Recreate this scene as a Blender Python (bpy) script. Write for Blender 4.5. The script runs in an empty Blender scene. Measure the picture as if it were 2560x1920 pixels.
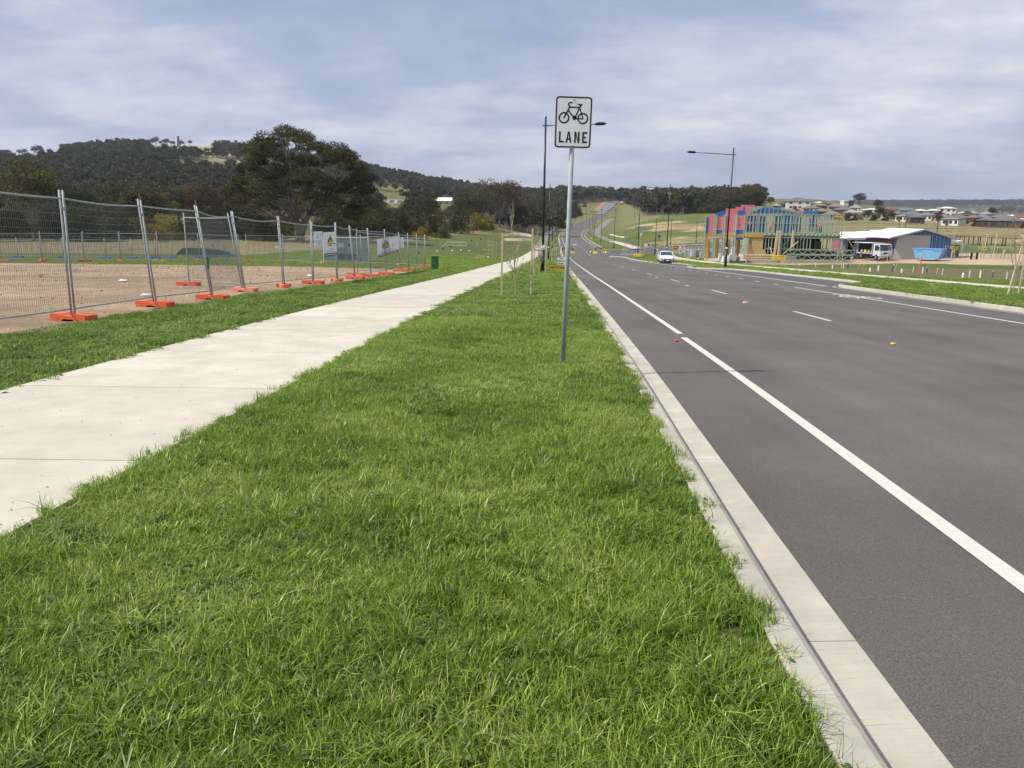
import bpy, math, random
import numpy as np
from mathutils import Matrix, Vector
RNG = np.random.default_rng(7)
random.seed(7)
scene = bpy.context.scene
COL = scene.collection

# ------------------------------------------------------------------ camera
FPX = 1923.0; PIT = math.radians(12.4); ROL = math.radians(0.8); CH = 1.6
cam_data = bpy.data.cameras.new("camera")
cam_data.sensor_width = 36.0
cam_data.lens = 36.0 * FPX / 2560.0
cam_data.clip_start = 0.05
cam_data.clip_end = 20000
cam = bpy.data.objects.new("camera", cam_data)
COL.objects.link(cam)
_f = Vector((0, math.cos(PIT), -math.sin(PIT)))
_u0 = Vector((0, math.sin(PIT), math.cos(PIT)))
_r0 = Vector((1, 0, 0))
_r = math.cos(ROL) * _r0 + math.sin(ROL) * _u0
_u = -math.sin(ROL) * _r0 + math.cos(ROL) * _u0
_m = Matrix((_r, _u, -_f)).transposed().to_4x4()
_m.translation = (0, 0, CH)
cam.matrix_world = _m
scene.camera = cam

# ------------------------------------------------------------------ world, sun, exposure
SUN_DIR = Vector((2.95, 0.7, -3.65)).normalized()      # the way the light travels
world = bpy.data.worlds.new("World")
scene.world = world
world.use_nodes = True
nt = world.node_tree
nt.nodes.clear()
def wn(t, **k):
    n = nt.nodes.new(t)
    for a, b in k.items(): setattr(n, a, b)
    return n
w_out = wn("ShaderNodeOutputWorld"); w_bg = wn("ShaderNodeBackground")
w_bg.inputs[1].default_value = 0.10
sky = wn("ShaderNodeTexSky", sky_type='NISHITA', sun_disc=False)
sky.sun_elevation = math.radians(50); sky.sun_rotation = math.radians(256.6)
sky.air_density = 1.0; sky.dust_density = 1.4; sky.ozone_density = 1.6
tc = wn("ShaderNodeTexCoord")
sep = wn("ShaderNodeSeparateXYZ")
nt.links.new(tc.outputs['Generated'], sep.inputs[0])
def wmath(op, a, b=None, clamp=False):
    n = wn("ShaderNodeMath", operation=op, use_clamp=clamp)
    for i, v in enumerate((a, b)):
        if v is None: continue
        if isinstance(v, (int, float)): n.inputs[i].default_value = v
        else: nt.links.new(v, n.inputs[i])
    return n.outputs[0]
zz = wmath('MAXIMUM', sep.outputs[2], 0.0)
den = wmath('ADD', zz, 0.24)
cx = wmath('DIVIDE', sep.outputs[0], den); cy = wmath('DIVIDE', sep.outputs[1], den)
comb = wn("ShaderNodeCombineXYZ")
nt.links.new(cx, comb.inputs[0]); nt.links.new(cy, comb.inputs[1])
def wnoise(scale, detail, rough, loc, rot, sc, dist=0.0):
    mp = wn("ShaderNodeMapping")
    mp.inputs['Location'].default_value = loc; mp.inputs['Rotation'].default_value = (0, 0, rot); mp.inputs['Scale'].default_value = sc
    nt.links.new(comb.outputs[0], mp.inputs[0])
    n = wn("ShaderNodeTexNoise")
    n.inputs['Scale'].default_value = scale; n.inputs['Detail'].default_value = detail
    n.inputs['Roughness'].default_value = rough; n.inputs['Distortion'].default_value = dist
    nt.links.new(mp.outputs[0], n.inputs['Vector'])
    return n.outputs['Fac']
def wramp(f, stops):
    r = wn("ShaderNodeValToRGB")
    el = r.color_ramp.elements
    while len(el) < len(stops): el.new(0.5)
    for e, (p, c) in zip(el, stops): e.position = p; e.color = (*c, 1) if len(c) == 3 else c
    nt.links.new(f, r.inputs[0])
    return r.outputs[0]
n1 = wnoise(1.05, 5, 0.50, (3.1, 1.7, 0), 0.30, (0.75, 1.0, 1), 0.15)      # broad decks of cloud
n2 = wnoise(3.0, 9, 0.62, (7.4, 2.2, 0), 0.35, (0.9, 1.15, 1), 0.15)       # streaks and wisps
mixn = wmath('ADD', wmath('MULTIPLY', n1, 0.62), wmath('MULTIPLY', n2, 0.38))
cloud_col = wramp(mixn, [(0.38, (3.7, 4.6, 6.7)), (0.46, (4.5, 5.2, 7.1)), (0.51, (5.5, 6.0, 7.6)), (0.58, (6.8, 7.1, 8.1)), (0.66, (8.8, 8.9, 9.3))])
cover = wramp(mixn, [(0.34, (.72,) * 3), (0.55, (.93,) * 3)])
mx = wn("ShaderNodeMix", data_type='RGBA')
nt.links.new(cover, mx.inputs['Factor'])
nt.links.new(sky.outputs[0], mx.inputs['A']); nt.links.new(cloud_col, mx.inputs['B'])
nt.links.new(mx.outputs['Result'], w_bg.inputs[0])
nt.links.new(w_bg.outputs[0], w_out.inputs[0])

sun_d = bpy.data.lights.new("sun", 'SUN')
sun_d.energy = 4.9; sun_d.angle = math.radians(0.8); sun_d.color = (1.0, 0.94, 0.82)
sun = bpy.data.objects.new("sun", sun_d); COL.objects.link(sun)
sun.rotation_euler = SUN_DIR.to_track_quat('-Z', 'Y').to_euler()
sun.location = (-20, -5, 40)
vs = scene.view_settings
scene.display_settings.display_device = 'sRGB'
vs.view_transform = 'Standard'; vs.look = 'None'; vs.exposure = 0.0; vs.gamma = 1.0; vs.use_curve_mapping = False
scene.render.engine = 'CYCLES'
scene.cycles.max_bounces = 6; scene.cycles.diffuse_bounces = 3; scene.cycles.transparent_max_bounces = 8
scene.cycles.volume_bounces = 0
scene.cycles.use_denoising = True

# ------------------------------------------------------------------ land form
def col_az(x): return math.atan((x - 1280) / (FPX / math.cos(PIT)))
YK=[-60,0,50,101,143,193,241,300,368,450,520,600,700,1000]
ZK=[2.5,0,-2.1,-4.3,-6.0,-7.1,-7.6,-8.3,-8.4,-7.6,-6.0,-3.4,-1,10]
TR=[100,150,200,300,400,500,700,900,1200,1500,2000,3000,5000,9000]
TZ={
-1200:[-4.3,-4,-4.5,-3,0,5,22,45,80,100,90,40,20,0],
0:  [-4.3,-4,-4.5,-3,0,5,20,40,61,78,76,40,20,0],
400:[-4.3,-4.1,-4.3,-3,1,8,27,54,84,111,102,40,20,0],
620:[-4.3,-4.2,-4.3,-3.2,0,7,25,51,81,109,101,40,20,0],
780:[-4.3,-4.2,-4.3,-3.3,-.5,5,20,44,76,98,90,40,20,0],
926:[-4.3,-4.3,-4.2,-3.5,-1,4,17,36,62,74,60,40,20,0],
1076:[-4.3,-4.7,-4.4,-3.6,-1.5,3,13,28,48,50,40,30,20,0],
1230:[-4.3,-5.6,-5.6,-4.6,-3.4,0,8,18,34,36,30,20,20,0],
1330:[-4.3,-6.2,-7.1,-8.2,-8.1,-6.4,-1,20,32,34,30,20,20,0],
1430:[-4.3,-6.2,-7.1,-8.3,-8.2,-6.5,-1,20,30,32,28,20,20,0],
1540:[-4.3,-6.2,-7.1,-8.1,-8.0,-6,3,15,27,28,20,10,30,0],
1620:[-4.3,-6.2,-6.6,-6.0,-3.5,1,8,18,26,26,15,0,30,0],
1750:[-4.3,-5.8,-5.6,-3.4,-.9,4,10,18,26,24,10,0,40,0],
1900:[-4.3,-5.4,-4.8,-2.2,1.5,6,14,22,24,16,0,0,60,0],
2150:[-4.3,-4.4,-3.2,-.6,1.5,5,12,18,18,8,-10,0,85,0],
2560:[-4.3,-3.2,-2.4,-.8,.2,1.5,3.5,5,4,0,-12,0,92,20],
3700:[-4.3,-3.2,-2.4,-.8,.2,1.5,3.5,5,4,0,-12,0,92,20]}
_xs=sorted(TZ); _az=[col_az(x) for x in _xs]
GA=np.radians(np.arange(-70,70.01,.5)); GL=np.linspace(math.log(60),math.log(9000),240)
_t=np.array([np.interp(GL,np.log(TR),TZ[x]) for x in _xs])
_g=np.array([np.interp(GA,_az,_t[:,j]) for j in range(len(GL))]).T
def _blur(a,n,ax):
    k=np.hanning(2*n+3)[1:-1];k/=k.sum()
    pad=[(0,0),(0,0)];pad[ax]=(n,n)
    p=np.pad(a,pad,mode='edge')
    return np.apply_along_axis(lambda v:np.convolve(v,k,'valid'),ax,p)
GZ=_blur(_blur(_g,4,0),7,1)
_yf=np.arange(-80,1100,2.); _zf=np.interp(_yf,YK,ZK); _k=np.hanning(23)[1:-1];_k/=_k.sum()
_zf=np.convolve(np.pad(_zf,10,mode='edge'),_k,'valid')
_zf-=np.interp(0,_yf,_zf)
def z0(x,y):
    x=np.asarray(x,float);y=np.asarray(y,float)
    r=np.hypot(x,y);a=np.arctan2(x,y)
    zb=np.interp(y,_yf,_zf)
    l=np.log(np.maximum(r,61.))
    fi=np.clip((a-GA[0])/(GA[1]-GA[0]),0,len(GA)-1.001);fj=np.clip((l-GL[0])/(GL[1]-GL[0]),0,len(GL)-1.001)
    i=fi.astype(int);j=fj.astype(int);fi=fi-i;fj=fj-j
    zt=(GZ[i,j]*(1-fi)+GZ[i+1,j]*fi)*(1-fj)+(GZ[i,j+1]*(1-fi)+GZ[i+1,j+1]*fi)*fj
    w=np.clip((r-85)/75,0,1);w=w*w*(3-2*w)
    w=np.where(y<0,0,w)
    n=np.sin(x*.021+1.3+np.sin(y*.011))*np.cos(y*.017-.7)+.6*np.sin(x*.047-y*.031)+.35*np.sin(x*.09+y*.083+2)
    am=np.clip((r-450)/900,0,1)*3.5*np.clip(np.abs(a+.05)*8-.5,0,1)
    return zb*(1-w)+zt*w+n*am*np.clip((3500-r)/1500,.15,1)
def ray(px,py):
    u=(px-1280)/FPX; v=-(py-960)/FPX
    c,s=math.cos(ROL),math.sin(ROL)
    u,v=u*c-v*s,u*s+v*c
    return np.array([u, math.cos(PIT)+v*math.sin(PIT), -math.sin(PIT)+v*math.cos(PIT)])
def proj(x,y,z):
    z=z-CH
    f=y*math.cos(PIT)-z*math.sin(PIT); up=y*math.sin(PIT)+z*math.cos(PIT)
    u,v=x/f,up/f
    c,s=math.cos(ROL),math.sin(ROL)
    return 1280+(u*c+v*s)*FPX, 960-(-u*s+v*c)*FPX
_ts=np.exp(np.arange(math.log(1.2),math.log(7000),.012))
def hit(px,py,dz=0.):
    d=ray(px,py)
    zz=CH+d[2]*_ts; g=z0(d[0]*_ts,d[1]*_ts)+dz
    b=np.nonzero(zz<g)[0]
    if len(b)==0: return None
    k=b[0]; 
    if k==0: t=_ts[0]
    else:
        a0=zz[k-1]-g[k-1];a1=zz[k]-g[k]; t=_ts[k-1]+(_ts[k]-_ts[k-1])*a0/(a0-a1)
    return float(d[0]*t),float(d[1]*t)
# ------------------------------------------------------------------ helpers
def Z(x, y): return float(z0(x, y))
def mat(name, col, rough=0.8, metal=0.0, var=0.0, scale=8.0, bump=0.0, bscale=60.0, spec=0.5, island=0.0, trans=0.0, col2=None, detail=4, dist=0.02):
    m = bpy.data.materials.new(name); m.use_nodes = True
    t = m.node_tree; b = t.nodes['Principled BSDF']
    b.inputs['Roughness'].default_value = rough; b.inputs['Metallic'].default_value = metal
    b.inputs['Specular IOR Level'].default_value = spec
    b.inputs['Base Color'].default_value = (*col, 1)
    out = None
    if var > 0 or col2 is not None:
        g = t.nodes.new('ShaderNodeTexCoord')
        n = t.nodes.new('ShaderNodeTexNoise'); n.inputs['Scale'].default_value = scale; n.inputs['Detail'].default_value = detail
        n.inputs['Roughness'].default_value = 0.62
        t.links.new(g.outputs['Object'], n.inputs['Vector'])
        r = t.nodes.new('ShaderNodeMapRange'); r.inputs[1].default_value = 0.33; r.inputs[2].default_value = 0.67
        t.links.new(n.outputs['Fac'], r.inputs[0])
        mx = t.nodes.new('ShaderNodeMix'); mx.data_type = 'RGBA'
        c2 = col2 if col2 is not None else tuple(c * (1 + var) for c in col)
        c1 = col if col2 is not None else tuple(c * (1 - var) for c in col)
        mx.inputs['A'].default_value = (*c1, 1); mx.inputs['B'].default_value = (*c2, 1)
        t.links.new(r.outputs[0], mx.inputs['Factor']); out = mx.outputs['Result']
    if island > 0:
        gi = t.nodes.new('ShaderNodeNewGeometry')
        r = t.nodes.new('ShaderNodeMapRange'); r.inputs[3].default_value = 1 - island; r.inputs[4].default_value = 1 + island
        t.links.new(gi.outputs['Random Per Island'], r.inputs[0])
        mm = t.nodes.new('ShaderNodeMix'); mm.data_type = 'RGBA'; mm.blend_type = 'MULTIPLY'; mm.inputs['Factor'].default_value = 1
        if out is None: mm.inputs['A'].default_value = (*col, 1)
        else: t.links.new(out, mm.inputs['A'])
        t.links.new(r.outputs[0], mm.inputs['B']); out = mm.outputs['Result']
    if out is not None: t.links.new(out, b.inputs['Base Color'])
    if bump > 0:
        g2 = t.nodes.new('ShaderNodeTexCoord')
        n2 = t.nodes.new('ShaderNodeTexNoise'); n2.inputs['Scale'].default_value = bscale; n2.inputs['Detail'].default_value = 5
        t.links.new(g2.outputs['Object'], n2.inputs['Vector'])
        bp = t.nodes.new('ShaderNodeBump'); bp.inputs['Strength'].default_value = bump; bp.inputs['Distance'].default_value = dist
        t.links.new(n2.outputs['Fac'], bp.inputs['Height']); t.links.new(bp.outputs[0], b.inputs['Normal'])
    if trans > 0:
        tr = t.nodes.new('ShaderNodeBsdfTranslucent'); ms = t.nodes.new('ShaderNodeMixShader'); ms.inputs[0].default_value = trans
        if out is not None: t.links.new(out, tr.inputs[0])
        else: tr.inputs[0].default_value = (*col, 1)
        t.links.new(b.outputs[0], ms.inputs[1]); t.links.new(tr.outputs[0], ms.inputs[2])
        t.links.new(ms.outputs[0], t.nodes['Material Output'].inputs['Surface'])
    return m

def np_mesh(name, V, F, mats=(), mi=None, smooth=False):
    """V (n,3); F list of tuples or (m,k) array"""
    me = bpy.data.meshes.new(name)
    V = np.asarray(V, np.float32)
    if isinstance(F, np.ndarray):
        m, k = F.shape
        me.vertices.add(len(V)); me.vertices.foreach_set('co', V.ravel())
        me.loops.add(m * k); me.loops.foreach_set('vertex_index', F.ravel().astype(np.int32))
        me.polygons.add(m); me.polygons.foreach_set('loop_start', np.arange(0, m * k, k, dtype=np.int32))
        me.update(calc_edges=True)
    else:
        me.from_pydata([tuple(map(float, v)) for v in V], [], F); me.update()
    for mm in mats: me.materials.append(mm)
    if mi is not None: me.polygons.foreach_set('material_index', np.asarray(mi, np.int32))
    me.polygons.foreach_set('use_smooth', np.full(len(me.polygons), bool(smooth)))
    return me

def link(name, me, parent=None, **props):
    o = bpy.data.objects.new(name, me); COL.objects.link(o)
    if parent is not None: o.parent = parent
    for k, v in props.items(): o[k] = v
    return o
def thing(name, label, cat, loc=(0, 0, 0), rz=0.0, group=None):
    o = bpy.data.objects.new(name, None); COL.objects.link(o)
    o.empty_display_size = 0.2
    o.location = loc; o.rotation_euler = (0, 0, rz)
    o['label'] = label; o['category'] = cat
    if group: o['group'] = group
    return o
def dup(root, loc, rz, label, group=None, scale=None):
    r = root.copy(); COL.objects.link(r); r.location = loc; r.rotation_euler = (0, 0, rz)
    r['label'] = label
    if group: r['group'] = group
    if scale is not None: r.scale = scale
    for ch in list(root.children):
        c = ch.copy(); COL.objects.link(c); c.parent = r
        for g in list(ch.children):
            d = g.copy(); COL.objects.link(d); d.parent = c
    return r

class MB:
    def __init__(s): s.v = []; s.f = []; s.mi = []; s.m = []
    def _mat(s, m):
        if m is None: return 0
        if m not in s.m: s.m.append(m)
        return s.m.index(m)
    def add(s, vs, fs, m=None):
        o = len(s.v); k = s._mat(m); s.v += [tuple(v) for v in vs]
        for f in fs: s.f.append(tuple(i + o for i in f)); s.mi.append(k)
        return s
    def box(s, c, d, rz=0.0, m=None, taper=1.0, shear=(0, 0)):
        hx, hy, hz = d[0] / 2, d[1] / 2, d[2] / 2; co, si = math.cos(rz), math.sin(rz); vs = []
        for z in (-hz, hz):
            k = taper if z > 0 else 1.0; sx = shear[0] if z > 0 else 0; sy = shear[1] if z > 0 else 0
            for x, y in ((-hx, -hy), (hx, -hy), (hx, hy), (-hx, hy)):
                x2, y2 = x * k + sx, y * k + sy
                vs.append((c[0] + x2 * co - y2 * si, c[1] + x2 * si + y2 * co, c[2] + z))
        return s.add(vs, [(3, 2, 1, 0), (4, 5, 6, 7), (0, 1, 5, 4), (1, 2, 6, 5), (2, 3, 7, 6), (3, 0, 4, 7)], m)
    def tube(s, pts, rad, n=6, m=None, cap=True):
        pts = [Vector(p) for p in pts]
        if not isinstance(rad, (list, tuple)): rad = [rad] * len(pts)
        vs = []; fs = []
        prev = None
        for i, p in enumerate(pts):
            d = (pts[min(i + 1, len(pts) - 1)] - pts[max(i - 1, 0)])
            if d.length < 1e-9: d = Vector((0, 0, 1))
            d.normalize()
            a = Vector((1, 0, 0)) if prev is None else prev
            if abs(d.dot(a)) > 0.95 and prev is None: a = Vector((0, 1, 0))
            a = (a - d * a.dot(d))
            if a.length < 1e-6: a = Vector((0, 1, 0)) - d * d.y
            a.normalize(); prev = a; b = d.cross(a)
            for k in range(n):
                t = 2 * math.pi * k / n
                vs.append(p + (a * math.cos(t) + b * math.sin(t)) * rad[i])
        for i in range(len(pts) - 1):
            for k in range(n):
                k2 = (k + 1) % n
                fs.append((i * n + k, i * n + k2, (i + 1) * n + k2, (i + 1) * n + k))
        if cap: fs.append(tuple(range(n - 1, -1, -1))); fs.append(tuple((len(pts) - 1) * n + k for k in range(n)))
        return s.add(vs, fs, m)
    def bar(s, p0, p1, w, h=None, m=None, up=(0, 0, 1)):
        h = h or w; p0 = Vector(p0); p1 = Vector(p1); d = (p1 - p0).normalized(); u = Vector(up)
        if abs(d.dot(u)) > 0.98: u = Vector((0, 1, 0))
        a = d.cross(u).normalized() * (w / 2); b = a.cross(d).normalized() * (h / 2)
        vs = [p + q for p in (p0, p1) for q in (-a - b, a - b, a + b, -a + b)]
        return s.add(vs, [(0, 1, 2, 3), (7, 6, 5, 4), (0, 4, 5, 1), (1, 5, 6, 2), (2, 6, 7, 3), (3, 7, 4, 0)], m)
    def prism(s, poly, p0, ex, m=None, axes=None):
        """poly 2D in plane axes=(A,B) at p0, extruded by vector ex"""
        A, B = axes or (Vector((1, 0, 0)), Vector((0, 0, 1))); p0 = Vector(p0); ex = Vector(ex); n = len(poly)
        vs = [p0 + A * a + B * b for a, b in poly] + [p0 + A * a + B * b + ex for a, b in poly]
        fs = [tuple(range(n)), tuple(range(2 * n - 1, n - 1, -1))] + [(i, i + n, (i + 1) % n + n, (i + 1) % n) for i in range(n)]
        return s.add(vs, fs, m)
    def disc(s, c, axis, r, th, n=16, m=None):
        c = Vector(c); a = Vector(axis).normalized()
        return s.tube([c - a * th / 2, c + a * th / 2], r, n, m)
    def mesh(s, name, m=None, smooth=False):
        me = bpy.data.meshes.new(name); me.from_pydata(s.v, [], s.f); me.update()
        mats = s.m if s.m else ([m] if m else [])
        if s.m and None in s.m: mats = [m if q is None else q for q in s.m]
        for q in mats: me.materials.append(q)
        if len(mats) > 1: me.polygons.foreach_set('material_index', s.mi)
        # outward normals
        import bmesh
        bm = bmesh.new(); bm.from_mesh(me); bmesh.ops.recalc_face_normals(bm, faces=bm.faces); bm.to_mesh(me); bm.free()
        if smooth: me.polygons.foreach_set('use_smooth', [True] * len(me.polygons))
        return me
    def obj(s, name, m=None, parent=None, smooth=False, **props):
        return link(name, s.mesh(name, m, smooth), parent, **props)

def text_mesh(name, txt, size, depth, m, offset=0.0):
    cu = bpy.data.curves.new(name, 'FONT'); cu.body = txt; cu.size = size; cu.extrude = depth; cu.offset = offset
    cu.align_x = 'CENTER'; cu.align_y = 'CENTER'; cu.resolution_u = 3
    o = bpy.data.objects.new(name, cu); COL.objects.link(o)
    dg = bpy.context.evaluated_depsgraph_get()
    me = bpy.data.meshes.new_from_object(o.evaluated_get(dg)); me.name = name
    bpy.data.objects.remove(o); bpy.data.curves.remove(cu)
    me.materials.clear(); me.materials.append(m)
    return me
def vnoise(x, y, s, seed=0):
    x = np.asarray(x) / s + seed * 17.31; y = np.asarray(y) / s - seed * 9.7
    def h(i, j): 
        v = np.sin(i * 127.1 + j * 311.7) * 43758.5453
        return v - np.floor(v)
    i = np.floor(x); j = np.floor(y); fx = x - i; fy = y - j
    fx = fx * fx * (3 - 2 * fx); fy = fy * fy * (3 - 2 * fy)
    return (h(i, j) * (1 - fx) + h(i + 1, j) * fx) * (1 - fy) + (h(i, j + 1) * (1 - fx) + h(i + 1, j + 1) * fx) * fy
def fbm(x, y, s, seed=0, o=4):
    a = 0; w = .5; t = 0
    for k in range(o): a = a + w * vnoise(x, y, s / 2 ** k, seed + k); t += w; w *= .55
    return a / t
def inpoly(x, y, poly):
    x = np.asarray(x); y = np.asarray(y); r = np.zeros(x.shape, bool); n = len(poly)
    for i in range(n):
        x1, y1 = poly[i]; x2, y2 = poly[(i + 1) % n]
        if y1 == y2: continue
        c = ((y1 > y) != (y2 > y)) & (x < (x2 - x1) * (y - y1) / (y2 - y1) + x1)
        r ^= c
    return r

# ------------------------------------------------------------------ plan of the road and paths (metres)
def lerpf(pts, sm=0.0):
    ys = [p[0] for p in pts]; xs = [p[1] for p in pts]
    if sm == 0: return lambda y: np.interp(y, ys, xs)
    def f(y):
        y = np.asarray(y, float); w = np.clip(np.abs(y) * sm, 1.0, 40)
        return sum(np.interp(y + k * w, ys, xs) for k in (-1, -.66, -.33, 0, .33, .66, 1)) / 7
    return f
FLp = [(-60, -1.5), (-5, 1.05), (2.3, 1.20), (3.45, 1.28), (4.7, 1.36), (7.1, 1.52), (10.3, 1.73), (13.3, 1.90), (17.9, 2.15), (24, 2.46), (34, 2.98), (55.5, 4.05), (102, 6.6), (146, 9.15), (200, 12.0), (226, 13.55), (290, 16.8), (370, 20.9), (414, 24.2), (483, 31.2), (553, 40.2), (609, 49.8), (645, 58.0), (700, 72)]
FL = lerpf(FLp, .05)
FRp = [(-60, 11.6), (-10, 13.9), (10, 14.8), (23, 15.45), (33, 16.1), (39, 16.5), (40.3, 16.9), (41.5, 18.2), (43.5, 19.5), (46.5, 20.1), (60, 20.7), (70, 21.2), (74, 20.7), (76.5, 19.3), (78, 18.5), (80, 18.4), (84, 18.7), (85.3, 19.3), (87, 20.6), (89.5, 21.6), (92, 21.9), (101, 22.4), (109, 22.9), (112, 22.2), (114, 21.0), (116, 20.6), (120, 20.8), (130, 21.2), (150, 21.9), (157, 22.3)]
FRq = [(195, 24.0), (218, 25.4), (300, 29.9), (342, 31.9), (387, 34.9), (420, 38.2), (470, 44.0), (529, 51.9), (606, 64.5), (645, 73), (700, 88)]
FR = lerpf(FRp + [(160, 23.0), (166, 26), (190, 26.5), (193, 24.2)] + FRq)
PLp = [(-60, -6.6), (-5, -5.5), (8, -5.5), (11.5, -5.43), (15.8, -5.31), (18, -5.2), (25.7, -4.8), (43, -3.7), (55, -3.1), (89.5, -1.35), (148, 1.8), (181, 4.0), (280, 8.6), (386, 14.1), (433, 18), (490, 23.9), (550, 31.5), (616, 40.6), (650, 47)]
PRp = [(-60, -3.9), (-5, -2.8), (3.9, -2.76), (5.3, -2.71), (7.56, -2.6), (17, -2.2), (26.25, -1.74), (44.4, -.7), (65.8, .4), (109.7, 2.5), (154.9, 5.0), (181, 6.5), (280, 11.8), (397, 18), (428, 21), (488.5, 27.3), (551, 36.0), (620, 45), (650, 51)]
PL = lerpf(PLp, .04); PR = lerpf(PRp, .04)
RPL = lambda y: 21.95 + .0487 * np.asarray(y, float)                       # right-hand footpath
RPR = lambda y: RPL(y) + 2.05
ROADZ = -0.12

# ------------------------------------------------------------------ the ground: one sheet out to the horizon
def pxpoly(pts): return [hit(a, b) for a, b in pts if hit(a, b)]
P_dirt = [(-8.45, -8), (-8.4, 12.5), (-8.45, 19), (-8.3, 25), (-7.5, 31), (-6.6, 41), (-6.4, 50), (-9, 57), (-16, 60), (-30, 60), (-46, 58), (-62, 54), (-62, -8)]
P_tuss = pxpoly([(-400, 632), (300, 634), (613, 637), (800, 624), (960, 612), (1060, 601), (1060, 590), (-400, 590)])
P_reed = pxpoly([(1120, 599), (1180, 592), (1232, 585), (1232, 576), (1130, 580)])
P_band = pxpoly([(1560, 571), (1620, 559), (1790, 557), (1790, 576), (1700, 578), (1620, 574)])
P_band2 = pxpoly([(1590, 601), (1700, 599), (1790, 593), (1790, 608), (1640, 607)])
P_lot = pxpoly([(1762, 655), (1900, 662), (2080, 661), (2250, 658), (2560, 664), (2700, 664), (2700, 641), (2300, 632), (1770, 632)])
P_brown = pxpoly([(1900, 668), (2080, 669), (2560, 674), (2700, 676), (2700, 708), (2330, 694), (2080, 678), (1900, 671)])
P_street = pxpoly([(1506, 624.5), (1580, 622), (1640, 616.5), (1700, 612.8), (1800, 609.6), (1900, 609), (2010, 613), (2010, 622), (1900, 620), (1750, 621), (1690, 623), (1660, 630), (1600, 634.3), (1545, 634.6), (1522, 640)])
P_lotroad = []
LAWN = np.array((.088, .118, .028)); LAWN2 = np.array((.125, .130, .045)); DIRT = np.array((.385, .285, .19)); STRAW = np.array((.37, .29, .165))
TUSS = np.array((.205, .175, .10)); FIELD = np.array((.135, .135, .055)); SAND = np.array((.47, .36, .25)); FOREST = np.array((.085, .078, .045)); BALD = np.array((.25, .22, .115)); HILLG = np.array((.155, .15, .065))
def forest_density(x, y):
    r = np.hypot(x, y); a = np.degrees(np.arctan2(x, y))
    d = np.clip((r - 330) / 120, 0, 1) * (a < 3.2)
    n = fbm(x, y, 110, 3)
    d = d * (n > np.where(r < 620, .50, .36))
    bald = (np.abs(a - col_deg(462)) < 2.0) & (r > 1000) | ((np.abs(a - col_deg(100)) < 1.4) & (r > 950)) | ((np.abs(a - col_deg(1062)) < .7) & (r > 1030) & (r < 1130))
    d = d * (~bald)
    # the grassy hill the far road climbs, then the wood on its crest
    mid = (a >= 3.2) & (a < col_deg(1900))
    edge = np.interp(a, [col_deg(1360), col_deg(1430), col_deg(1500), col_deg(1560), col_deg(1610), col_deg(1700), col_deg(1890), col_deg(1905)], [640, 830, 900, 950, 560, 500, 560, 2000])
    d = np.where(mid, (r > edge) & (r < 1500), d)
    clear = (r < 615) & (((a > col_deg(1072)) & (a < col_deg(1142))) | ((a > col_deg(948)) & (a < col_deg(1026))))
    return np.clip(d, 0, 1) * (r < 1750) * (~clear)
def col_deg(x): return math.degrees(col_az(x))
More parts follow.
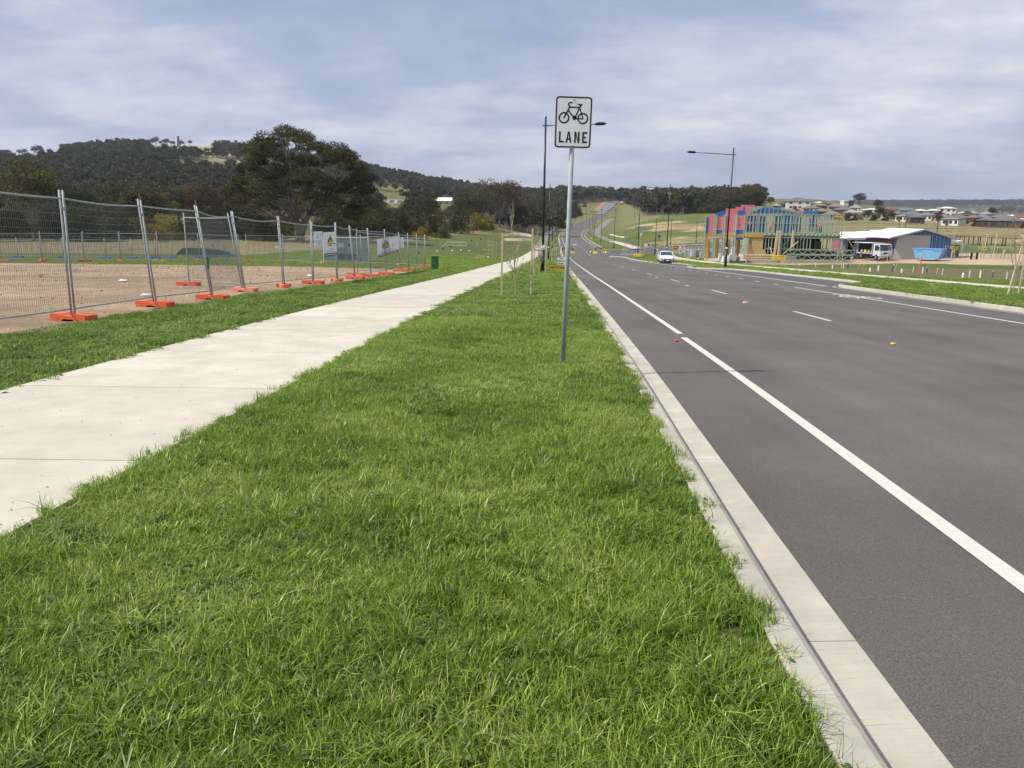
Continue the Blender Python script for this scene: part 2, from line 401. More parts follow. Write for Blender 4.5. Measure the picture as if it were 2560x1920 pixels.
def ground_color(x, y):
    r = np.hypot(x, y); a = np.degrees(np.arctan2(x, y))
    n1 = fbm(x, y, 9, 1)[:, None]; n2 = fbm(x, y, 60, 2)[:, None]; n3 = fbm(x * .35, y * 1.6, 14, 5)[:, None]; n4 = fbm(x, y, 1.3, 8)[:, None]
    c = LAWN * (.8 + .5 * n1) * (1 - np.clip((n3 - .5) * 2.2, 0, .8)) + LAWN2 * np.clip((n3 - .5) * 2.2, 0, .8)
    w = np.clip((r - 230) / 120, 0, 1)[:, None]
    c = c * (1 - w) + (FIELD * (1 - n2) + HILLG * n2) * (.75 + .5 * n1) * w
    def put(mask, col, amt=1.0):
        nonlocal c
        m = (mask * 1.0)[:, None] * amt; c = c * (1 - m) + col * m
    jx = (fbm(x, y, 1.1, 11) - .5) * .7 + (fbm(x, y, 6, 12) - .5) * .8; jy = (fbm(x, y, 1.4, 13) - .5) * .7
    far = np.clip(r / 60, 1, 6); jx2 = jx * far; jy2 = jy * far; fj = np.clip((r - 140) / 100, 0, 1); jx2 = jx2 + (fbm(x, y, 26, 41) - .5) * 34 * fj; jy2 = jy2 + (fbm(x, y, 22, 42, 5) - .5) * 60 * fj; n5 = fbm(x, y * .6, 7, 44, 5)[:, None]
    put(inpoly(x + jx2, y + jy2, P_tuss), TUSS * (.7 + .7 * n4))
    put(inpoly(x + jx2, y + jy2, P_reed), STRAW * .62 * (.6 + .7 * n4), .75)
    right = (a > col_deg(1640)) & (r > 170) & (r < 700)
    put(right & (n3[:, 0] > .43), STRAW * (.62 + .3 * n1), .7)
    put((a > col_deg(1330)) & (a < col_deg(1620)) & (r > 250) & (r < 420), LAWN * 1.15, .85)
    put((a > col_deg(1560)) & (a < col_deg(1800)) & (r > 235) & (r < 560), LAWN * (.55 + 1.1 * n5), .85)
    put(inpoly(x + jx2, y + jy2, P_band) | inpoly(x + jx2, y + jy2, P_band2), STRAW * (.35 + 1.1 * n5), .92)
    put(inpoly(x + jx2 * .4, y + jy2 * .4, P_lot), SAND * (.8 + .35 * n4))
    put(inpoly(x + jx, y + jy, P_brown), TUSS * .75 * (.6 + .8 * n4), .85)
    put(inpoly(x + jx * .55, y + jy, P_dirt), DIRT * (.74 + .46 * n4) * (.62 + .72 * fbm(x * .22, y * 1.3, 2.2, 51, 5)[:, None]))
    f = forest_density(x, y); put(f > .3, FOREST, .9)
    bald = ((r > 900) & (f < .2) & (a < 0)) 
    put(bald, BALD * (.8 + .4 * n1))
    put((a > 3.0) & (a < col_deg(1520)) & (r > 560) & (f < .2) & (r < 1100), HILLG * (.85 + .35 * n1))
    put((a > col_deg(1540)) & (a < col_deg(1640)) & (r > 480) & (f < .2) & (r < 1000), HILLG * 1.1 * (.85 + .35 * n1))
    # darker distant country beyond the estate
    w = np.clip((r - 1700) / 800, 0, 1)[:, None] * np.clip((n2 - .2) * 3, 0, 1); c = c * (1 - w) + FOREST * .8 * w
    return np.clip(c, 0, 1)
_az = np.radians(np.concatenate([np.arange(-180, -42, 6), np.arange(-42, 42, .22), np.arange(42, 180, 6)]))
_rr = [.5]
while _rr[-1] < 720: _rr.append(_rr[-1] * 1.0105)
while _rr[-1] < 9500: _rr.append(_rr[-1] * 1.028)
_rr = np.array(_rr)
_A, _R = np.meshgrid(_az, _rr)
gx = (_R * np.sin(_A)).ravel(); gy = (_R * np.cos(_A)).ravel()
gz = z0(gx, gy)
def in_road(x, y, mg=-.12):
    return ((x > FL(y) + mg) & (x < FR(y) - mg) & (y > -60) & (y < 690)) | inpoly(x, y, P_street)
gz = gz - np.where(in_road(gx, gy), np.where(np.hypot(gx, gy) < 120, .32, .20), 0)
gz = gz - np.where((gx > PL(gy) + .12) & (gx < PR(gy) - .12) & (gy > -60) & (gy < 640), .05, 0)
gz = gz - np.where((gx > RPL(gy) + .12) & (gx < RPR(gy) - .12) & (gy > 0) & (gy < 150), .05, 0)
na = len(_az); nr = len(_rr)
I = np.arange(nr - 1)[:, None] * na + np.arange(na)[None, :]
J = np.arange(nr - 1)[:, None] * na + (np.arange(na)[None, :] + 1) % na
Fq = np.stack([I, I + na, J + na, J], -1).reshape(-1, 4)[:, ::-1]
gv = np.stack([gx, gy, gz], 1)
m_ground = bpy.data.materials.new("ground"); m_ground.use_nodes = True
t = m_ground.node_tree; b = t.nodes['Principled BSDF']; b.inputs['Roughness'].default_value = .95; b.inputs['Specular IOR Level'].default_value = .15
at = t.nodes.new('ShaderNodeAttribute'); at.attribute_name = 'tint'
g = t.nodes.new('ShaderNodeTexCoord')
nn = t.nodes.new('ShaderNodeTexNoise'); nn.inputs['Scale'].default_value = 9; nn.inputs['Detail'].default_value = 8; nn.inputs['Roughness'].default_value = .75
t.links.new(g.outputs['Object'], nn.inputs[0])
mr = t.nodes.new('ShaderNodeMapRange'); mr.inputs[1].default_value = .3; mr.inputs[2].default_value = .7; mr.inputs[3].default_value = .62; mr.inputs[4].default_value = 1.38
t.links.new(nn.outputs['Fac'], mr.inputs[0])
mm = t.nodes.new('ShaderNodeMix'); mm.data_type = 'RGBA'; mm.blend_type = 'MULTIPLY'; mm.inputs['Factor'].default_value = 1
t.links.new(at.outputs['Color'], mm.inputs['A']); t.links.new(mr.outputs[0], mm.inputs['B']); t.links.new(mm.outputs['Result'], b.inputs['Base Color'])
n2 = t.nodes.new('ShaderNodeTexNoise'); n2.inputs['Scale'].default_value = 26; n2.inputs['Detail'].default_value = 8; n2.inputs['Roughness'].default_value = .8
t.links.new(g.outputs['Object'], n2.inputs[0])
bp = t.nodes.new('ShaderNodeBump'); bp.inputs['Strength'].default_value = .7; bp.inputs['Distance'].default_value = .06
t.links.new(n2.outputs['Fac'], bp.inputs['Height']); t.links.new(bp.outputs[0], b.inputs['Normal'])
me = np_mesh("ground", gv, Fq.astype(np.int32), [m_ground], smooth=True)
ca = me.color_attributes.new('tint', 'FLOAT_COLOR', 'POINT')
gc = ground_color(gx, gy); ca.data.foreach_set('color', np.concatenate([gc, np.ones((len(gc), 1))], 1).astype(np.float32).ravel())
link("ground", me, kind='structure')

# ------------------------------------------------------------------ road, markings, kerbs, paths
def sheet(name, xl, xr, y0, y1, dz, m, nx=4, dy=None, parent=None, thick=0.0, **props):
    ys = [y0]
    while ys[-1] < y1 - 1e-6: ys.append(min(y1, ys[-1] + (dy or max(.35, .012 * abs(ys[-1])))))
    ys = np.array(ys); a = xl(ys); c = xr(ys)
    ts = np.linspace(0, 1, nx + 1)
    X = a[:, None] * (1 - ts) + c[:, None] * ts; Y = np.repeat(ys[:, None], nx + 1, 1)
    off = dz(Y) if callable(dz) else dz
    ZZ = z0(X, Y) + off; V = np.stack([X, Y, ZZ], -1).reshape(-1, 3)
    w = nx + 1; i = (np.arange(len(ys) - 1)[:, None] * w + np.arange(nx)[None, :])
    F = np.stack([i, i + 1, i + w + 1, i + w], -1).reshape(-1, 4)
    if thick:
        n = len(V); V2 = V.copy(); V2[:, 2] -= thick; V = np.concatenate([V, V2])
        L = len(ys); e = []
        for k in range(L - 1): e += [(k * w, (k + 1) * w, (k + 1) * w + n, k * w + n), ((k + 1) * w - 1, (k + 1) * w - 1 + n, (k + 2) * w - 1 + n, (k + 2) * w - 1)]
        for k in range(nx): e += [(k, k + n, k + 1 + n, k + 1), ((L - 1) * w + k, (L - 1) * w + k + 1, (L - 1) * w + k + 1 + n, (L - 1) * w + k + n)]
        F = np.concatenate([F, np.array(e)])
    return link(name, np_mesh(name, V, F.astype(np.int32), [m]), parent, **props)

m_asph = bpy.data.materials.new("asphalt"); m_asph.use_nodes = True
t = m_asph.node_tree; b = t.nodes['Principled BSDF']; b.inputs['Roughness'].default_value = .88; b.inputs['Specular IOR Level'].default_value = .35
g = t.nodes.new('ShaderNodeTexCoord')
def tn(scale, detail=6, rough=.6, mp=None):
    n = t.nodes.new('ShaderNodeTexNoise'); n.inputs['Scale'].default_value = scale; n.inputs['Detail'].default_value = detail; n.inputs['Roughness'].default_value = rough
    if mp:
        q = t.nodes.new('ShaderNodeMapping'); q.inputs['Scale'].default_value = mp; q.inputs['Rotation'].default_value = (0, 0, math.radians(3)); t.links.new(g.outputs['Object'], q.inputs[0]); t.links.new(q.outputs[0], n.inputs[0])
    else: t.links.new(g.outputs['Object'], n.inputs[0])
    return n.outputs['Fac']
def tmr(f, a, b_, c, d):
    r = t.nodes.new('ShaderNodeMapRange'); r.inputs[1].default_value = a; r.inputs[2].default_value = b_; r.inputs[3].default_value = c; r.inputs[4].default_value = d
    t.links.new(f, r.inputs[0]); return r.outputs[0]
def tmul(a, b_):
    q = t.nodes.new('ShaderNodeMath'); q.operation = 'MULTIPLY'; t.links.new(a, q.inputs[0]); t.links.new(b_, q.inputs[1]); return q.outputs[0]
agg = tmul(tmr(tn(120, 3, .9), .36, .64, .55, 1.5), tmr(tn(38, 4, .8), .36, .66, .92, 1.09))
big = tmr(tn(.35, 4, .6), .3, .7, .84, 1.16)
lane = tmr(tn(1.0, 3, .5, (1.3, .04, 1)), .35, .65, .90, 1.12)
fac = tmul(tmul(agg, big), lane)
mx = t.nodes.new('ShaderNodeMix'); mx.data_type = 'RGBA'; mx.blend_type = 'MULTIPLY'; mx.inputs['Factor'].default_value = 1
mx.inputs['A'].default_value = (.112, .103, .097, 1); t.links.new(fac, mx.inputs['B'])
# pale stone flecks
vo = t.nodes.new('ShaderNodeTexVoronoi'); vo.inputs['Scale'].default_value = 34; t.links.new(g.outputs['Object'], vo.inputs['Vector'])
fl = tmr(vo.outputs['Distance'], .05, .10, 1, 0)
sp = t.nodes.new('ShaderNodeSeparateColor'); t.links.new(vo.outputs['Color'], sp.inputs[0])
fl2 = tmr(sp.outputs[0], .90, .92, 0, 1); ff = tmul(fl, fl2)
mx2 = t.nodes.new('ShaderNodeMix'); mx2.data_type = 'RGBA'; mx2.inputs['B'].default_value = (.34, .32, .29, 1)
t.links.new(ff, mx2.inputs['Factor']); t.links.new(mx.outputs['Result'], mx2.inputs['A']); t.links.new(mx2.outputs['Result'], b.inputs['Base Color'])
bp = t.nodes.new('ShaderNodeBump'); bp.inputs['Strength'].default_value = .55; bp.inputs['Distance'].default_value = .006
t.links.new(tn(150, 4, .8), bp.inputs['Height']); t.links.new(bp.outputs[0], b.inputs['Normal'])

m_conc = mat("path_concrete", (.475, .44, .36), .85, var=.0, scale=1.6, bump=.3, bscale=90, spec=.3, col2=(.585, .55, .465), detail=9, dist=.004)
m_kerb = mat("kerb_concrete", (.40, .375, .315), .85, scale=3.0, bump=.35, bscale=120, spec=.3, col2=(.52, .49, .42), dist=.004, detail=8)
m_joint = mat("joint_filler", (.12, .105, .085), .95)
m_line = mat("road_paint", (.60, .58, .52), .65, var=.09, scale=25, detail=6, bump=.3, bscale=150, dist=.004)
m_bay = mat("bay_asphalt", (.085, .088, .098), .9, var=.12, scale=3, bump=.4, bscale=90)
for m_, lo_, hi_ in ((m_conc, .92, 1.07), (m_kerb, .90, 1.08)):      # slabs and kerb lengths differ a little in tone
    t = m_.node_tree; b = t.nodes['Principled BSDF']; src = b.inputs['Base Color'].links[0].from_socket
    oi = t.nodes.new('ShaderNodeObjectInfo'); r = t.nodes.new('ShaderNodeMapRange'); r.inputs[3].default_value = lo_; r.inputs[4].default_value = hi_; t.links.new(oi.outputs['Random'], r.inputs[0])
    # fine broom strokes and grime spots
    g = t.nodes.new('ShaderNodeTexCoord'); mp_ = t.nodes.new('ShaderNodeMapping'); mp_.inputs['Scale'].default_value = (3, 160, 1); t.links.new(g.outputs['Object'], mp_.inputs[0])
    n_ = t.nodes.new('ShaderNodeTexNoise'); n_.inputs['Scale'].default_value = 1; n_.inputs['Detail'].default_value = 3; t.links.new(mp_.outputs[0], n_.inputs[0])
    r2 = t.nodes.new('ShaderNodeMapRange'); r2.inputs[1].default_value = .3; r2.inputs[2].default_value = .7; r2.inputs[3].default_value = .95; r2.inputs[4].default_value = 1.05; t.links.new(n_.outputs['Fac'], r2.inputs[0])
    n3_ = t.nodes.new('ShaderNodeTexNoise'); n3_.inputs['Scale'].default_value = 22; n3_.inputs['Detail'].default_value = 6; n3_.inputs['Roughness'].default_value = .75; t.links.new(g.outputs['Object'], n3_.inputs[0])
    r3 = t.nodes.new('ShaderNodeMapRange'); r3.inputs[1].default_value = .28; r3.inputs[2].default_value = .42; r3.inputs[3].default_value = .86; r3.inputs[4].default_value = 1.0; t.links.new(n3_.outputs['Fac'], r3.inputs[0])
    p_ = r.outputs[0]
    for e_ in (r2.outputs[0], r3.outputs[0]):
        q = t.nodes.new('ShaderNodeMath'); q.operation = 'MULTIPLY'; t.links.new(p_, q.inputs[0]); t.links.new(e_, q.inputs[1]); p_ = q.outputs[0]
    q = t.nodes.new('ShaderNodeMix'); q.data_type = 'RGBA'; q.blend_type = 'MULTIPLY'; q.inputs['Factor'].default_value = 1; t.links.new(src, q.inputs['A']); t.links.new(p_, q.inputs['B']); t.links.new(q.outputs['Result'], b.inputs['Base Color'])
road = sheet("road", lambda y: FL(y) + .296, lambda y: FR(y) - .02, -30, 690, ROADZ, m_asph, nx=10, kind='structure')
# side street
def polysheet(name, poly, dz, m, step=3.0, **props):
    import bmesh
    bm = bmesh.new(); vs = [bm.verts.new((x, y, 0)) for x, y in poly]; bm.faces.new(vs)
    xs = [p[0] for p in poly]; ys = [p[1] for p in poly]
    q = min(xs) + step
    while q < max(xs): bmesh.ops.bisect_plane(bm, geom=bm.verts[:] + bm.edges[:] + bm.faces[:], plane_co=(q, 0, 0), plane_no=(1, 0, 0)); q += step
    q = min(ys) + step
    while q < max(ys): bmesh.ops.bisect_plane(bm, geom=bm.verts[:] + bm.edges[:] + bm.faces[:], plane_co=(0, q, 0), plane_no=(0, 1, 0)); q += step
    for v in bm.verts: v.co.z = Z(v.co.x, v.co.y) + dz
    bmesh.ops.recalc_face_normals(bm, faces=bm.faces)
    me = bpy.data.meshes.new(name); bm.to_mesh(me); bm.free(); me.materials.append(m)
    return link(name, me, **props)
polysheet("side_street", P_street, ROADZ + .012, m_bay, kind='structure')

def lz(Y): return ROADZ + .005 + np.maximum(0, np.asarray(Y) - 60) * .0004
def stripe(a, w, y0, y1, f=FL, z=lz): return sheet("painted_line", lambda y: f(y) + a, lambda y: f(y) + a + w, y0, y1, z, m_line, nx=1, parent=markings)
markings = bpy.data.objects.new("road_markings", None); COL.objects.link(markings); markings['kind'] = 'structure'
stripe(1.36, .13, -6, 15.3); stripe(1.40, .13, 16.0, 150); stripe(1.5, .15, 186, 470)
for k in range(13): stripe(5.84, .11, 7.55 + 12.05 * k, 10.6 + 12.05 * k)
stripe(6.0, .16, 166, 175); stripe(6.1, .16, 184, 193)
for k in range(20): stripe(6.3, .14, 204 + 12 * k, 208 + 12 * k)
stripe(10.78, .13, -6, 38.6)
y = 41.5
for k in range(18): stripe(10.80 + .010 * k, .13, y, y + 1.0); y += 3.9
stripe(11.2, .14, 112, 134)
stripe(-1.75, .16, 203, 214, FR); stripe(-1.75, .2, 232, 470, FR)
# concrete edge strips flush with the road in front of the two parking bays
m_edge = m_kerb
sheet("edge_strip", lambda y: FL(y) + 12.88, lambda y: FL(y) + 13.18, 40.2, 77.8, ROADZ + .008, m_kerb, nx=1, kind='structure')
sheet("edge_strip", lambda y: FL(y) + 12.9, lambda y: FL(y) + 13.2, 84.8, 115, ROADZ + .008, m_kerb, nx=1, kind='structure')
sheet("parking_bay", lambda y: FL(y) + 13.19, lambda y: np.maximum(FR(y) - .02, FL(y) + 13.2), 40.9, 77.3, ROADZ + .006, m_bay, nx=3, dy=.5, kind='structure')
sheet("parking_bay", lambda y: FL(y) + 13.21, lambda y: np.maximum(FR(y) - .02, FL(y) + 13.22), 85.2, 114.5, ROADZ + .006, m_bay, nx=3, dy=.5, kind='structure')

KPROF = [(-.16, -.45), (-.16, .012), (-.145, .02), (-.035, .018), (-.006, .004), (.022, -.132), (.30, -.114), (.30, -.45)]
def kerb(name, pts, side, seg, label_parent=None):
    """pts plan polyline of the kerb face; side=+1: road lies to the right of the direction of travel"""
    P = np.array(pts, float)
    d = np.hypot(*np.diff(P, axis=0).T); s = np.concatenate([[0], np.cumsum(d)])
    root = bpy.data.objects.new(name, None); COL.objects.link(root); root['kind'] = 'structure'
    def at(q): return np.interp(q, s, P[:, 0]), np.interp(q, s, P[:, 1])
    q = 0.0
    while q < s[-1] - .01:
        L = seg if np.hypot(*at(q)) < 90 else seg * 8
        e = min(s[-1], q + L); n = max(1, int(math.ceil((e - q) / (.6 if L == seg else 4))))
        S = np.linspace(q + .003, e - .003, n + 1); V = []
        for w in S:
            x, y = at(w); x1, y1 = at(max(0, w - .25)); x2, y2 = at(min(s[-1], w + .25))
            tx, ty = x2 - x1, y2 - y1; l = math.hypot(tx, ty) or 1; nx_, ny_ = ty / l * side, -tx / l * side
            for a, h in KPROF:
                X, Y = x + nx_ * a, y + ny_ * a; V.append((X, Y, Z(X, Y) + h))
        k = len(KPROF); F = [tuple(range(k)), tuple(reversed([n * k + i for i in range(k)]))]
        for i in range(n):
            for j in range(k): F.append((i * k + j, (i + 1) * k + j, (i + 1) * k + (j + 1) % k, i * k + (j + 1) % k))
        mb = MB(); mb.add(V, F); mb.obj("kerb_segment", m_kerb, root)
        q = e
    return root
ysK = np.concatenate([np.arange(-6, 60, .8), np.arange(60, 690, 5.)])
kerb("left_kerb", [(float(FL(v)), v) for v in ysK], 1, 3.05)
yr = np.concatenate([np.arange(-6, 39, 1.), np.array([p[0] for p in FRp if p[0] >= 39])])
kr = [(float(np.interp(v, [p[0] for p in FRp], [p[1] for p in FRp])), v) for v in yr] + [hit(1524, 640.5), hit(1547, 635), hit(1600, 634.9), hit(1652, 631)]
kerb("right_kerb", kr, -1, 4.6)
kerb("far_right_kerb", [hit(2005, 612.8), hit(1900, 608.8), hit(1800, 609.4), hit(1700, 612.6), hit(1640, 616.3), hit(1580, 621.8), hit(1518, 624.2)] + [(float(FR(v)), v) for v in np.arange(215, 690, 6.)], -1, 5)

# slabs of the concrete path, with open joints
footpath = sheet("footpath", lambda y: PL(y) + .03, lambda y: PR(y) - .03, -8, 181, -.03, m_joint, nx=2, kind='structure')
y = -6.4; k = 0
while y < 181:
    y2 = y + 2.95 * (1 if y < 60 else 4)
    sheet("slab", PL, PR, y + .007, min(y2, 181) - .007, lambda Y: .022 + np.maximum(0, Y - 60) * .0006, m_conc, nx=4, parent=footpath, thick=.12, dy=.75 if y < 60 else 3)
    y = y2
m_aspath = mat("asphalt_path", (.20, .18, .17), .9, var=.1, scale=1.0)
sheet("asphalt_path", PL, PR, 181, 645, lambda Y: .05 + (Y - 180) * .0004, m_aspath, nx=3, kind='structure')
rfp = sheet("right_footpath", lambda y: RPL(y) + .03, lambda y: RPR(y) - .03, 4, 150, -.03, m_joint, nx=2, kind='structure')
y = 4.0
while y < 150:
    y2 = y + (3.0 if y < 80 else 10)
    sheet("slab", RPL, RPR, y + .004, min(y2, 150) - .004, lambda Y: .03 + np.maximum(0, Y - 60) * .001, m_conc, nx=2, parent=rfp, thick=.12, dy=1)
    y = y2
m_whitep = m_conc
# far asphalt path on the right of the road and the road climbing the hill
rp = lerpf([(341, 37.7), (391, 40.2), (458, 46.4), (573, 64.0), (611, 72.8)]); rp2 = lerpf([(341, 40.8), (391, 43.6), (458, 50.6), (573, 70.0), (611, 79)])
sheet("asphalt_path", rp, rp2, 335, 611, .18, m_aspath, nx=2, dy=6, kind='structure')
rp3 = lerpf([(150, 29.3), (185, 29.9), (266, 34.7), (341, 37.7)]); rp4 = lerpf([(150, 31.5), (185, 32.6), (266, 37.3), (341, 40.8)])
sheet("right_footpath", rp3, rp4, 150, 163, .10, m_conc, nx=2, dy=3, kind='structure')
sheet("right_footpath", rp3, rp4, 205, 300, .15, m_conc, nx=2, dy=6, kind='structure')
sheet("asphalt_path", rp3, rp4, 300, 335, .16, m_aspath, nx=2, dy=6, kind='structure')
_h = [hit(a, b) for a, b in ((1500, 537), (1512, 528), (1522, 518), (1532, 509), (1541, 503.5))]
hr = lerpf([(p[1], p[0]) for p in _h])
sheet("hill_road", lambda y: hr(y) - 4.5, lambda y: hr(y) + 4.5, _h[0][1], _h[-1][1], .5, mat("hill_road_asphalt", (.17, .18, .20), .8), nx=2, dy=8, kind='structure')
m_orange_soil = mat("orange_soil", (.30, .185, .115), .95, var=.25, scale=.2)
sheet("bare_soil", lambda y: hr(y) - 11, lambda y: hr(y) - 5, _h[1][1], _h[-1][1] - 5, .35, m_orange_soil, nx=2, dy=8, kind='structure')
sheet("bare_soil", lambda y: hr(y) + 5.5, lambda y: hr(y) + 16, _h[3][1], _h[-1][1] - 5, .4, m_orange_soil, nx=2, dy=8, kind='structure')
# ------------------------------------------------------------------ vegetation
def rot_axes(n, rng):
    """n random orthonormal pairs"""
    a = rng.normal(size=(n, 3)); a /= np.linalg.norm(a, axis=1)[:, None]
    b = rng.normal(size=(n, 3)); b -= a * (a * b).sum(1)[:, None]; b /= np.linalg.norm(b, axis=1)[:, None]
    return a, b
def leaf_quads(P, size, rng, flat=0.0, aspect=.55):
    n = len(P); a, b = rot_axes(n, rng)
    if flat: a[:, 2] *= (1 - flat); a /= np.linalg.norm(a, axis=1)[:, None]; b -= a * (a * b).sum(1)[:, None]; b /= np.linalg.norm(b, axis=1)[:, None]
    s = (size * rng.uniform(.6, 1.4, n))[:, None]
    c = a * s; d = b * s * aspect
    V = np.stack([P - c * .5, P + d * .5, P + c * .5, P - d * .5], 1).reshape(-1, 3)
    return V, np.arange(n * 4).reshape(-1, 4)
def lobe_points(lobes, n, rng, full=False):
    w = np.array([r ** 2 for *_, r in lobes]); k = rng.choice(len(lobes), n, p=w / w.sum())
    L = np.array(lobes)[k]
    d = rng.normal(size=(n, 3)); d /= np.linalg.norm(d, axis=1)[:, None]
    if not full: d[:, 2] = np.where(d[:, 2] < -.3, d[:, 2] * .45, d[:, 2])
    rr = rng.uniform(.25, 1.0, n) ** .45
    q = rng.normal(size=(n, 3)) * .10
    return L[:, :3] + (d * rr[:, None] + q) * L[:, 3:4] * np.array([1.1, 1.1, .68])

def mfol(name, c1, c2, trans=.22, isl=.42):
    m = mat(name, c1, .75, scale=.35, spec=.15, island=isl, trans=trans, col2=c2, detail=3)
    t = m.node_tree; b = t.nodes['Principled BSDF']; src = b.inputs['Base Color'].links[0].from_socket        # each tree a little lighter or darker
    oi = t.nodes.new('ShaderNodeObjectInfo'); r = t.nodes.new('ShaderNodeMapRange'); r.inputs[3].default_value = .75; r.inputs[4].default_value = 1.35; t.links.new(oi.outputs['Random'], r.inputs[0])
    q = t.nodes.new('ShaderNodeMix'); q.data_type = 'RGBA'; q.blend_type = 'MULTIPLY'; q.inputs['Factor'].default_value = 1; t.links.new(src, q.inputs['A']); t.links.new(r.outputs[0], q.inputs['B'])
    for l in list(src.links):
        if l.to_node != q: t.links.new(q.outputs['Result'], l.to_socket)
    return m
M_gum = mfol("gum_leaves", (.028, .031, .014), (.105, .102, .046))
M_gum2 = mfol("grey_green_leaves", (.038, .044, .024), (.082, .085, .045))
M_brown = mfol("rusty_leaves", (.072, .052, .030), (.12, .082, .048))
M_olive = mfol("olive_leaves", (.075, .080, .026), (.14, .135, .045))
M_dark = mfol("dark_leaves", (.028, .033, .015), (.078, .080, .034))
M_gold = mfol("wattle_blossom", (.30, .23, .02), (.12, .115, .03), .3)
M_pale = mfol("pale_leaves", (.20, .20, .13), (.13, .14, .09))
M_bark = mat("gum_bark", (.10, .085, .07), .9, scale=.9, col2=(.34, .30, .25), bump=.4, bscale=12)
M_bark2 = mat("dark_bark", (.085, .07, .055), .95, var=.3, scale=3)

def make_tree(seed, H, W, trunk_h, nlobes, nleaf, leaf, lobe_r=(.14, .24), style='gum', flat_top=.0, lean=0.0):
    rng = np.random.default_rng(seed); lobes = []
    for i in range(nlobes):
        for _ in range(30):
            u = rng.uniform(-1, 1, 3)
            if np.dot(u, u) < 1: break
        if style == 'gum':
            a = 2 * math.pi * (i + rng.uniform(-.4, .4)) / max(3, nlobes / 2.6); rad = rng.uniform(.15, 1) ** .6 * W * .40
            hmax = math.sqrt(max(0, 1 - (rad / (W * .52)) ** 2)); hh = trunk_h + (H - trunk_h) * (rng.uniform(.18, .95) ** .8 * (.35 + .58 * hmax))
            x, y, z = rad * math.cos(a) + lean * hh, rad * math.sin(a), hh
        else:
            x, y, z = u[0] * W * .38, u[1] * W * .38, H * (.42 + .44 * u[2])
            if i < 6: z = H * .12; x = math.cos(i) * W * .34; y = math.sin(i) * W * .34
        r = rng.uniform(*lobe_r) * W
        lobes.append((x, y, min(z, H - r * .6), r))
    P = lobe_points(lobes, nleaf, rng, style != 'gum'); P = P[P[:, 2] > .05]
    V, F = leaf_quads(P, leaf, rng)
    t = MB(); tr = W * .015 if style == 'gum' else W * .018
    tr = max(tr, .05)
    if style == 'gum':
        fk = trunk_h * .55
        t.tube([(0, 0, -.6), (0, 0, fk * .3), (lean * fk + rng.uniform(-.2, .2), rng.uniform(-.2, .2), fk)], [tr * 1.5, tr * 1.1, tr * .95], 8)
        for (x, y, z, r) in lobes:
            m = Vector((x * .42, y * .42, fk + (z - fk) * .5 + r * .1)) + Vector(rng.uniform(-.05, .05, 3)) * W
            e = Vector((x, y, z + r * .1)); k = rng.uniform(.35, .62)
            s = Vector((lean * fk, 0, fk - .3))
            t.tube([s, s.lerp(m, .5) + Vector(rng.uniform(-.02, .02, 3)) * W, m, m.lerp(e, .55) + Vector(rng.uniform(-.02, .02, 3)) * W, e], [tr * k, tr * k * .8, tr * k * .55, tr * k * .35, tr * .1], 5)
            for _ in range(2):
                q = e + Vector(rng.uniform(-1, 1, 3)) * r * .8; t.tube([m.lerp(e, .55), q], [tr * k * .25, tr * .05], 4)
    else:
        for _ in range(4):
            x, y, z, r = lobes[rng.integers(len(lobes))]
            t.tube([(rng.uniform(-.1, .1), rng.uniform(-.1, .1), -.4), (x * .3, y * .3, z * .45), (x * .8, y * .8, z)], [tr, tr * .7, tr * .25], 5)
    return (V, F), t
TREES = {}
def tree_proto(key, mleaf, mbark, **k):
    (V, F), t = make_tree(**k)
    TREES[key] = (np_mesh("crown", V, F.astype(np.int32), [mleaf]), t.mesh("trunk", mbark, smooth=True))
def place_tree(key, name, label, cat, x, y, rz, s=1.0, sz=None, group=None, mleaf=None, dz=0.0):
    o = thing(name, label, cat, (x, y, Z(x, y) + dz), rz, group)
    o.scale = (s, s, sz or s)
    c = link("crown", TREES[key][0], o); tr = link("trunk", TREES[key][1], o)
    if mleaf is not None:
        c.material_slots[0].link = 'OBJECT'; c.material_slots[0].material = mleaf
    return o
# unit sizes in metres; scaled on placing
tree_proto('g1', M_gum, M_bark, seed=11, H=12, W=11, trunk_h=4.0, nlobes=22, nleaf=5200, leaf=.42)
tree_proto('g2', M_gum, M_bark, seed=12, H=12, W=9, trunk_h=3.2, nlobes=20, nleaf=4600, leaf=.42)
tree_proto('g3', M_gum, M_bark, seed=13, H=12, W=13, trunk_h=3.6, nlobes=26, nleaf=5600, leaf=.45)
tree_proto('b1', M_dark, M_bark2, seed=21, H=5, W=7, trunk_h=.2, nlobes=22, nleaf=3800, leaf=.30, lobe_r=(.15, .25), style='bush')
tree_proto('b2', M_olive, M_bark2, seed=22, H=6, W=6, trunk_h=.3, nlobes=22, nleaf=3600, leaf=.30, lobe_r=(.15, .24), style='bush')
tree_proto('b3', M_gum2, M_bark2, seed=23, H=7, W=6, trunk_h=.8, nlobes=18, nleaf=3400, leaf=.32, lobe_r=(.16, .26), style='bush')

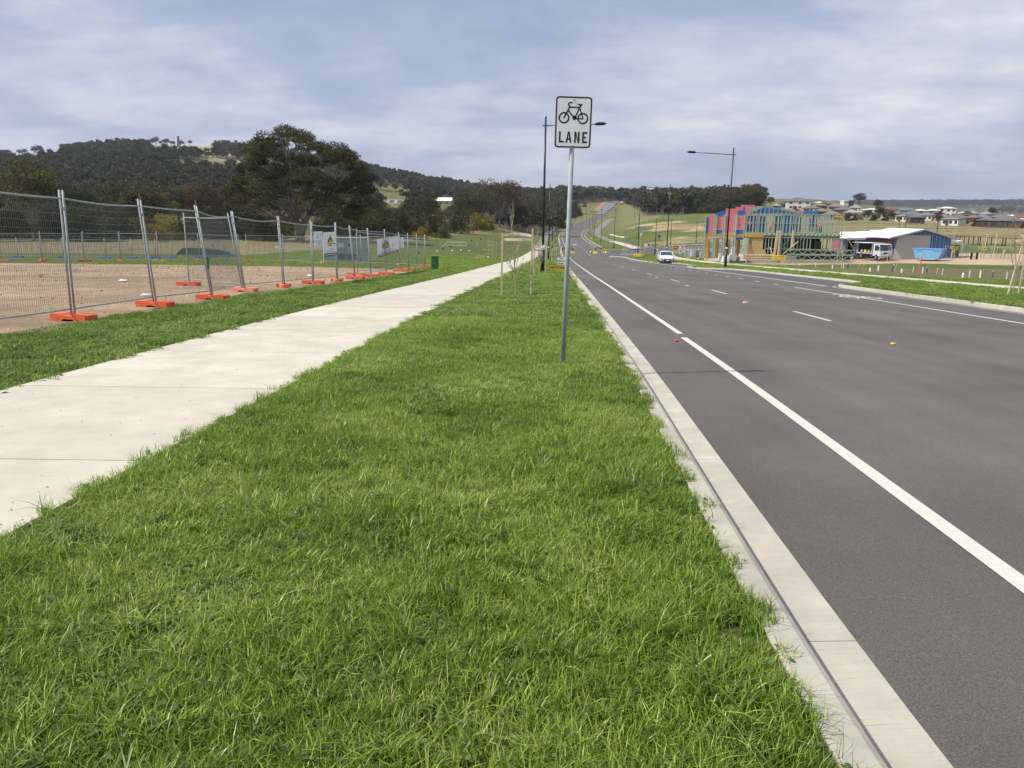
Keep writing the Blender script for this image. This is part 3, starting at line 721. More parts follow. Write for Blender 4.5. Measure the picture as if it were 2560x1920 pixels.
# the big old gum beyond the site fences
big = thing("gum_tree", "huge spreading old gum tree with pale forking limbs standing beyond the fenced dirt lot", "tree", (-43.0, 157, Z(-43.0, 157)))
big.scale = (.88, .88, .865)
def big_gum():
    rng = np.random.default_rng(5); R = []
    # crown clumps read off the outline: (across, height, radius) with several depths
    prof = [(-15.0, 11.5, 2.6), (-12.5, 13.3, 2.8), (-11.5, 16.6, 2.6), (-9.8, 19.2, 2.6), (-7.6, 21.4, 2.5), (-5, 23.0, 2.4), (-2, 24.0, 2.2), (.8, 24.2, 2.2), (3.2, 22.9, 2.4), (5.2, 21.6, 2.1),
            (6.8, 18.8, 1.8), (9.0, 20.4, 2.4), (11.2, 19.4, 2.4), (13.2, 17.4, 2.5), (14.6, 14.6, 2.6), (15.8, 12.3, 2.2), (14.5, 9.6, 2.5), (11.5, 8.0, 2.2), (-13.2, 9.6, 2.4), (-10.5, 10.6, 2.6), (-8, 8.9, 2.0),
            (-6, 13.5, 3.0), (-2.5, 16.5, 3.0), (1, 18.8, 2.6), (0, 14.2, 2.8), (4, 15.6, 2.8), (7.5, 13.3, 2.8), (10.8, 12.4, 2.9), (-9, 14.4, 2.8), (-4, 19.4, 2.6), (4.5, 11.4, 2.4), (-4, 10.6, 2.3), (8, 9.6, 2.2), (13, 6.6, 1.7)]
    for x, h, r in prof:
        for k in range(3):
            dep = rng.uniform(-1, 1) * math.sqrt(max(4, 15.5 ** 2 - x * x)) * .62
            R.append((x + rng.uniform(-1, 1), dep, h + rng.uniform(-.9, .5) - abs(dep) * .10, r * rng.uniform(.75, 1.15)))
    return R
R = big_gum(); rng = np.random.default_rng(6)
P = lobe_points(R, 95000, rng); V, F = leaf_quads(P, .36, rng)
link("crown", np_mesh("crown", V, F.astype(np.int32), [M_gum]), big)
t = MB()
t.tube([(0, 0, -1), (0, 0, 1.5), (-.3, 0, 4.4)], [1.35, 1.0, .95], 10)
t.tube([(.2, 0, 1), (1.1, .2, 4), (2.2, .3, 6.5)], [.8, .7, .55], 8)
for i, (x, y, z, r) in enumerate(R):
    if i % 3 != 1 and i % 9: continue
    s = Vector((-.3, 0, 4.2)) if x < 2 else Vector((2.2, .3, 6.2)); e = Vector((x, y, z - r * .2))
    m = s.lerp(e, .45) + Vector((rng.uniform(-.8, .8), rng.uniform(-.8, .8), -abs(x) * .05)); m2 = m.lerp(e, .5) + Vector(rng.uniform(-.7, .7, 3))
    k = rng.uniform(.13, .30)
    t.tube([s, s.lerp(m, .5) + Vector(rng.uniform(-.3, .3, 3)), m, m2, e], [k * 1.25, k, k * .8, k * .5, .05], 6)
    for _ in range(2): t.tube([m2, e + Vector(rng.uniform(-1, 1, 3)) * r], [k * .35, .03], 4)
t.obj("trunk", M_bark, big, smooth=True)

# individual trees and shrubs: picture column, base row -> stands where that ground is
belt = []   # (col, row, proto, scale, zscale, foliage, species word, colour words)
def B(c, r, p, s, sz=None, m=None, n="gum_tree", w="", cat="tree"): belt.append((c, r, p, s, sz, m, n, w, cat))
# far left, behind the second fence
B(-60, 603, 'g2', 1.0, 1.0, M_gum); B(85, 603, 'g2', 1.05, 1.22, M_olive, w="tall olive-leaved gum with a double top"); B(25, 599, 'b2', 1.1, 1.1, M_dark, "shrub", cat="shrub"); B(150, 600, 'b1', 1.3, 1.25, M_dark, "shrub", cat="shrub")
B(205, 600, 'b2', 1.2, 1.3, M_dark, "shrub", cat="shrub"); B(240, 603, 'b1', 1.35, 1.3, M_dark, "shrub", cat="shrub"); B(300, 598, 'b3', 1.0, 1.0, M_dark, "shrub", cat="shrub"); B(375, 596, 'g2', .95, 1.0, M_gum, w="dark pointed gum")
B(330, 594, 'g1', .75, .7, M_olive); B(430, 600, 'b2', 1.0, .95, M_gold, "wattle_shrub", cat="shrub"); B(400, 603, 'b3', .8, .6, M_gold, "wattle_shrub", cat="shrub"); B(475, 600, 'b1', 1.1, 1.05, M_dark, "shrub", cat="shrub")
B(520, 597, 'b3', 1.2, 1.0, M_gum2, "shrub", cat="shrub"); B(560, 598, 'b1', 1.1, 1.1, M_dark, "shrub", cat="shrub"); B(610, 599, 'b2', 1.0, .9, M_olive, "shrub", cat="shrub"); B(655, 602, 'b1', 1.1, 1.0, M_dark, "shrub", cat="shrub")
B(690, 600, 'b3', .9, .8, M_gold, "wattle_shrub", cat="shrub"); B(830, 600, 'b1', 1.2, 1.15, M_dark, "shrub", cat="shrub"); B(880, 598, 'b2', 1.3, 1.35, M_gum, "shrub", cat="shrub"); B(915, 596, 'b2', 1.2, 1.25, M_olive, "shrub", cat="shrub")
B(960, 595, 'b1', 1.35, 1.45, M_dark, "shrub", cat="shrub"); B(1000, 593, 'b3', 1.2, 1.25, M_gum2, "shrub", cat="shrub"); B(1035, 597, 'b3', .9, .9, M_gum, "shrub", cat="shrub"); B(1052, 600, 'b1', .55, .6, M_gold, "wattle_shrub", cat="shrub")
B(1105, 595, 'b2', .85, .80, M_olive, "wattle_shrub", cat="shrub"); B(1075, 589, 'b1', 1.3, 1.5, M_dark, "shrub", cat="shrub"); B(1150, 584, 'b1', 1.3, 1.6, M_dark, "shrub", cat="shrub"); B(1195, 577, 'b1', 1.25, 1.35, M_gold, "wattle_shrub", cat="shrub")
B(1222, 575, 'b2', 1.0, 1.0, M_gold, "wattle_shrub", cat="shrub"); B(1248, 567, 'g3', 1.75, 1.95, M_brown, w="tall rust-brown gum with pale limbs"); B(1205, 570, 'g3', 1.3, 1.3, M_gum); B(1290, 563, 'g1', 1.4, 1.35, M_gum)
B(1318, 558, 'g1', 1.4, 1.4, M_dark); B(1345, 553, 'g2', 1.5, 1.5, M_gum); B(1170, 572, 'g1', 1.3, 1.35, M_gum); B(1385, 546, 'g2', 1.6, 1.6, M_gum2); B(1405, 549, 'g1', 1.2, 1.1, M_gum); B(1432, 541, 'b2', 2.0, 2.6, M_dark, "gum_tree")
# middle ground between belt and hill
mid = [(60, 560, 'g1', 1.0, M_gum), (140, 562, 'g3', .9, M_gum2), (215, 557, 'g1', 1.0, M_gum), (265, 556, 'g1', 1.0, M_brown), (310, 555, 'g2', .9, M_olive), (450, 556, 'g1', 1.15, M_olive), (500, 552, 'g3', 1.0, M_olive),
       (545, 553, 'g1', 1.1, M_gum2), (590, 550, 'g3', .95, M_olive), (480, 566, 'g2', .9, M_brown), (570, 567, 'g2', .85, M_brown), (640, 556, 'g3', 1.1, M_olive), (700, 556, 'g1', 1.1, M_gum), (870, 560, 'g3', 1.1, M_gum), (920, 556, 'g1', 1.1, M_gum2),
       (955, 560, 'g1', .7, M_gum), (1025, 556, 'g3', .8, M_olive), (1050, 558, 'g1', 1.1, M_gum), (1090, 556, 'g2', .7, M_gum), (1135, 558, 'g3', .7, M_gum), (895, 575, 'g2', .9, M_olive), (990, 576, 'g1', .6, M_gum), (1060, 572, 'g1', 1.0, M_gum2), (1110, 570, 'g3', .6, M_brown),
       (20, 575, 'g2', 1.0, M_gum), (120, 578, 'g3', .8, M_dark), (-40, 565, 'g1', 1.1, M_gum), (340, 570, 'g1', .9, M_brown), (410, 562, 'g2', 1.0, M_gum), (1070, 545, 'g1', .9, M_gum), (1180, 548, 'g3', 1.3, M_gum), (1235, 546, 'g1', 1.4, M_gum2), (1290, 542, 'g1', 1.4, M_gum)]
for c, r, p, s, m in mid: B(c, r, p, s, s, m)
_r2 = np.random.default_rng(41)
for c in np.arange(-70, 1060, 27.):
    if 700 < c < 810: continue
    B(float(c + _r2.uniform(-8, 8)), float(np.interp(c, [0, 700, 900, 1060], [594, 594, 590, 585]) + _r2.uniform(-4, 3)), ['b1', 'b2', 'b3'][int(_r2.integers(3))], _r2.uniform(1.1, 1.6), _r2.uniform(1.0, 1.55), [M_dark, M_dark, M_gum, M_olive, M_gum2][int(_r2.integers(5))], "shrub", cat="shrub")
for c in np.arange(-60, 1330, 52.):
    c += _r2.uniform(-14, 14)
    if 1072 < c < 1142 or 948 < c < 1026: continue
    B(float(c), float(np.interp(c, [0, 700, 1000, 1330], [566, 566, 566, 552]) + _r2.uniform(-7, 7)), ['g1', 'g2', 'g3'][int(_r2.integers(3))], _r2.uniform(.9, 1.3), _r2.uniform(.85, 1.2), [M_dark, M_gum, M_gum, M_olive, M_gum2, M_brown][int(_r2.integers(6))])
# the wood on the crest to the right of the far road
rr_ = np.random.default_rng(31)
for c in np.linspace(1572, 1888, 16): B(float(c), float(np.interp(c, [1575, 1620, 1700, 1800, 1885], [510, 528, 533, 533, 529])), 'b1', rr_.uniform(1.3, 1.9), rr_.uniform(1.0, 1.5), M_dark, 'shrub', cat='shrub')
for c in np.linspace(1262, 1425, 9): B(float(c), float(np.interp(c, [1262, 1425], [562, 545])), 'b1', 1.8, 1.5, M_dark, 'shrub', cat='shrub')
for c in np.linspace(1575, 1885, 30):
    B(float(c + rr_.uniform(-5, 5)), float(np.interp(c, [1575, 1620, 1700, 1800, 1885], [508, 524, 530, 529, 527]) + rr_.uniform(-5, 3)), ['g1', 'g2', 'g3'][int(rr_.integers(3))], rr_.uniform(1.0, 1.4), rr_.uniform(.95, 1.3), [M_gum, M_gum, M_brown, M_gum2, M_dark][int(rr_.integers(5))])
for c, r, s in ((1623, 531, 1.3), (1648, 530, 1.4), (1668, 527, 1.2), (1735, 528, .9), (1760, 532, .7)): B(c, r, 'b1', s * 1.5, s * 1.7, M_dark, "shrub", cat="shrub")
for c in (1436, 1443, 1462, 1480, 1498, 1512, 1526): B(c, 493 if c > 1470 else 489, 'g1', 1.5, 1.6, M_gum)
B(1438, 535, 'b1', 1.7, 2.2, M_dark, "gum_tree", "lone dark tree on the grassy hill"); B(1450, 540, 'b3', .8, .7, M_dark, "shrub", cat="shrub"); B(1461, 517, 'b3', .8, .8, M_dark, "shrub", cat="shrub")
# trees in and around the distant estate
est = [(1925, 516, 1.1, M_dark), (1903, 519, .9, M_dark), (1968, 519, .9, M_olive), (2148, 517, 1.55, M_dark), (2120, 552, .8, M_gum), (2135, 551, .9, M_dark), (2150, 549, .9, M_pale), (2168, 551, 1.25, M_dark), (2182, 552, .9, M_dark), (2198, 551, 1.5, M_dark),
       (2212, 552, .95, M_dark), (2228, 553, 1.15, M_dark), (2284, 556, .9, M_dark), (2300, 557, .7, M_dark), (2345, 559, 1.0, M_dark), (2398, 561, .9, M_dark), (2412, 560, .8, M_dark), (2436, 566, .95, M_dark), (2455, 552, .8, M_pale), (2475, 551, .8, M_pale), (2500, 549, .8, M_pale),
       (2440, 548, .8, M_pale), (2551, 567, .7, M_pale), (2060, 519, .8, M_dark), (2103, 517, .7, M_dark), (2008, 515, .8, M_gum), (2550, 543, 1.0, M_dark), (2505, 541, 1.1, M_dark), (2525, 541, 1.1, M_dark), (2480, 543, 1.0, M_dark), (2420, 545, .9, M_dark), (2192, 527, 1.2, M_dark), (2350, 545, .9, M_gum)]
_r3 = np.random.default_rng(91)
for _ in range(34): est.append((float(_r3.uniform(1930, 2570)), 0, float(_r3.uniform(.5, .85)), [M_dark, M_gum, M_dark, M_olive, M_pale][int(_r3.integers(5))]))
est = [(c, r or float(np.interp(c, [1930, 2100, 2250, 2570], [522, 540, 547, 560]) + _r3.uniform(-9, 6)), s, m) for c, r, s, m in est]
for c, r, s, m in est:
    h = hit(c, r) or hit(c, r + 6); q = s * 21 * math.hypot(*h) / 1970
    B(c, r, 'b3' if s < 1 else 'g1', q / (7 if s < 1 else 12), q / (7 if s < 1 else 12), m, "suburban_tree", "", "tree")
colour_word = {M_gum.name: "olive-green", M_gum2.name: "grey-green", M_brown.name: "rust-brown", M_olive.name: "yellowish olive", M_dark.name: "dark green", M_gold.name: "golden flowering", M_pale.name: "pale leafless-looking"}
import collections
cnt = collections.Counter(); rows = sorted(range(len(belt)), key=lambda i: belt[i][0])
zone_of = lambda c, r: ("beyond the fenced dirt lot" if c < 740 and r >= 575 else "below the wooded hill behind the shrub belt" if c < 1260 and r < 575 else "at the lawn's far edge behind the green cabinet" if c < 1260 else "along the left side of the far road" if c < 1470 and r > 500 else
    "on the crest beside the far hill road" if c < 1560 and r < 500 else "in the wood behind the half-built timber house" if c < 1890 and r < 540 else "among the houses of the distant estate" if c > 1890 else "in the far paddock")
ORD = ["first", "second", "third", "fourth", "fifth", "sixth", "seventh", "eighth", "ninth", "tenth"]
def nth(k): return ORD[k] if k < 10 else "%d%s" % (k + 1, {1: 'st', 2: 'nd', 3: 'rd'}.get((k + 1) % 10, 'th') if (k + 1) // 10 != 1 else 'th')
for i in rows:
    c, r, p, s, sz, m, n, w, cat = belt[i]; h = hit(c, r)
    if h is None: print("NO HIT", c, r); continue
    cw = colour_word[m.name]; zn = zone_of(c, r); key = (cat, cw, zn); k = cnt[key]; cnt[key] += 1
    lab = (w + ", " if w else "") + "%s %s %s, %s from the left" % (cw, cat, zn, nth(k)) if not w else w + " " + zn
    place_tree(p, n, lab, cat, h[0], h[1], RNG.uniform(0, 6.28), s * RNG.uniform(.95, 1.05), sz * RNG.uniform(.95, 1.05) if sz else None, group="trees and shrubs " + zn, mleaf=m)

# ------------------------------------------------------------------ scatter by instances: only for what nobody would count
def scatter(name, pts, rot, scl, idx, protos, label, cat, mname=None):
    coll = bpy.data.collections.new(name + "_sources")
    for k, me in enumerate(protos):
        o = bpy.data.objects.new("%s_source_%02d" % (name, k), me); coll.objects.link(o)
    me = bpy.data.meshes.new(name); me.vertices.add(len(pts)); me.vertices.foreach_set('co', np.asarray(pts, np.float32).ravel())
    for nm, ty, arr in (('rot', 'FLOAT_VECTOR', rot), ('scl', 'FLOAT_VECTOR', scl)):
        a = me.attributes.new(nm, ty, 'POINT'); a.data.foreach_set('vector', np.asarray(arr, np.float32).ravel())
    a = me.attributes.new('idx', 'INT', 'POINT'); a.data.foreach_set('value', np.asarray(idx, np.int32))
    me.update()
    o = link(name, me, kind='stuff', label=label, category=cat)
    ng = bpy.data.node_groups.new(name, 'GeometryNodeTree')
    ng.interface.new_socket('Geometry', in_out='INPUT', socket_type='NodeSocketGeometry'); ng.interface.new_socket('Geometry', in_out='OUTPUT', socket_type='NodeSocketGeometry')
    gi = ng.nodes.new('NodeGroupInput'); go = ng.nodes.new('NodeGroupOutput'); ip = ng.nodes.new('GeometryNodeInstanceOnPoints')
    ci = ng.nodes.new('GeometryNodeCollectionInfo'); ci.inputs['Collection'].default_value = coll; ci.inputs['Separate Children'].default_value = True; ci.inputs['Reset Children'].default_value = True
    def na_(nm, ty):
        q = ng.nodes.new('GeometryNodeInputNamedAttribute'); q.data_type = ty; q.inputs['Name'].default_value = nm; return q.outputs['Attribute']
    mp = ng.nodes.new('GeometryNodeMeshToPoints')
    L = ng.links.new; L(gi.outputs[0], mp.inputs[0]); L(mp.outputs[0], ip.inputs['Points']); L(ci.outputs[0], ip.inputs['Instance'])
    ip.inputs['Pick Instance'].default_value = True
    L(na_('idx', 'INT'), ip.inputs['Instance Index']); L(na_('scl', 'FLOAT_VECTOR'), ip.inputs['Scale'])
    er = ng.nodes.new('FunctionNodeEulerToRotation'); L(na_('rot', 'FLOAT_VECTOR'), er.inputs[0]); L(er.outputs[0], ip.inputs['Rotation'])
    L(ip.outputs[0], go.inputs[0])
    md = o.modifiers.new("scatter", 'NODES'); md.node_group = ng
    return o

# hill forest
M_hill = mfol("forest_leaves", (.036, .041, .022), (.082, .083, .046), .14, .5)
M_hill2 = mfol("forest_leaves_brown", (.055, .048, .03), (.10, .082, .05), .14, .5)
fp = []
for k in range(7):
    rng = np.random.default_rng(100 + k); nl = 7
    lob = []
    for i in range(nl):
        a = rng.uniform(0, 6.28); q = rng.uniform(0, 3.6); lob.append((q * math.cos(a), q * math.sin(a), rng.uniform(5.5, 9.5) - q * .5, rng.uniform(1.6, 2.8)))
    P = lobe_points(lob, 420, rng); V, F = leaf_quads(P, 1.15, rng, aspect=.7)
    tb = MB(); tb.tube([(0, 0, -1), (0, 0, 6)], [.28, .18], 5); nv = len(V)
    V = np.concatenate([V, np.array([tuple(v) for v in tb.v])]); F = [tuple(f) for f in F] + [tuple(i + nv for i in f) for f in tb.f]
    mi = [0] * (len(F) - len(tb.f)) + [1] * len(tb.f)
    fp.append(np_mesh("forest_source", V, F, [M_hill if k < 5 else M_hill2, M_bark], mi))
rng = np.random.default_rng(77)
N = 60000
rad = np.sqrt(rng.uniform(330 ** 2, 1750 ** 2, N)); ang = np.radians(rng.uniform(-40, 26, N))
fx, fy = rad * np.sin(ang), rad * np.cos(ang); keep = rng.uniform(size=N) < forest_density(fx, fy) * np.where(rad > 900, .36, .40)
fx, fy, rad, ang = fx[keep], fy[keep], rad[keep], ang[keep]
# drop those behind the crests (nothing of them shows)
zt = z0(fx, fy)
vis = np.ones(len(fx), bool)
for tt in np.linspace(.35, .985, 36):
    vis &= (CH + (zt + 11 - CH) * tt) > z0(fx * tt, fy * tt) - 1
fx, fy, rad, ang, zt = fx[vis], fy[vis], rad[vis], ang[vis], zt[vis]
print("forest trees", len(fx))
s = rng.uniform(.6, 1.15, len(fx)); right = np.degrees(ang) > 3
s = np.where(right, s * 1.3, s)
scatter("hill_forest", np.stack([fx, fy, zt], 1), np.stack([0 * fx, 0 * fx, rng.uniform(0, 6.28, len(fx))], 1), np.stack([s, s, s * rng.uniform(.8, 1.15, len(fx))], 1), rng.integers(0, 7, len(fx)), fp,
        "dark eucalypt forest covering the hillside behind everything", "forest")
# woods on the far blue ridge
N = 4000; rad = rng.uniform(4300, 5300, N); ang = np.radians(rng.uniform(20, 38, N)); fx, fy = rad * np.sin(ang), rad * np.cos(ang)
k = fbm(fx, fy, 500, 9) > .47; fx, fy = fx[k], fy[k]; n = len(fx)
scatter("ridge_forest", np.stack([fx, fy, z0(fx, fy)], 1), np.stack([0 * fx, 0 * fx, rng.uniform(0, 6.28, n)], 1), np.repeat((rng.uniform(1.2, 3.6, n))[:, None], 3, 1), rng.integers(0, 7, n), fp,
        "thin line of trees along the far blue ridge", "forest")

# ------------------------------------------------------------------ grass: real blades
def mgrass(name, cols, trans=.35):
    m = bpy.data.materials.new(name); m.use_nodes = True; t = m.node_tree; b = t.nodes['Principled BSDF']; b.inputs['Roughness'].default_value = .38; b.inputs['Specular IOR Level'].default_value = .5
    gi = t.nodes.new('ShaderNodeNewGeometry'); r = t.nodes.new('ShaderNodeValToRGB'); el = r.color_ramp.elements
    while len(el) < len(cols): el.new(.5)
    for e, (p, c) in zip(el, cols): e.position = p; e.color = (*c, 1)
    n = t.nodes.new('ShaderNodeTexNoise'); n.inputs['Scale'].default_value = .8; n.inputs['Detail'].default_value = 4
    t.links.new(gi.outputs['Position'], n.inputs['Vector'])
    n2 = t.nodes.new('ShaderNodeMapRange'); n2.inputs[1].default_value = .36; n2.inputs[2].default_value = .64; n2.inputs[3].default_value = -.20; n2.inputs[4].default_value = .17
    t.links.new(n.outputs['Fac'], n2.inputs[0])
    ad = t.nodes.new('ShaderNodeMath'); ad.operation = 'ADD'; ad.use_clamp = True; t.links.new(gi.outputs['Random Per Island'], ad.inputs[0]); t.links.new(n2.outputs[0], ad.inputs[1])
    t.links.new(ad.outputs[0], r.inputs[0]); t.links.new(r.outputs[0], b.inputs['Base Color'])
    tr = t.nodes.new('ShaderNodeBsdfTranslucent'); ms = t.nodes.new('ShaderNodeMixShader'); ms.inputs[0].default_value = trans
    t.links.new(r.outputs[0], tr.inputs[0]); t.links.new(b.outputs[0], ms.inputs[1]); t.links.new(tr.outputs[0], ms.inputs[2]); t.links.new(ms.outputs[0], t.nodes['Material Output'].inputs['Surface'])
    return m
M_grass = mgrass("grass_blades", [(0, (.085, .155, .014)), (.30, (.180, .290, .028)), (.60, (.300, .430, .055)), (.90, (.46, .57, .12)), (.99, (.58, .64, .20)), (1, (.54, .52, .26))])
M_clover = mgrass("clover_leaves", [(0, (.055, .110, .018)), (.6, (.095, .165, .030)), (1, (.15, .23, .05))], .32)
def blades(rng, n, R, h, w, lean, seg=3, clumps=0, clov=0, cs=.011):
    if clumps:
        cc = rng.uniform(-R, R, (clumps, 2)); base = cc[rng.integers(0, clumps, n)] + rng.normal(size=(n, 2)) * R * .16
    else: base = rng.uniform(-R, R, (n, 2))
    H = h * rng.uniform(.45, 1.25, n); ln = np.abs(rng.normal(size=n)) * lean * H + .15 * H; an = rng.uniform(0, 2 * math.pi, n); wd = w * rng.uniform(.6, 1.3, n)
    dx, dy = np.cos(an), np.sin(an); fa = an + rng.uniform(-.9, .9, n) + math.pi / 2; sx, sy = np.cos(fa), np.sin(fa)
    V = []; 
    ts = np.linspace(0, 1, seg + 1)
    for j, q in enumerate(ts):
        cx_ = base[:, 0] + dx * ln * q ** 1.8; cy_ = base[:, 1] + dy * ln * q ** 1.8; cz_ = H * (q - .32 * (ln / H).clip(0, 1.4) * q ** 2.6)
        if j < seg:
            ww = wd * (1 - .55 * q); V += [np.stack([cx_ - sx * ww, cy_ - sy * ww, cz_], 1), np.stack([cx_ + sx * ww, cy_ + sy * ww, cz_], 1)]
        else: V.append(np.stack([cx_, cy_, cz_], 1))
    V = np.stack(V, 1); k = V.shape[1]; base_i = np.arange(n)[:, None] * k
    F = []
    for j in range(seg - 1): F.append(base_i + np.array([[2 * j, 2 * j + 1, 2 * j + 3, 2 * j + 2]]))
    T = base_i + np.array([[2 * seg - 2, 2 * seg - 1, 2 * seg]])
    V = V.reshape(-1, 3); F = [tuple(f) for f in np.concatenate(F)] + [tuple(f) for f in T] if seg > 1 else [tuple(f) for f in T]
    mi = [0] * len(F)
    if clov:
        c = rng.uniform(-R, R, (clov, 2)); z = h * rng.uniform(.25, .62, clov); nv = len(V); VV = []; FF = []
        for i in range(clov):
            a0 = rng.uniform(0, 6.28)
            for q in range(3):
                a = a0 + q * 2.094; s_ = cs * rng.uniform(.7, 1.2); px, py = c[i, 0] + math.cos(a) * s_, c[i, 1] + math.sin(a) * s_; tz = rng.uniform(-.35, .35, 2)
                o = len(VV) + nv
                for b_ in range(6):
                    e = b_ * math.pi / 3; ux, uy = math.cos(e) * s_, math.sin(e) * s_; VV.append((px + ux, py + uy, z[i] + ux * tz[0] + uy * tz[1]))
                FF.append(tuple(range(o, o + 6)))
        V = np.concatenate([V, np.array(VV)]); F += FF; mi += [1] * len(FF)
    return V, F, mi
def gmesh(seed, **k):
    V, F, mi = blades(np.random.default_rng(seed), **k); return np_mesh("grass_source", V, F, [M_grass, M_clover], mi)
near = [gmesh(s, n=290, R=.13, h=.072, w=.0023, lean=.50, clumps=18, clov=16, cs=.0075) for s in range(4)] + [gmesh(10 + s, n=280, R=.13, h=.085, w=.0026, lean=.60, clumps=14, clov=2) for s in range(4)] + \
       [gmesh(20 + s, n=170, R=.13, h=.062, w=.0022, lean=.6, clov=110, cs=.0070) for s in range(3)] + [gmesh(30, n=120, R=.12, h=.14, w=.0030, lean=.7, clumps=4, clov=3), gmesh(31, n=60, R=.12, h=.17, w=.0034, lean=.9, clumps=3)]
midg = [gmesh(40 + s, n=260, R=.24, h=.085, w=.0042, lean=.6, seg=2, clumps=18, clov=30, cs=.016) for s in range(5)]
farg = [gmesh(50 + s, n=240, R=.55, h=.085, w=.011, lean=.6, seg=2, clumps=22) for s in range(4)]
def fill(name, x0, x1, y0, y1, dens, mask, protos, wts, label, cat, sc=(.75, 1.25), seed=0):
    rng = np.random.default_rng(seed + 900); n = int((x1 - x0) * (y1 - y0) * dens)
    x = rng.uniform(x0, x1, n); y = rng.uniform(y0, y1, n); k = mask(x, y)
    # only within reach of the view (and a few steps to either side)
    k &= np.abs(np.degrees(np.arctan2(x, y + 1.2))) < 46
    x, y = x[k], y[k]; n = len(x); w = wts(x, y) if callable(wts) else np.repeat(np.array(wts)[None], n, 0)
    w = w / w.sum(1)[:, None]; u = rng.uniform(size=n)[:, None]; idx = (np.cumsum(w, 1) < u).sum(1).clip(0, len(protos) - 1)
    hN = .72 + .6 * fbm(x, y, .9, 21)
    s_ = rng.uniform(*sc, n)
    tilt = rng.normal(size=(n, 2)) * .08
    print(name, n)
    return scatter(name, np.stack([x, y, z0(x, y) - .004], 1), np.stack([tilt[:, 0], tilt[:, 1], rng.uniform(0, 6.28, n)], 1), np.stack([s_, s_, s_ * hN], 1), idx, protos, label, cat)
def verge(x, y, e=.04): return (x > PR(y) + e) & (x < FL(y) - .15 - e)
def leftstrip(x, y, e=.05):
    jx = (fbm(x, y, 1.1, 11) - .5) * .7 * .55
    return (x < PL(y) - e) & ~inpoly(x + .15, y, P_dirt) & (x > -60)
def rightgrass(x, y): return ((x > FR(y) + .3) & ((x < RPL(y) - .1) | (x > RPR(y) + .1))) & ~inpoly(x, y, P_brown) & ~inpoly(x, y, P_lot) & (x < RPR(y) + 6)
def nearw(x, y):
    c = fbm(x, y, .8, 33); L = fbm(x, y, .5, 35)
    w = np.zeros((len(x), 13)); w[:, :4] = 1; w[:, 4:8] = np.clip((.62 - c) * 7, .1, 2.5)[:, None]; w[:, 8:11] = np.clip((c - .57) * 8 + np.clip(-x, 0, 3) * .12, 0, 1.5)[:, None]; w[:, 11] = np.clip((L - .56) * 4, .05, 2); w[:, 12] = .10
    return w
fill("verge_grass", -3, 3, .5, 7.5, 84, lambda x, y: verge(x, y, .085), near, nearw, "lush green grass and clover filling the near verge between path and kerb", "grass")
fill("verge_grass", -3, 3, 7.5, 17, 56, lambda x, y: verge(x, y, .08), [near[i] for i in (0, 1, 4, 5, 6, 8, 9)], [1, 1, 1, 1, 1, .7, .7], "green grass of the verge around the bicycle lane sign", "grass", (.9, 1.4), seed=1)
fill("verge_grass", -3, 5, 17, 42, 15, lambda x, y: verge(x, y, .12), midg, [1] * 5, "green grass of the verge around the staked sapling", "grass", (.85, 1.2), seed=2)
fill("verge_grass", -3, 9, 42, 130, 3.2, lambda x, y: verge(x, y, .3), farg, [1] * 4, "green grass of the verge by the street lights", "grass", (.85, 1.15), seed=3)
fill("lawn_grass", -9, -3, 3, 17, 26, lambda x, y: leftstrip(x, y, .12), midg, [1] * 5, "green grass strip between dirt lot and concrete path", "grass", (.7, 1.1), seed=4)
fill("lawn_grass", -10, -1, 17, 50, 11, lambda x, y: leftstrip(x, y, .16), midg, [1] * 5, "green grass strip beside the fence feet", "grass", (.8, 1.2), seed=5)
fill("lawn_grass", -34, 4, 50, 125, 2.4, lambda x, y: leftstrip(x, y, .4), farg, [1] * 4, "green lawn beyond the green cabinet", "grass", (.85, 1.1), seed=6)
fill("right_verge_grass", 14, 34, 18, 60, 5, rightgrass, midg, [1] * 5, "green grass between the right kerb and footpath", "grass", (.9, 1.3), seed=7)
fill("right_verge_grass", 18, 40, 60, 130, 2, rightgrass, farg, [1] * 4, "green grass around the parking bays", "grass", (.85, 1.1), seed=8)
# straggling stems that lean out over the concrete edges
edge_p = [gmesh(60 + s, n=14, R=.05, h=.15, w=.0014, lean=1.15) for s in range(4)]
def edgef(x, y): return ((np.abs(x - (FL(y) - .17)) < .035) | (np.abs(x - PR(y) - .03) < .04)) & (y > .5)
fill("edge_grass", -3, 3, .5, 16, 85, edgef, edge_p, [1] * 4, "straggling grass stems leaning over kerb and path edges", "grass", (.45, .95), seed=9)
# ------------------------------------------------------------------ materials of made things
m_galv = mat("galvanised_steel", (.36, .395, .405), .62, metal=0.0, spec=.3, var=.16, scale=5, detail=6)
m_wire = mat("fence_wire", (.22, .225, .22), .6, metal=.2)
m_rust = mat("rusty_steel", (.22, .10, .06), .9, var=.3, scale=20)
m_black = mat("black_paint", (.012, .013, .018), .38)
m_whitep = mat("white_powder_coat", (.78, .79, .78), .5, var=.03, scale=6)
m_signw = mat("sign_white", (.84, .86, .84), .42, var=.035, scale=5)
m_signk = mat("sign_black", (.012, .012, .016), .45)
m_yel = mat("sign_yellow", (.80, .46, .02), .5)
m_yel2 = mat("yellow_plastic", (.78, .60, .06), .5)
m_red = mat("red_paint", (.62, .05, .035), .5)
m_orange = [mat("orange_plastic_%s" % n, c, .6, var=.16, scale=6, col2=None, bump=.25, bscale=40) for n, c in (("a", (.70, .125, .050)), ("b", (.74, .21, .075)), ("c", (.76, .30, .17)), ("d", (.68, .115, .07)))]
m_bluep = mat("blue_plastic", (.06, .22, .55), .5)
m_greenbox = mat("green_cabinet_paint", (.045, .16, .055), .55, var=.08, scale=3)
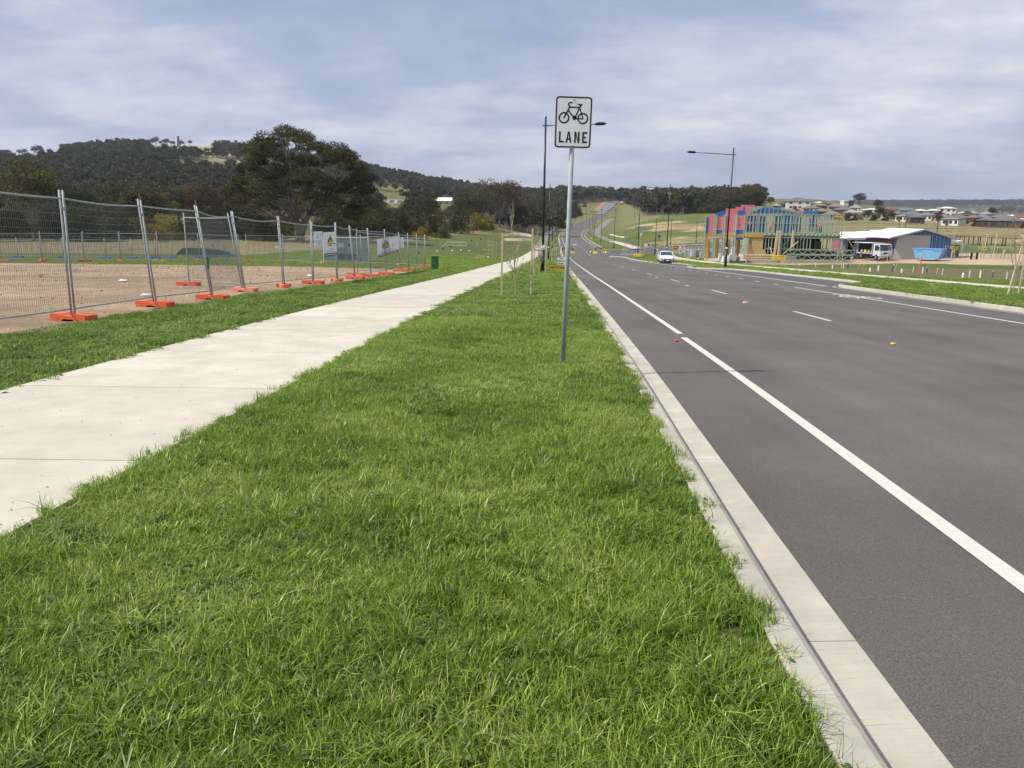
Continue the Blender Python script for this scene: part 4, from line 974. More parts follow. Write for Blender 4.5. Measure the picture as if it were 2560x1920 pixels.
m_kiosk = mat("pale_green_paint", (.36, .47, .43), .5, var=.05, scale=2)
m_timber = mat("pale_timber", (.62, .50, .33), .8, scale=3, col2=(.50, .39, .26), detail=6)
m_stake = mat("weathered_hardwood", (.47, .37, .28), .9, scale=6, col2=(.74, .62, .47))
m_hess = mat("hessian_tie", (.86, .75, .52), .95, var=.1, scale=30)
m_twig = mat("bare_twigs", (.36, .31, .21), .9, var=.2, scale=9)
m_treated = mat("treated_pine", (.26, .37, .31), .8, scale=2.0, col2=(.40, .46, .36))
m_osb = mat("strand_board", (.56, .40, .20), .85, var=.15, scale=6)
m_joist = mat("orange_joist", (.62, .36, .08), .7, var=.1)
m_pink = mat("pink_wall_board", (.80, .23, .28), .7, var=.05, scale=1.5)
m_bluew = mat("blue_building_wrap", (.055, .17, .47), .55, var=.25, scale=.9, bump=.5, bscale=2.5, dist=.1)
m_dark = mat("interior_shade_and_black", (.018, .016, .015), .9)  # near-black for painted shade inside things, and for the black window unit
m_roofw = mat("white_steel_roof", (.78, .80, .83), .35, var=.02)
m_beige = mat("beige_sheet", (.50, .46, .42), .85, var=.03)
m_greyc = mat("grey_cladding", (.36, .36, .38), .8, var=.05)
m_glass = mat("dark_glass", (.03, .04, .045), .08, spec=.8)
m_carw = mat("white_car_paint", (.80, .81, .82), .18, spec=.6)
m_tyre = mat("tyre_rubber", (.018, .018, .018), .85)
m_rim = mat("alloy_rim", (.45, .46, .47), .3, metal=.8)
m_skip = mat("blue_skip_paint", (.13, .34, .62), .55, scale=2.5, col2=(.19, .43, .70))
m_lens = mat("lamp_lens", (.7, .7, .7), .2)
m_skin = mat("skin", (.45, .28, .20), .6)
m_hivis = mat("hi_vis_orange", (.95, .22, .05), .6)
m_navy = mat("navy_workwear", (.025, .03, .06), .8)
def G(c, r, dz=0.0):
    h = hit(c, r)
    while h is None or math.hypot(*h) > 3000: r += .5; h = hit(c, r)
    return Vector((h[0], h[1], Z(*h) + dz))
def yaw_to(o, p=(0, 0)): return math.atan2(p[0] - o[0], o[1] - p[1])     # turns local -Y toward p

def top_h(p, c, rt):
    # height whose top lands on that row of the view
    lo, hi = .5, 14.
    for _ in range(30):
        m_ = (lo + hi) / 2
        if proj(p.x, p.y, p.z + m_)[1] > rt: lo = m_
        else: hi = m_
    return lo

# ------------------------------------------------------------------ bicycle lane sign
sp_ = hit(1407, 917); SZ = Z(*sp_)
sign = thing("bicycle_lane_sign", "white bicycle lane sign on a galvanised post in the near grass verge", "road sign", (sp_[0], sp_[1], SZ), math.radians(1.5))
sign.rotation_euler = (0, math.radians(.75), math.radians(1.5))
_sp = Vector((sp_[0], sp_[1], SZ)); SW = .475; SB = top_h(_sp, 1430, 371); SH = top_h(_sp, 1430, 241) - SB
def rrect(w, h, r, n=6):
    P = []
    for cx_, cz_, a0 in ((w / 2 - r, h / 2 - r, 0), (-w / 2 + r, h / 2 - r, 90), (-w / 2 + r, -h / 2 + r, 180), (w / 2 - r, -h / 2 + r, 270)):
        for k in range(n + 1): a = math.radians(a0 + 90 * k / n); P.append((cx_ + r * math.cos(a), cz_ + r * math.sin(a)))
    return P
zc = SB + SH / 2
MB().tube([(0, 0, -.3), (0, 0, SB + SH * .9)], .031, 18).obj("post", m_galv, sign, smooth=True)
panel = MB().prism(rrect(SW, SH, .045), (0, -.036, zc), (0, -.004, 0)).obj("panel", m_signw, sign)
yf_ = -.0402
o_, i_ = rrect(SW - .012, SH - .012, .042), rrect(SW - .048, SH - .048, .028)
mb = MB(); n = len(o_)
vs_ = [(x, yf_, zc + z) for x, z in o_] + [(x, yf_, zc + z) for x, z in i_] + [(x, yf_ - .001, zc + z) for x, z in o_] + [(x, yf_ - .001, zc + z) for x, z in i_]
mb.add(vs_, [f for k in range(n) for f in ((2 * n + k, 3 * n + k, 3 * n + (k + 1) % n, 2 * n + (k + 1) % n), (k, 2 * n + k, 2 * n + (k + 1) % n, (k + 1) % n), (n + k, n + (k + 1) % n, 3 * n + (k + 1) % n, 3 * n + k))])
mb.obj("border", m_signk, sign)
def bike(mb, ox, oz, s, P):
    """P maps (a,b) to 3D; s scale (wheel radius .105 at s=1)"""
    def stroke(pts, w):
        for p, q in zip(pts[:-1], pts[1:]):
            d = Vector((q[0] - p[0], q[1] - p[1])); n_ = Vector((-d.y, d.x)).normalized() * w / 2
            a = [(p[0] + n_.x, p[1] + n_.y), (q[0] + n_.x, q[1] + n_.y), (q[0] - n_.x, q[1] - n_.y), (p[0] - n_.x, p[1] - n_.y)]
            mb.add([P(ox + x * s, oz + z * s, 0) for x, z in a] + [P(ox + x * s, oz + z * s, 1) for x, z in a], [(4, 5, 6, 7), (0, 1, 5, 4), (1, 2, 6, 5), (2, 3, 7, 6), (3, 0, 4, 7)])
    def ring(cx_, cz_, r0, r1, n=28):
        v = []
        for k in range(n):
            a = 2 * math.pi * k / n
            for r in (r0, r1): v.append(P(ox + (cx_ + r * math.cos(a)) * s, oz + (cz_ + r * math.sin(a)) * s, 1))
        mb.add(v, [(2 * k, 2 * k + 1, (2 * k + 3) % (2 * n), (2 * k + 2) % (2 * n)) for k in range(n)])
    def poly(pts): mb.add([P(ox + x * s, oz + z * s, 1) for x, z in pts], [tuple(range(len(pts)))])
    ring(-.126, -.075, .053, .073); ring(.124, -.078, .053, .073)
    stroke([(-.130, -.078), (-.078, .020), (-.055, .064)], .019)
    stroke([(-.058, .062), (.070, .060)], .018)
    stroke([(-.076, .020), (.012, -.072)], .019); stroke([(.018, -.072), (.076, .058)], .018)
    stroke([(.076, .058), (.128, -.082), (.02, -.080)], .016)
    stroke([(-.052, .066), (-.072, .088), (-.073, .106), (-.058, .118), (-.022, .118)], .018)
    poly([(.036, .106), (.110, .104), (.108, .084), (.096, .082), (.088, .060), (.070, .060), (.074, .082)])
    ring(.014, -.072, .0, .029, 18)
def PS(a, b, f): return (a, yf_ - .0004 - .001 * f, zc + b)
mb = MB(); bike(mb, .0, .125, .97, PS); link("bicycle_symbol", mb.mesh("bicycle_symbol", m_signk), sign)
def letter(ch, x0):
    mb = MB(); h = .138; w = .064; s = .022; z0_ = -.252
    def q(pts): mb.prism(pts, (0, yf_ - .0004, zc), (0, -.001, 0))
    X = lambda a: x0 + a
    if ch == 'L': q([(X(0), z0_), (X(w), z0_), (X(w), z0_ + s), (X(s), z0_ + s), (X(s), z0_ + h), (X(0), z0_ + h)])
    if ch == 'E':
        q([(X(0), z0_), (X(s), z0_), (X(s), z0_ + h), (X(0), z0_ + h)])
        for b, ww in ((0, w), (h / 2 - s / 2, w * .75), (h - s, w)): q([(X(s), z0_ + b), (X(ww), z0_ + b), (X(ww), z0_ + b + s), (X(s), z0_ + b + s)])
    if ch == 'A':
        W = w * 1.22; q([(X(0), z0_), (X(s), z0_), (X(W / 2), z0_ + h * .80), (X(W / 2), z0_ + h), (X(W / 2 - s * .5), z0_ + h)])
        q([(X(W), z0_), (X(W - s), z0_), (X(W / 2), z0_ + h * .80), (X(W / 2), z0_ + h), (X(W / 2 + s * .5), z0_ + h)]); q([(X(s * 1.1), z0_ + h * .26), (X(W - s * 1.1), z0_ + h * .26), (X(W - s * 1.3), z0_ + h * .26 + s * .85), (X(s * 1.3), z0_ + h * .26 + s * .85)])
    if ch == 'N':
        W = w * 1.08; q([(X(0), z0_), (X(s), z0_), (X(s), z0_ + h), (X(0), z0_ + h)]); q([(X(W - s), z0_), (X(W), z0_), (X(W), z0_ + h), (X(W - s), z0_ + h)])
        q([(X(s), z0_ + h), (X(s), z0_ + h * .72), (X(W - s), z0_), (X(W - s), z0_ + h * .28)])
    link("letter", mb.mesh("letter", m_signk), sign, label="black letter " + ch)
for ch, x0 in (('L', -.178), ('A', -.092), ('N', .020), ('E', .122)): letter(ch, x0)
for bz in (SH / 2 - .045, -SH / 2 + .032): MB().disc((.0, yf_ - .004, zc + bz), (0, 1, 0), .0095, .008, 8).obj("bolt", m_galv, sign)
for bz in (.20, -.22): MB().box((0, .0, zc + bz), (.10, .075, .03)).obj("bracket", m_galv, sign)

# ------------------------------------------------------------------ temporary fencing
def fence_proto(W, H, vs, hs, wr, pr):
    parts = {}
    parts['post'] = MB().tube([(0, 0, .02), (0, 0, H)], pr, 10).mesh("post", m_galv, True)
    t = MB(); t.tube([(0, 0, 0), (W, 0, 0)], pr * .85, 8); parts['rail'] = t.mesh("rail", m_galv, True)
    t = MB(); z0_, z1_ = .16, H - .17
    n = int(W / vs)
    for k in range(1, n): x = W * k / n; t.tube([(x, 0, z0_), (x + .02 * math.sin(k * 1.7), .012 * math.sin(k * 2.3), (z0_ + z1_) / 2), (x, 0, z1_)], wr, 3, cap=False)
    m_ = int((z1_ - z0_) / hs)
    for k in range(1, m_): z = z0_ + (z1_ - z0_) * k / m_; t.tube([(0, 0, z), (W * .35, .01, z - .012), (W, 0, z)], wr, 3, cap=False)
    parts['wire_mesh'] = t.mesh("wire_mesh", m_wire)
    parts['clamp'] = MB().box((-.028, 0, H - .32), (.12, .05, .05)).mesh("clamp", m_galv)
    return parts
FP_N = fence_proto(1.0, 2.55, .021, .135, .0020, .022)       # unit length, stretched to each panel
FP_M = fence_proto(1.0, 2.2, .036, .22, .0026, .022)
def fence_panel(a, b, label, H, proto, lean=0.0, group="temporary fence panels round the dirt lot", post_top=None, rustyfirst=False, clamp=True):
    a = Vector(a); b = Vector(b); d = b - a; L = math.hypot(d.x, d.y)
    o = thing("temporary_fence", label, "fence panel", a, math.atan2(d.y, d.x), group)
    o.rotation_euler = (lean, 0, math.atan2(d.y, d.x))
    sl = (b.z - a.z) / L; H0 = 2.55 if proto is FP_N else 2.2
    sh = Matrix.Identity(4); sh[2][0] = sl                       # panels follow the slope
    st = Matrix.Diagonal((L, 1, H / H0, 1))
    for x in (.035, L - .035):
        c = link("post", proto['post'], o); c.location = (x, 0, sl * x); c.scale = (1, 1, H / H0)
    for z in (.15, H - .17):
        c = link("rail", proto['rail'], o); c.matrix_local = Matrix.Translation((0.03, 0, z)) @ sh @ Matrix.Diagonal(((L - .06), 1, 1, 1))
    c = link("wire_mesh", proto['wire_mesh'], o, kind='stuff'); c.matrix_local = sh @ st
    if clamp: c = link("clamp", proto['clamp'], o); c.scale = (1, 1, H / H0)
    if rustyfirst: MB().tube([(0.035, 0, H + .001), (.035, 0, H + .16)], .024, 8).obj("rusty_tip", m_rust, o)
    return o
def front_panel(a, b, ta, tb, label, rusty=False, sag=.0, seed=0):
    wr_ = .0026 if a.y < 24 else .0017
    a, b, ta, tb = map(Vector, (a, b, ta, tb)); rng = random.Random(seed)
    o = thing("temporary_fence", label, "fence panel", a, 0, "temporary fence panels round the dirt lot"); b, ta, tb = b - a, ta - a, tb - a; a = Vector((0, 0, 0))
    d = (b - a).normalized(); i0 = d * .062
    pa, pta, pb, ptb = a + i0, ta + i0, b - i0, tb - i0
    MB().tube([pa, pta], .022, 10).obj("post", m_galv, o, smooth=True); MB().tube([pb, ptb], .022, 10).obj("post", m_galv, o, smooth=True)
    f0, f1 = .06, .935
    def P(u, v): 
        q = pa.lerp(pb, u).lerp(pta.lerp(ptb, u), v); return q - Vector((0, 0, sag * math.sin(math.pi * u) * v)) + Vector((.015 * math.sin(u * 9 + v * 4 + seed), .03 * math.sin(u * 7 + seed) * math.sin(v * 3.1), 0))
    for v in (f0, f1): MB().tube([P(u / 5, v) for u in range(6)], .0185, 8).obj("rail", m_galv, o, smooth=True)
    t = MB(); L = (pb - pa).length; n = int(L / .062)
    for k in range(1, n): u = k / n; ph = .35 * math.sin(k * 12.9898 + seed) / n; t.tube([P(u, f0), P(u + ph, .35), P(u - ph, .66), P(u, f1)], wr_, 3, cap=False)
    for k in range(1, 15): v = f0 + (f1 - f0) * k / 15; t.tube([P(0, v), P(.33, v), P(.66, v), P(1, v)], wr_, 3, cap=False)
    t.obj("wire_mesh", m_wire, o, kind='stuff')
    c = pa.lerp(pta, .86); MB().box(c - d * .05, (.12, .05, .05), math.atan2(d.y, d.x)).obj("clamp", m_galv, o)
    if rusty: e = (pta - pa).normalized(); MB().tube([pta - e * .02, pta + e * .15], .0235, 8).obj("rusty_tip", m_rust, o)
    return o
def block_mesh():
    t = MB()
    prof = [(-.40, 0), (-.16, 0), (-.12, .055), (.12, .055), (.16, 0), (.40, 0), (.42, .13), (.36, .15), (.16, .15), (.10, .115), (-.10, .115), (-.16, .15), (-.36, .15), (-.42, .13)]
    def pr(y0, y1, sc): t.prism([(x * sc, z) for x, z in prof], (0, y0, 0), (0, y1 - y0, 0))
    pr(-.12, .12, 1.0); pr(-.15, -.1205, .93); pr(.1205, .15, .93)
    return t.mesh("base_block")
def round_block_mesh():
    t = MB(); t.tube([(0, 0, 0), (0, 0, .03), (0, 0, .13), (0, 0, .16)], [.18, .20, .19, .14], 14); t.box((.0, 0, .10), (.56, .16, .12)); return t.mesh("round_block")
BLK = [block_mesh(), round_block_mesh()]
for me_ in BLK:
    me_.materials.append(m_orange[0])
def block(p, rz, m, label, kind=0, s=1.0, group="plastic feet of the temporary fence"):
    o = link("ballast_block", BLK[kind]); o.location = p; o.rotation_euler = (0, 0, rz); o.scale = (s, s, s)
    o['label'] = label; o['category'] = "fence foot"; o['group'] = group
    o.material_slots[0].link = 'OBJECT'; o.material_slots[0].material = m
    return o
# joints of the front line: picture column/row of the post foot, row of its top
JT = [(-330, 895, 375), (-95, 848, 433), (185, 802, 475), (388, 767, 498), (532, 749, 513), (611, 729, 528), (710, 719, 541), (783, 710, 553), (843, 704, 556), (888, 698, 564), (928, 692, 570), (966, 687, 573), (1000, 679, 580), (1022, 676, 583), (1043, 673, 585), (1064, 671, 586)]
JP = [G(c, r) for c, r, _ in JT]
JH = [top_h(p, c, rt) for p, (c, r, rt) in zip(JP, JT)]
print("fence heights", [round(h, 2) for h in JH], [tuple(round(q, 1) for q in p[:2]) for p in JP])
HF = 2.58
desc = ["at the left edge of the photo, nearest the camera", "left of the first double post, nearest full panel", "between the first and second double posts, bent slightly outwards", "second full panel, beside the turned-in gate panel", "behind the post with green tape", "third span, right of the turned-in gate panel", "span carrying no sign, left of the small white notice",
        "span carrying the upright builder's sign", "span in front of the pale green kiosk", "span just right of the pale green kiosk's middle", "span left of the wide builder's sign", "span carrying the wide builder's sign", "first narrow far span past the wide sign", "second narrow far span past the wide sign", "last span, ending at the green cabinet"]
TC = [-395, -150, 152, 347, 489, 578, 695, 777, 838, 873, 918, 961, 996, 1019, 1041, 1063]
def tip(p, H, tc):
    lo, hi = -1.2, 1.2
    for _ in range(30):
        m_ = (lo + hi) / 2
        if proj(p.x + m_, p.y, p.z + H)[0] < tc: lo = m_
        else: hi = m_
    return Vector((p.x + lo, p.y, p.z + H))
UP = Vector((0, 0, .10))
TP = [tip(p, h, tc) for p, h, tc in zip(JP, JH, TC)]
for k in range(len(JP) - 1):
    if k == 4: continue
    front_panel(JP[k] + UP, JP[k + 1] + UP, TP[k], TP[k + 1], "temporary wire fence panel, " + desc[k], k in (3, 4, 7), [.02, .03, .05, .02, 0, .09, .04, .03, .05, .03, .02, .02, .0, .0, .0][k], k)
g1 = G(472, 714); g2 = JP[5]
tg1 = tip(g1, top_h(g1, 457, 532), 457)
front_panel(g1 + UP, g2 + UP + Vector((-.06, .05, 0)), tg1, TP[5] + Vector((-.12, .05, -.06)), "temporary wire fence panel turned inwards like an open gate", False, .02, 20)
front_panel(JP[4] + UP, JP[5] + UP, TP[4], TP[5], "temporary wire fence panel with green tape, leaning over the turned-in one", True, .10, 21)
MB().tube([(0, 0, 0), (0, 0, .36)], .032, 8).obj("green_tape", mat("green_tape", (.02, .22, .14), .5), None).location = (JP[4] + UP).lerp(TP[4], .30) + Vector((.03, -.01, 0))
bpy.data.objects["green_tape"]['label'] = "green tape wrapped round a leaning fence post"; bpy.data.objects["green_tape"]['category'] = "tape"
g3 = G(893, 688); g4 = G(966, 684); tg3 = tip(g3, top_h(g3, 892, 572), 890)
front_panel(g3 + UP, g4 + UP, tg3, tip(g4, tg3.z - g3.z - .1, 962), "temporary wire fence panel turned inwards behind the wide builder's sign", False, .02, 22)
fdesc = ["at the left edge below the nearest panel", "hidden-side foot left of the first double post", "under the first double post", "under the second double post", "under the post with green tape", "paler foot under the turned-in panel's near end", "round foot right of the turned-in panel", "under the post by the small white notice",
         "round foot under the upright builder's sign", "left of the pale green kiosk's middle", "before the pale green kiosk", "under the wide builder's sign's left post", "first of the far feet past the wide sign", "second of the far feet past the wide sign", "third of the far feet past the wide sign", "last foot, touching the green cabinet"]
for k, p in enumerate(JP):
    kd = 1 if k in (6, 8) else 0; mm_ = m_orange[[0, 0, 0, 0, 0, 2, 1, 3, 1, 3, 3, 3, 1, 3, 2, 3][k]]
    if k == 5: kd = 0
    block((p.x, p.y, p.z - .01), math.radians([-8, 4, -9, -6, -4, -8, 20, -6, 12, -10, -6, -12, 10, -20, 20, 5][k]) + math.radians(-4), mm_, "orange plastic fence foot, " + fdesc[k], kd, 1.12 if kd == 0 else 1.0)
block(g1 + Vector((0, 0, -.01)), math.radians(-8), m_orange[0], "orange plastic fence foot on the dirt under the gate-like panel's far end", 0, 1.1)
block(g3 + Vector((-.1, 0, -.01)), math.radians(-8), m_orange[1], "light orange plastic fence foot on the dirt behind the kiosk-side panels", 0, 1.1)
# back line of the dirt lot
bc = [(-180, 652), (-95, 654), (4, 656), (106, 654), (212, 654), (303, 654), (397, 655), (499, 653), (600, 654), (617, 655), (710, 655), (807, 660), (903, 661), (1000, 664), (1062, 668)]
bp_ = [G(c, r) for c, r in bc]
for k in range(len(bp_) - 1):
    if abs(bc[k][0] - 600) < 1: continue
    H_ = top_h(bp_[k], bc[k][0], float(np.interp(bc[k][0], [-200, 400, 620, 800, 1062], [580, 580, 582, 586, 592])))
    fence_panel(bp_[k] + Vector((0, 0, .06)), bp_[k + 1] + Vector((0, 0, .06)), "white-railed wire fence panel across the back of the dirt lot, %s from the left" % nth(k), min(2.6, max(2.1, H_)), FP_M, group="fence panels along the back of the dirt lot", clamp=False)
for k, p in enumerate(bp_):
    if k in (9,): pass
    block((p.x, p.y, p.z), 0.1 * ((k * 7) % 5 - 2), m_orange[[1, 1, 2, 1, 3, 1, 2, 1, 3, 3, 2, 1, 2, 2, 1][k]], "small orange fence foot along the back of the dirt lot, %s from the left" % nth(k), 1 if k % 2 else 0, 1.25, "fence feet along the back of the dirt lot")
# a second, farther enclosure on blue feet
bb = [(-60, 643), (46, 644), (160, 645), (265, 646), (330, 646), (390, 646), (430, 645), (498, 644), (535, 643), (565, 642), (592, 640)]
bbp = [G(c, r) for c, r in bb]
for k in range(len(bbp) - 1):
    fence_panel(bbp[k] + Vector((0, 0, .05)), bbp[k + 1] + Vector((0, 0, .05)), "far wire fence panel on blue feet, %s from the left" % nth(k), 2.1, FP_M, group="far fence panels on blue feet", clamp=False)
for k, p in enumerate(bbp): block(p, .2 * (k % 3 - 1), m_bluep, "blue plastic fence foot on the far grass, %s from the left" % nth(k), 0, 1.3, "blue feet of the far fence")
# dark green shade cloth heap
tp = G(505, 638)
mb = MB(); mb.prism([(-4.6, 0), (4.9, 0), (4.2, .55), (2.4, 1.0), (-2.2, 1.25), (-3.4, 1.15)], (0, 0, 0), (0, 1.6, 0))
o = mb.obj("shade_cloth", mat("dark_green_cloth", (.03, .085, .07), .9, var=.3, scale=1.5)); o.location = tp; o.scale = (.8, .8, .8); o['label'] = "dark green shade cloth sheet lying on the grass behind the dirt lot"; o['category'] = "cloth"
def litter(name, c, r, w, h, m, label, rz=0.0):
    p = G(c, r, .01); mb = MB(); mb.add([(-w / 2, 0, 0), (w / 2, -.01, .02), (w * .45, h * .5, .05), (w * .1, h, .03), (-w * .4, h * .8, .07)], [(0, 1, 2, 3, 4)]); mb.add([(-w / 2, 0, -.008), (w / 2, -.01, .012), (w * .45, h * .5, .042), (w * .1, h, .022), (-w * .4, h * .8, .062)], [(4, 3, 2, 1, 0)])
    o = mb.obj(name, m); o.location = p; o.rotation_euler = (0, 0, rz); o['label'] = label; o['category'] = "litter"; return o
litter("paper_scrap", 362, 740, .30, .25, mat("pale_blue_paper", (.55, .63, .68), .8), "pale blue scrap of paper on the dirt behind the second panel")
litter("paper_scrap", 305, 703, .35, .25, m_whitep, "white scrap lying in the middle of the dirt lot")
litter("paper_scrap", 775, 690, .35, .25, m_whitep, "white scrap on the dirt near the small notice")
litter("paper_scrap", 693, 618, .9, .5, m_whitep, "white sheet lying in the dry tussock grass left of the signs")
litter("bark_scrap", 102, 690, .28, .15, m_rust, "small brown scrap lying on the dirt lot at far left")

# signs hung on the fence
def board(name, a, b, c, d, label, deco, cat="sign"):
    """a,b = left and right foot points in plan; c,d bottom and top height"""
    a = Vector(a); b = Vector(b); D = (b - a); L = math.hypot(D.x, D.y)
    o = thing(name, label, cat, (a + b) / 2, math.atan2(D.y, D.x), None)
    MB().box((0, -.045, (c + d) / 2), (L, .008, d - c)).obj("board", m_signw2, o); deco(o, L, c, d); return o
m_signw2 = mat("sign_board_white", (.84, .85, .87), .6, var=.02)
m_ink = mat("dark_ink", (.03, .035, .05), .6); m_inkgrey = mat("grey_ink", (.25, .27, .33), .6); m_gold_ink = mat("gold_ink", (.72, .42, .04), .6); m_blueink = mat("blue_ink", (.06, .10, .30), .6)
def flat(o, pts, m, name="mark", y=-.0505, th=.0015):
    MB().prism(pts, (0, y, 0), (0, -th, 0)).obj(name, m, o)
def txt(o, s, x, z, size, m, y=-.051, name="lettering", off=.004):
    c = link(name, text_mesh(name, s, size, .0008, m, off), o); c.location = (x, y, z); c.rotation_euler = (math.pi / 2, 0, 0); return c
def foot_on(k, t): return JP[k].lerp(JP[k + 1], t)
def zt_at(p, row): return top_h(p, 0, row)
def bsize(k0, t0, t1, r0, r1):
    a = foot_on(k0, t0); b = foot_on(k0, t1); return a, b, top_h((a + b) / 2, 0, r1), top_h((a + b) / 2, 0, r0)
def along(col, k):
    a, b = JP[k], JP[k + 1]; lo, hi = -.2, 1.2
    for _ in range(30):
        m_ = (lo + hi) / 2; p = a.lerp(b, m_)
        if proj(p.x, p.y, p.z + 1.5)[0] < col: lo = m_
        else: hi = m_
    return a.lerp(b, lo)
def deco_small(o, L, c, d):
    h = d - c; txt(o, "Sale & Save", -L * .1, c + h * .58, h * .085, m_blueink); flat(o, [(L * .1, c + h * .82), (L * .14, c + h * .80), (L * .34, c + h * .62), (L * .30, c + h * .62)], m_blueink)
    txt(o, "nh", -L * .1, c + h * .75, h * .12, m_blueink); txt(o, "ph", L * .3, c + h * .82, h * .12, m_blueink)
    for k in range(4): flat(o, [(-L * .4, c + h * (.40 - k * .045)), (L * .4, c + h * (.40 - k * .045)), (L * .4, c + h * (.412 - k * .045)), (-L * .4, c + h * (.412 - k * .045))], m_inkgrey)
    flat(o, [(-L * .12, c + h * .19), (L * .28, c + h * .19), (L * .28, c + h * .22), (-L * .12, c + h * .22)], m_blueink); flat(o, [(-L * .12, c + h * .08), (L * .3, c + h * .08), (L * .3, c + h * .105), (-L * .12, c + h * .105)], m_inkgrey)
a = along(783.5, 6); b = along(805, 7); 
board("site_notice", a, b, top_h(a, 0, 615), top_h(a, 0, 578), "small upright white notice with blue writing, left of the tall builder's sign", deco_small)
def deco_build(o, L, c, d, wide):
    h = d - c; b0 = c + h * .125
    flat(o, [(-L * .49, c), (L * .49, c), (L * .49, b0), (-L * .49, b0)], m_ink, "footer_band")
    if wide: x0, x1, zb, zt_ = -L * .30, -L * .02, c + h * .40, c + h * .88
    else: x0, x1, zb, zt_ = -L * .18, L * .17, c + h * .42, c + h * .91
    w = x1 - x0; hh = zt_ - zb
    flat(o, [(x0, zb + hh * .02), (x0 + w * .55, zb), (x1, zb + hh * .12), (x1, zb + hh * .62), (x0 + w * .55, zt_), (x0, zb + hh * .52)], m_gold_ink, "emblem")
    flat(o, [(x0, zb + hh * .22), (x0 + w * .55, zb + hh * .58), (x1, zb + hh * .30), (x1, zb + hh * .50), (x0 + w * .55, zb + hh * .80), (x0, zb + hh * .46)], m_ink, "emblem", y=-.0525)
    flat(o, [(x0 + w * .1, zb + hh * .0), (x0 + w * .55, zb - hh * .02), (x1, zb + hh * .08), (x0 + w * .8, zb + hh * .09), (x0 + w * .4, zb + hh * .07)], m_ink, "emblem", y=-.0525)
    X = L * .23 if wide else L * .30; S = h * .10 if wide else h * .055
    txt(o, "THE", X - (L * .08 if wide else L * .04), c + h * .62, S, m_inkgrey); txt(o, "BUILDING", X, c + h * .51, S, m_ink); txt(o, "HUB", X - (L * .05 if wide else 0), c + h * .40, S * 1.15, m_gold_ink)
    flat(o, [(-L * .1, c + h * .29), (L * .25, c + h * .29), (L * .25, c + h * .305), (-L * .1, c + h * .305)], m_blueink)
    for k in range(2): flat(o, [(-L * .38, c + h * (.22 - k * .045)), (L * .38, c + h * (.22 - k * .045)), (L * .38, c + h * (.232 - k * .045)), (-L * .38, c + h * (.232 - k * .045))], m_inkgrey)
    flat(o, [(-L * .42, c + h * .045), (L * .42, c + h * .045), (L * .42, c + h * .075), (-L * .42, c + h * .075)], m_signw2, "lettering", y=-.0525)
a = along(807, 7); b = along(839, 7)
board("builder_sign", a, b, top_h(a, 0, 640), top_h(a, 0, 579), "tall white builder's sign with black and gold emblem on the fence", lambda o, L, c, d: deco_build(o, L, c, d, False))
a = along(942, 10); b = along(995, 11)
board("builder_sign", a, b, top_h((a + b) / 2, 0, 635.5), top_h((a + b) / 2, 0, 593.5), "wide white builder's sign with black and gold emblem on the fence", lambda o, L, c, d: deco_build(o, L, c, d, True))
a = along(1000.5, 12); b = along(1008, 12)
board("site_notice", a, b, top_h(a, 0, 619), top_h(a, 0, 595), "narrow white notice on the fence just right of the wide builder's sign", lambda o, L, c, d: flat(o, [(-L * .3, c + .3), (L * .3, c + .3), (L * .3, c + .34), (-L * .3, c + .34)], m_inkgrey))

# pale green substation kiosk
k0, k1 = G(810, 656), G(921, 657); kc = (k0 + k1) / 2; kw = (k1 - k0).length
ks = thing("substation_kiosk", "large pale green power kiosk with louvred doors on the lawn behind the fence", "power kiosk", kc, math.atan2((k1 - k0).y, (k1 - k0).x) + .03)
MB().box((0, 1.0, .06), (kw + .3, 2.3, .14)).obj("plinth", m_kerb, ks); MB().box((0, 1.0, 1.24), (kw, 2.0, 2.2)).obj("body", m_kiosk, ks)
MB().box((0, 1.0, 2.40), (kw + .18, 2.2, .10)).obj("roof", m_kiosk, ks)
for k in range(4):
    x = -kw / 2 + kw / 4 * (k + .5); d_ = MB().box((x, -.012, 1.24), (kw / 4 - .06, .03, 2.0)).obj("door", m_kiosk, ks)
    if k in (1, 2):
        for q in range(7): MB().box((x, -.035, .38 + q * .075), (kw / 4 - .2, .02, .04)).obj("louvre", mat("louvre_grey", (.11, .14, .14), .7) if q == 0 and k == 1 else bpy.data.materials["louvre_grey"], d_)
    MB().box((x + kw / 10, -.04, 1.25), (.05, .04, .18)).obj("handle", m_black, d_)
MB().box((-kw * .12, -.034, 1.72), (.55, .01, .42)).obj("notice", m_signw2, ks); MB().box((.32, -.034, 1.72), (.26, .01, .18)).obj("notice", mat("green_notice", (.05, .25, .12), .6), ks)
# green service cabinet by the path
gp = G(1082, 677)
gb = thing("service_cabinet", "dark green service cabinet standing in the lawn at the fence's far end", "cabinet", gp + Vector((.12, .25, 0)), .12)
MB().box((0, 0, .48), (.50, .46, 1.0)).obj("body", m_greenbox, gb); MB().box((0, 0, 1.01), (.58, .54, .06)).obj("lid", mat("pale_green_lid", (.13, .30, .14), .5), gb)
MB().box((0, -.236, .48), (.42, .012, .84)).obj("door", m_greenbox, gb); MB().box((.14, -.248, .52), (.03, .02, .10)).obj("handle", m_black, gb)

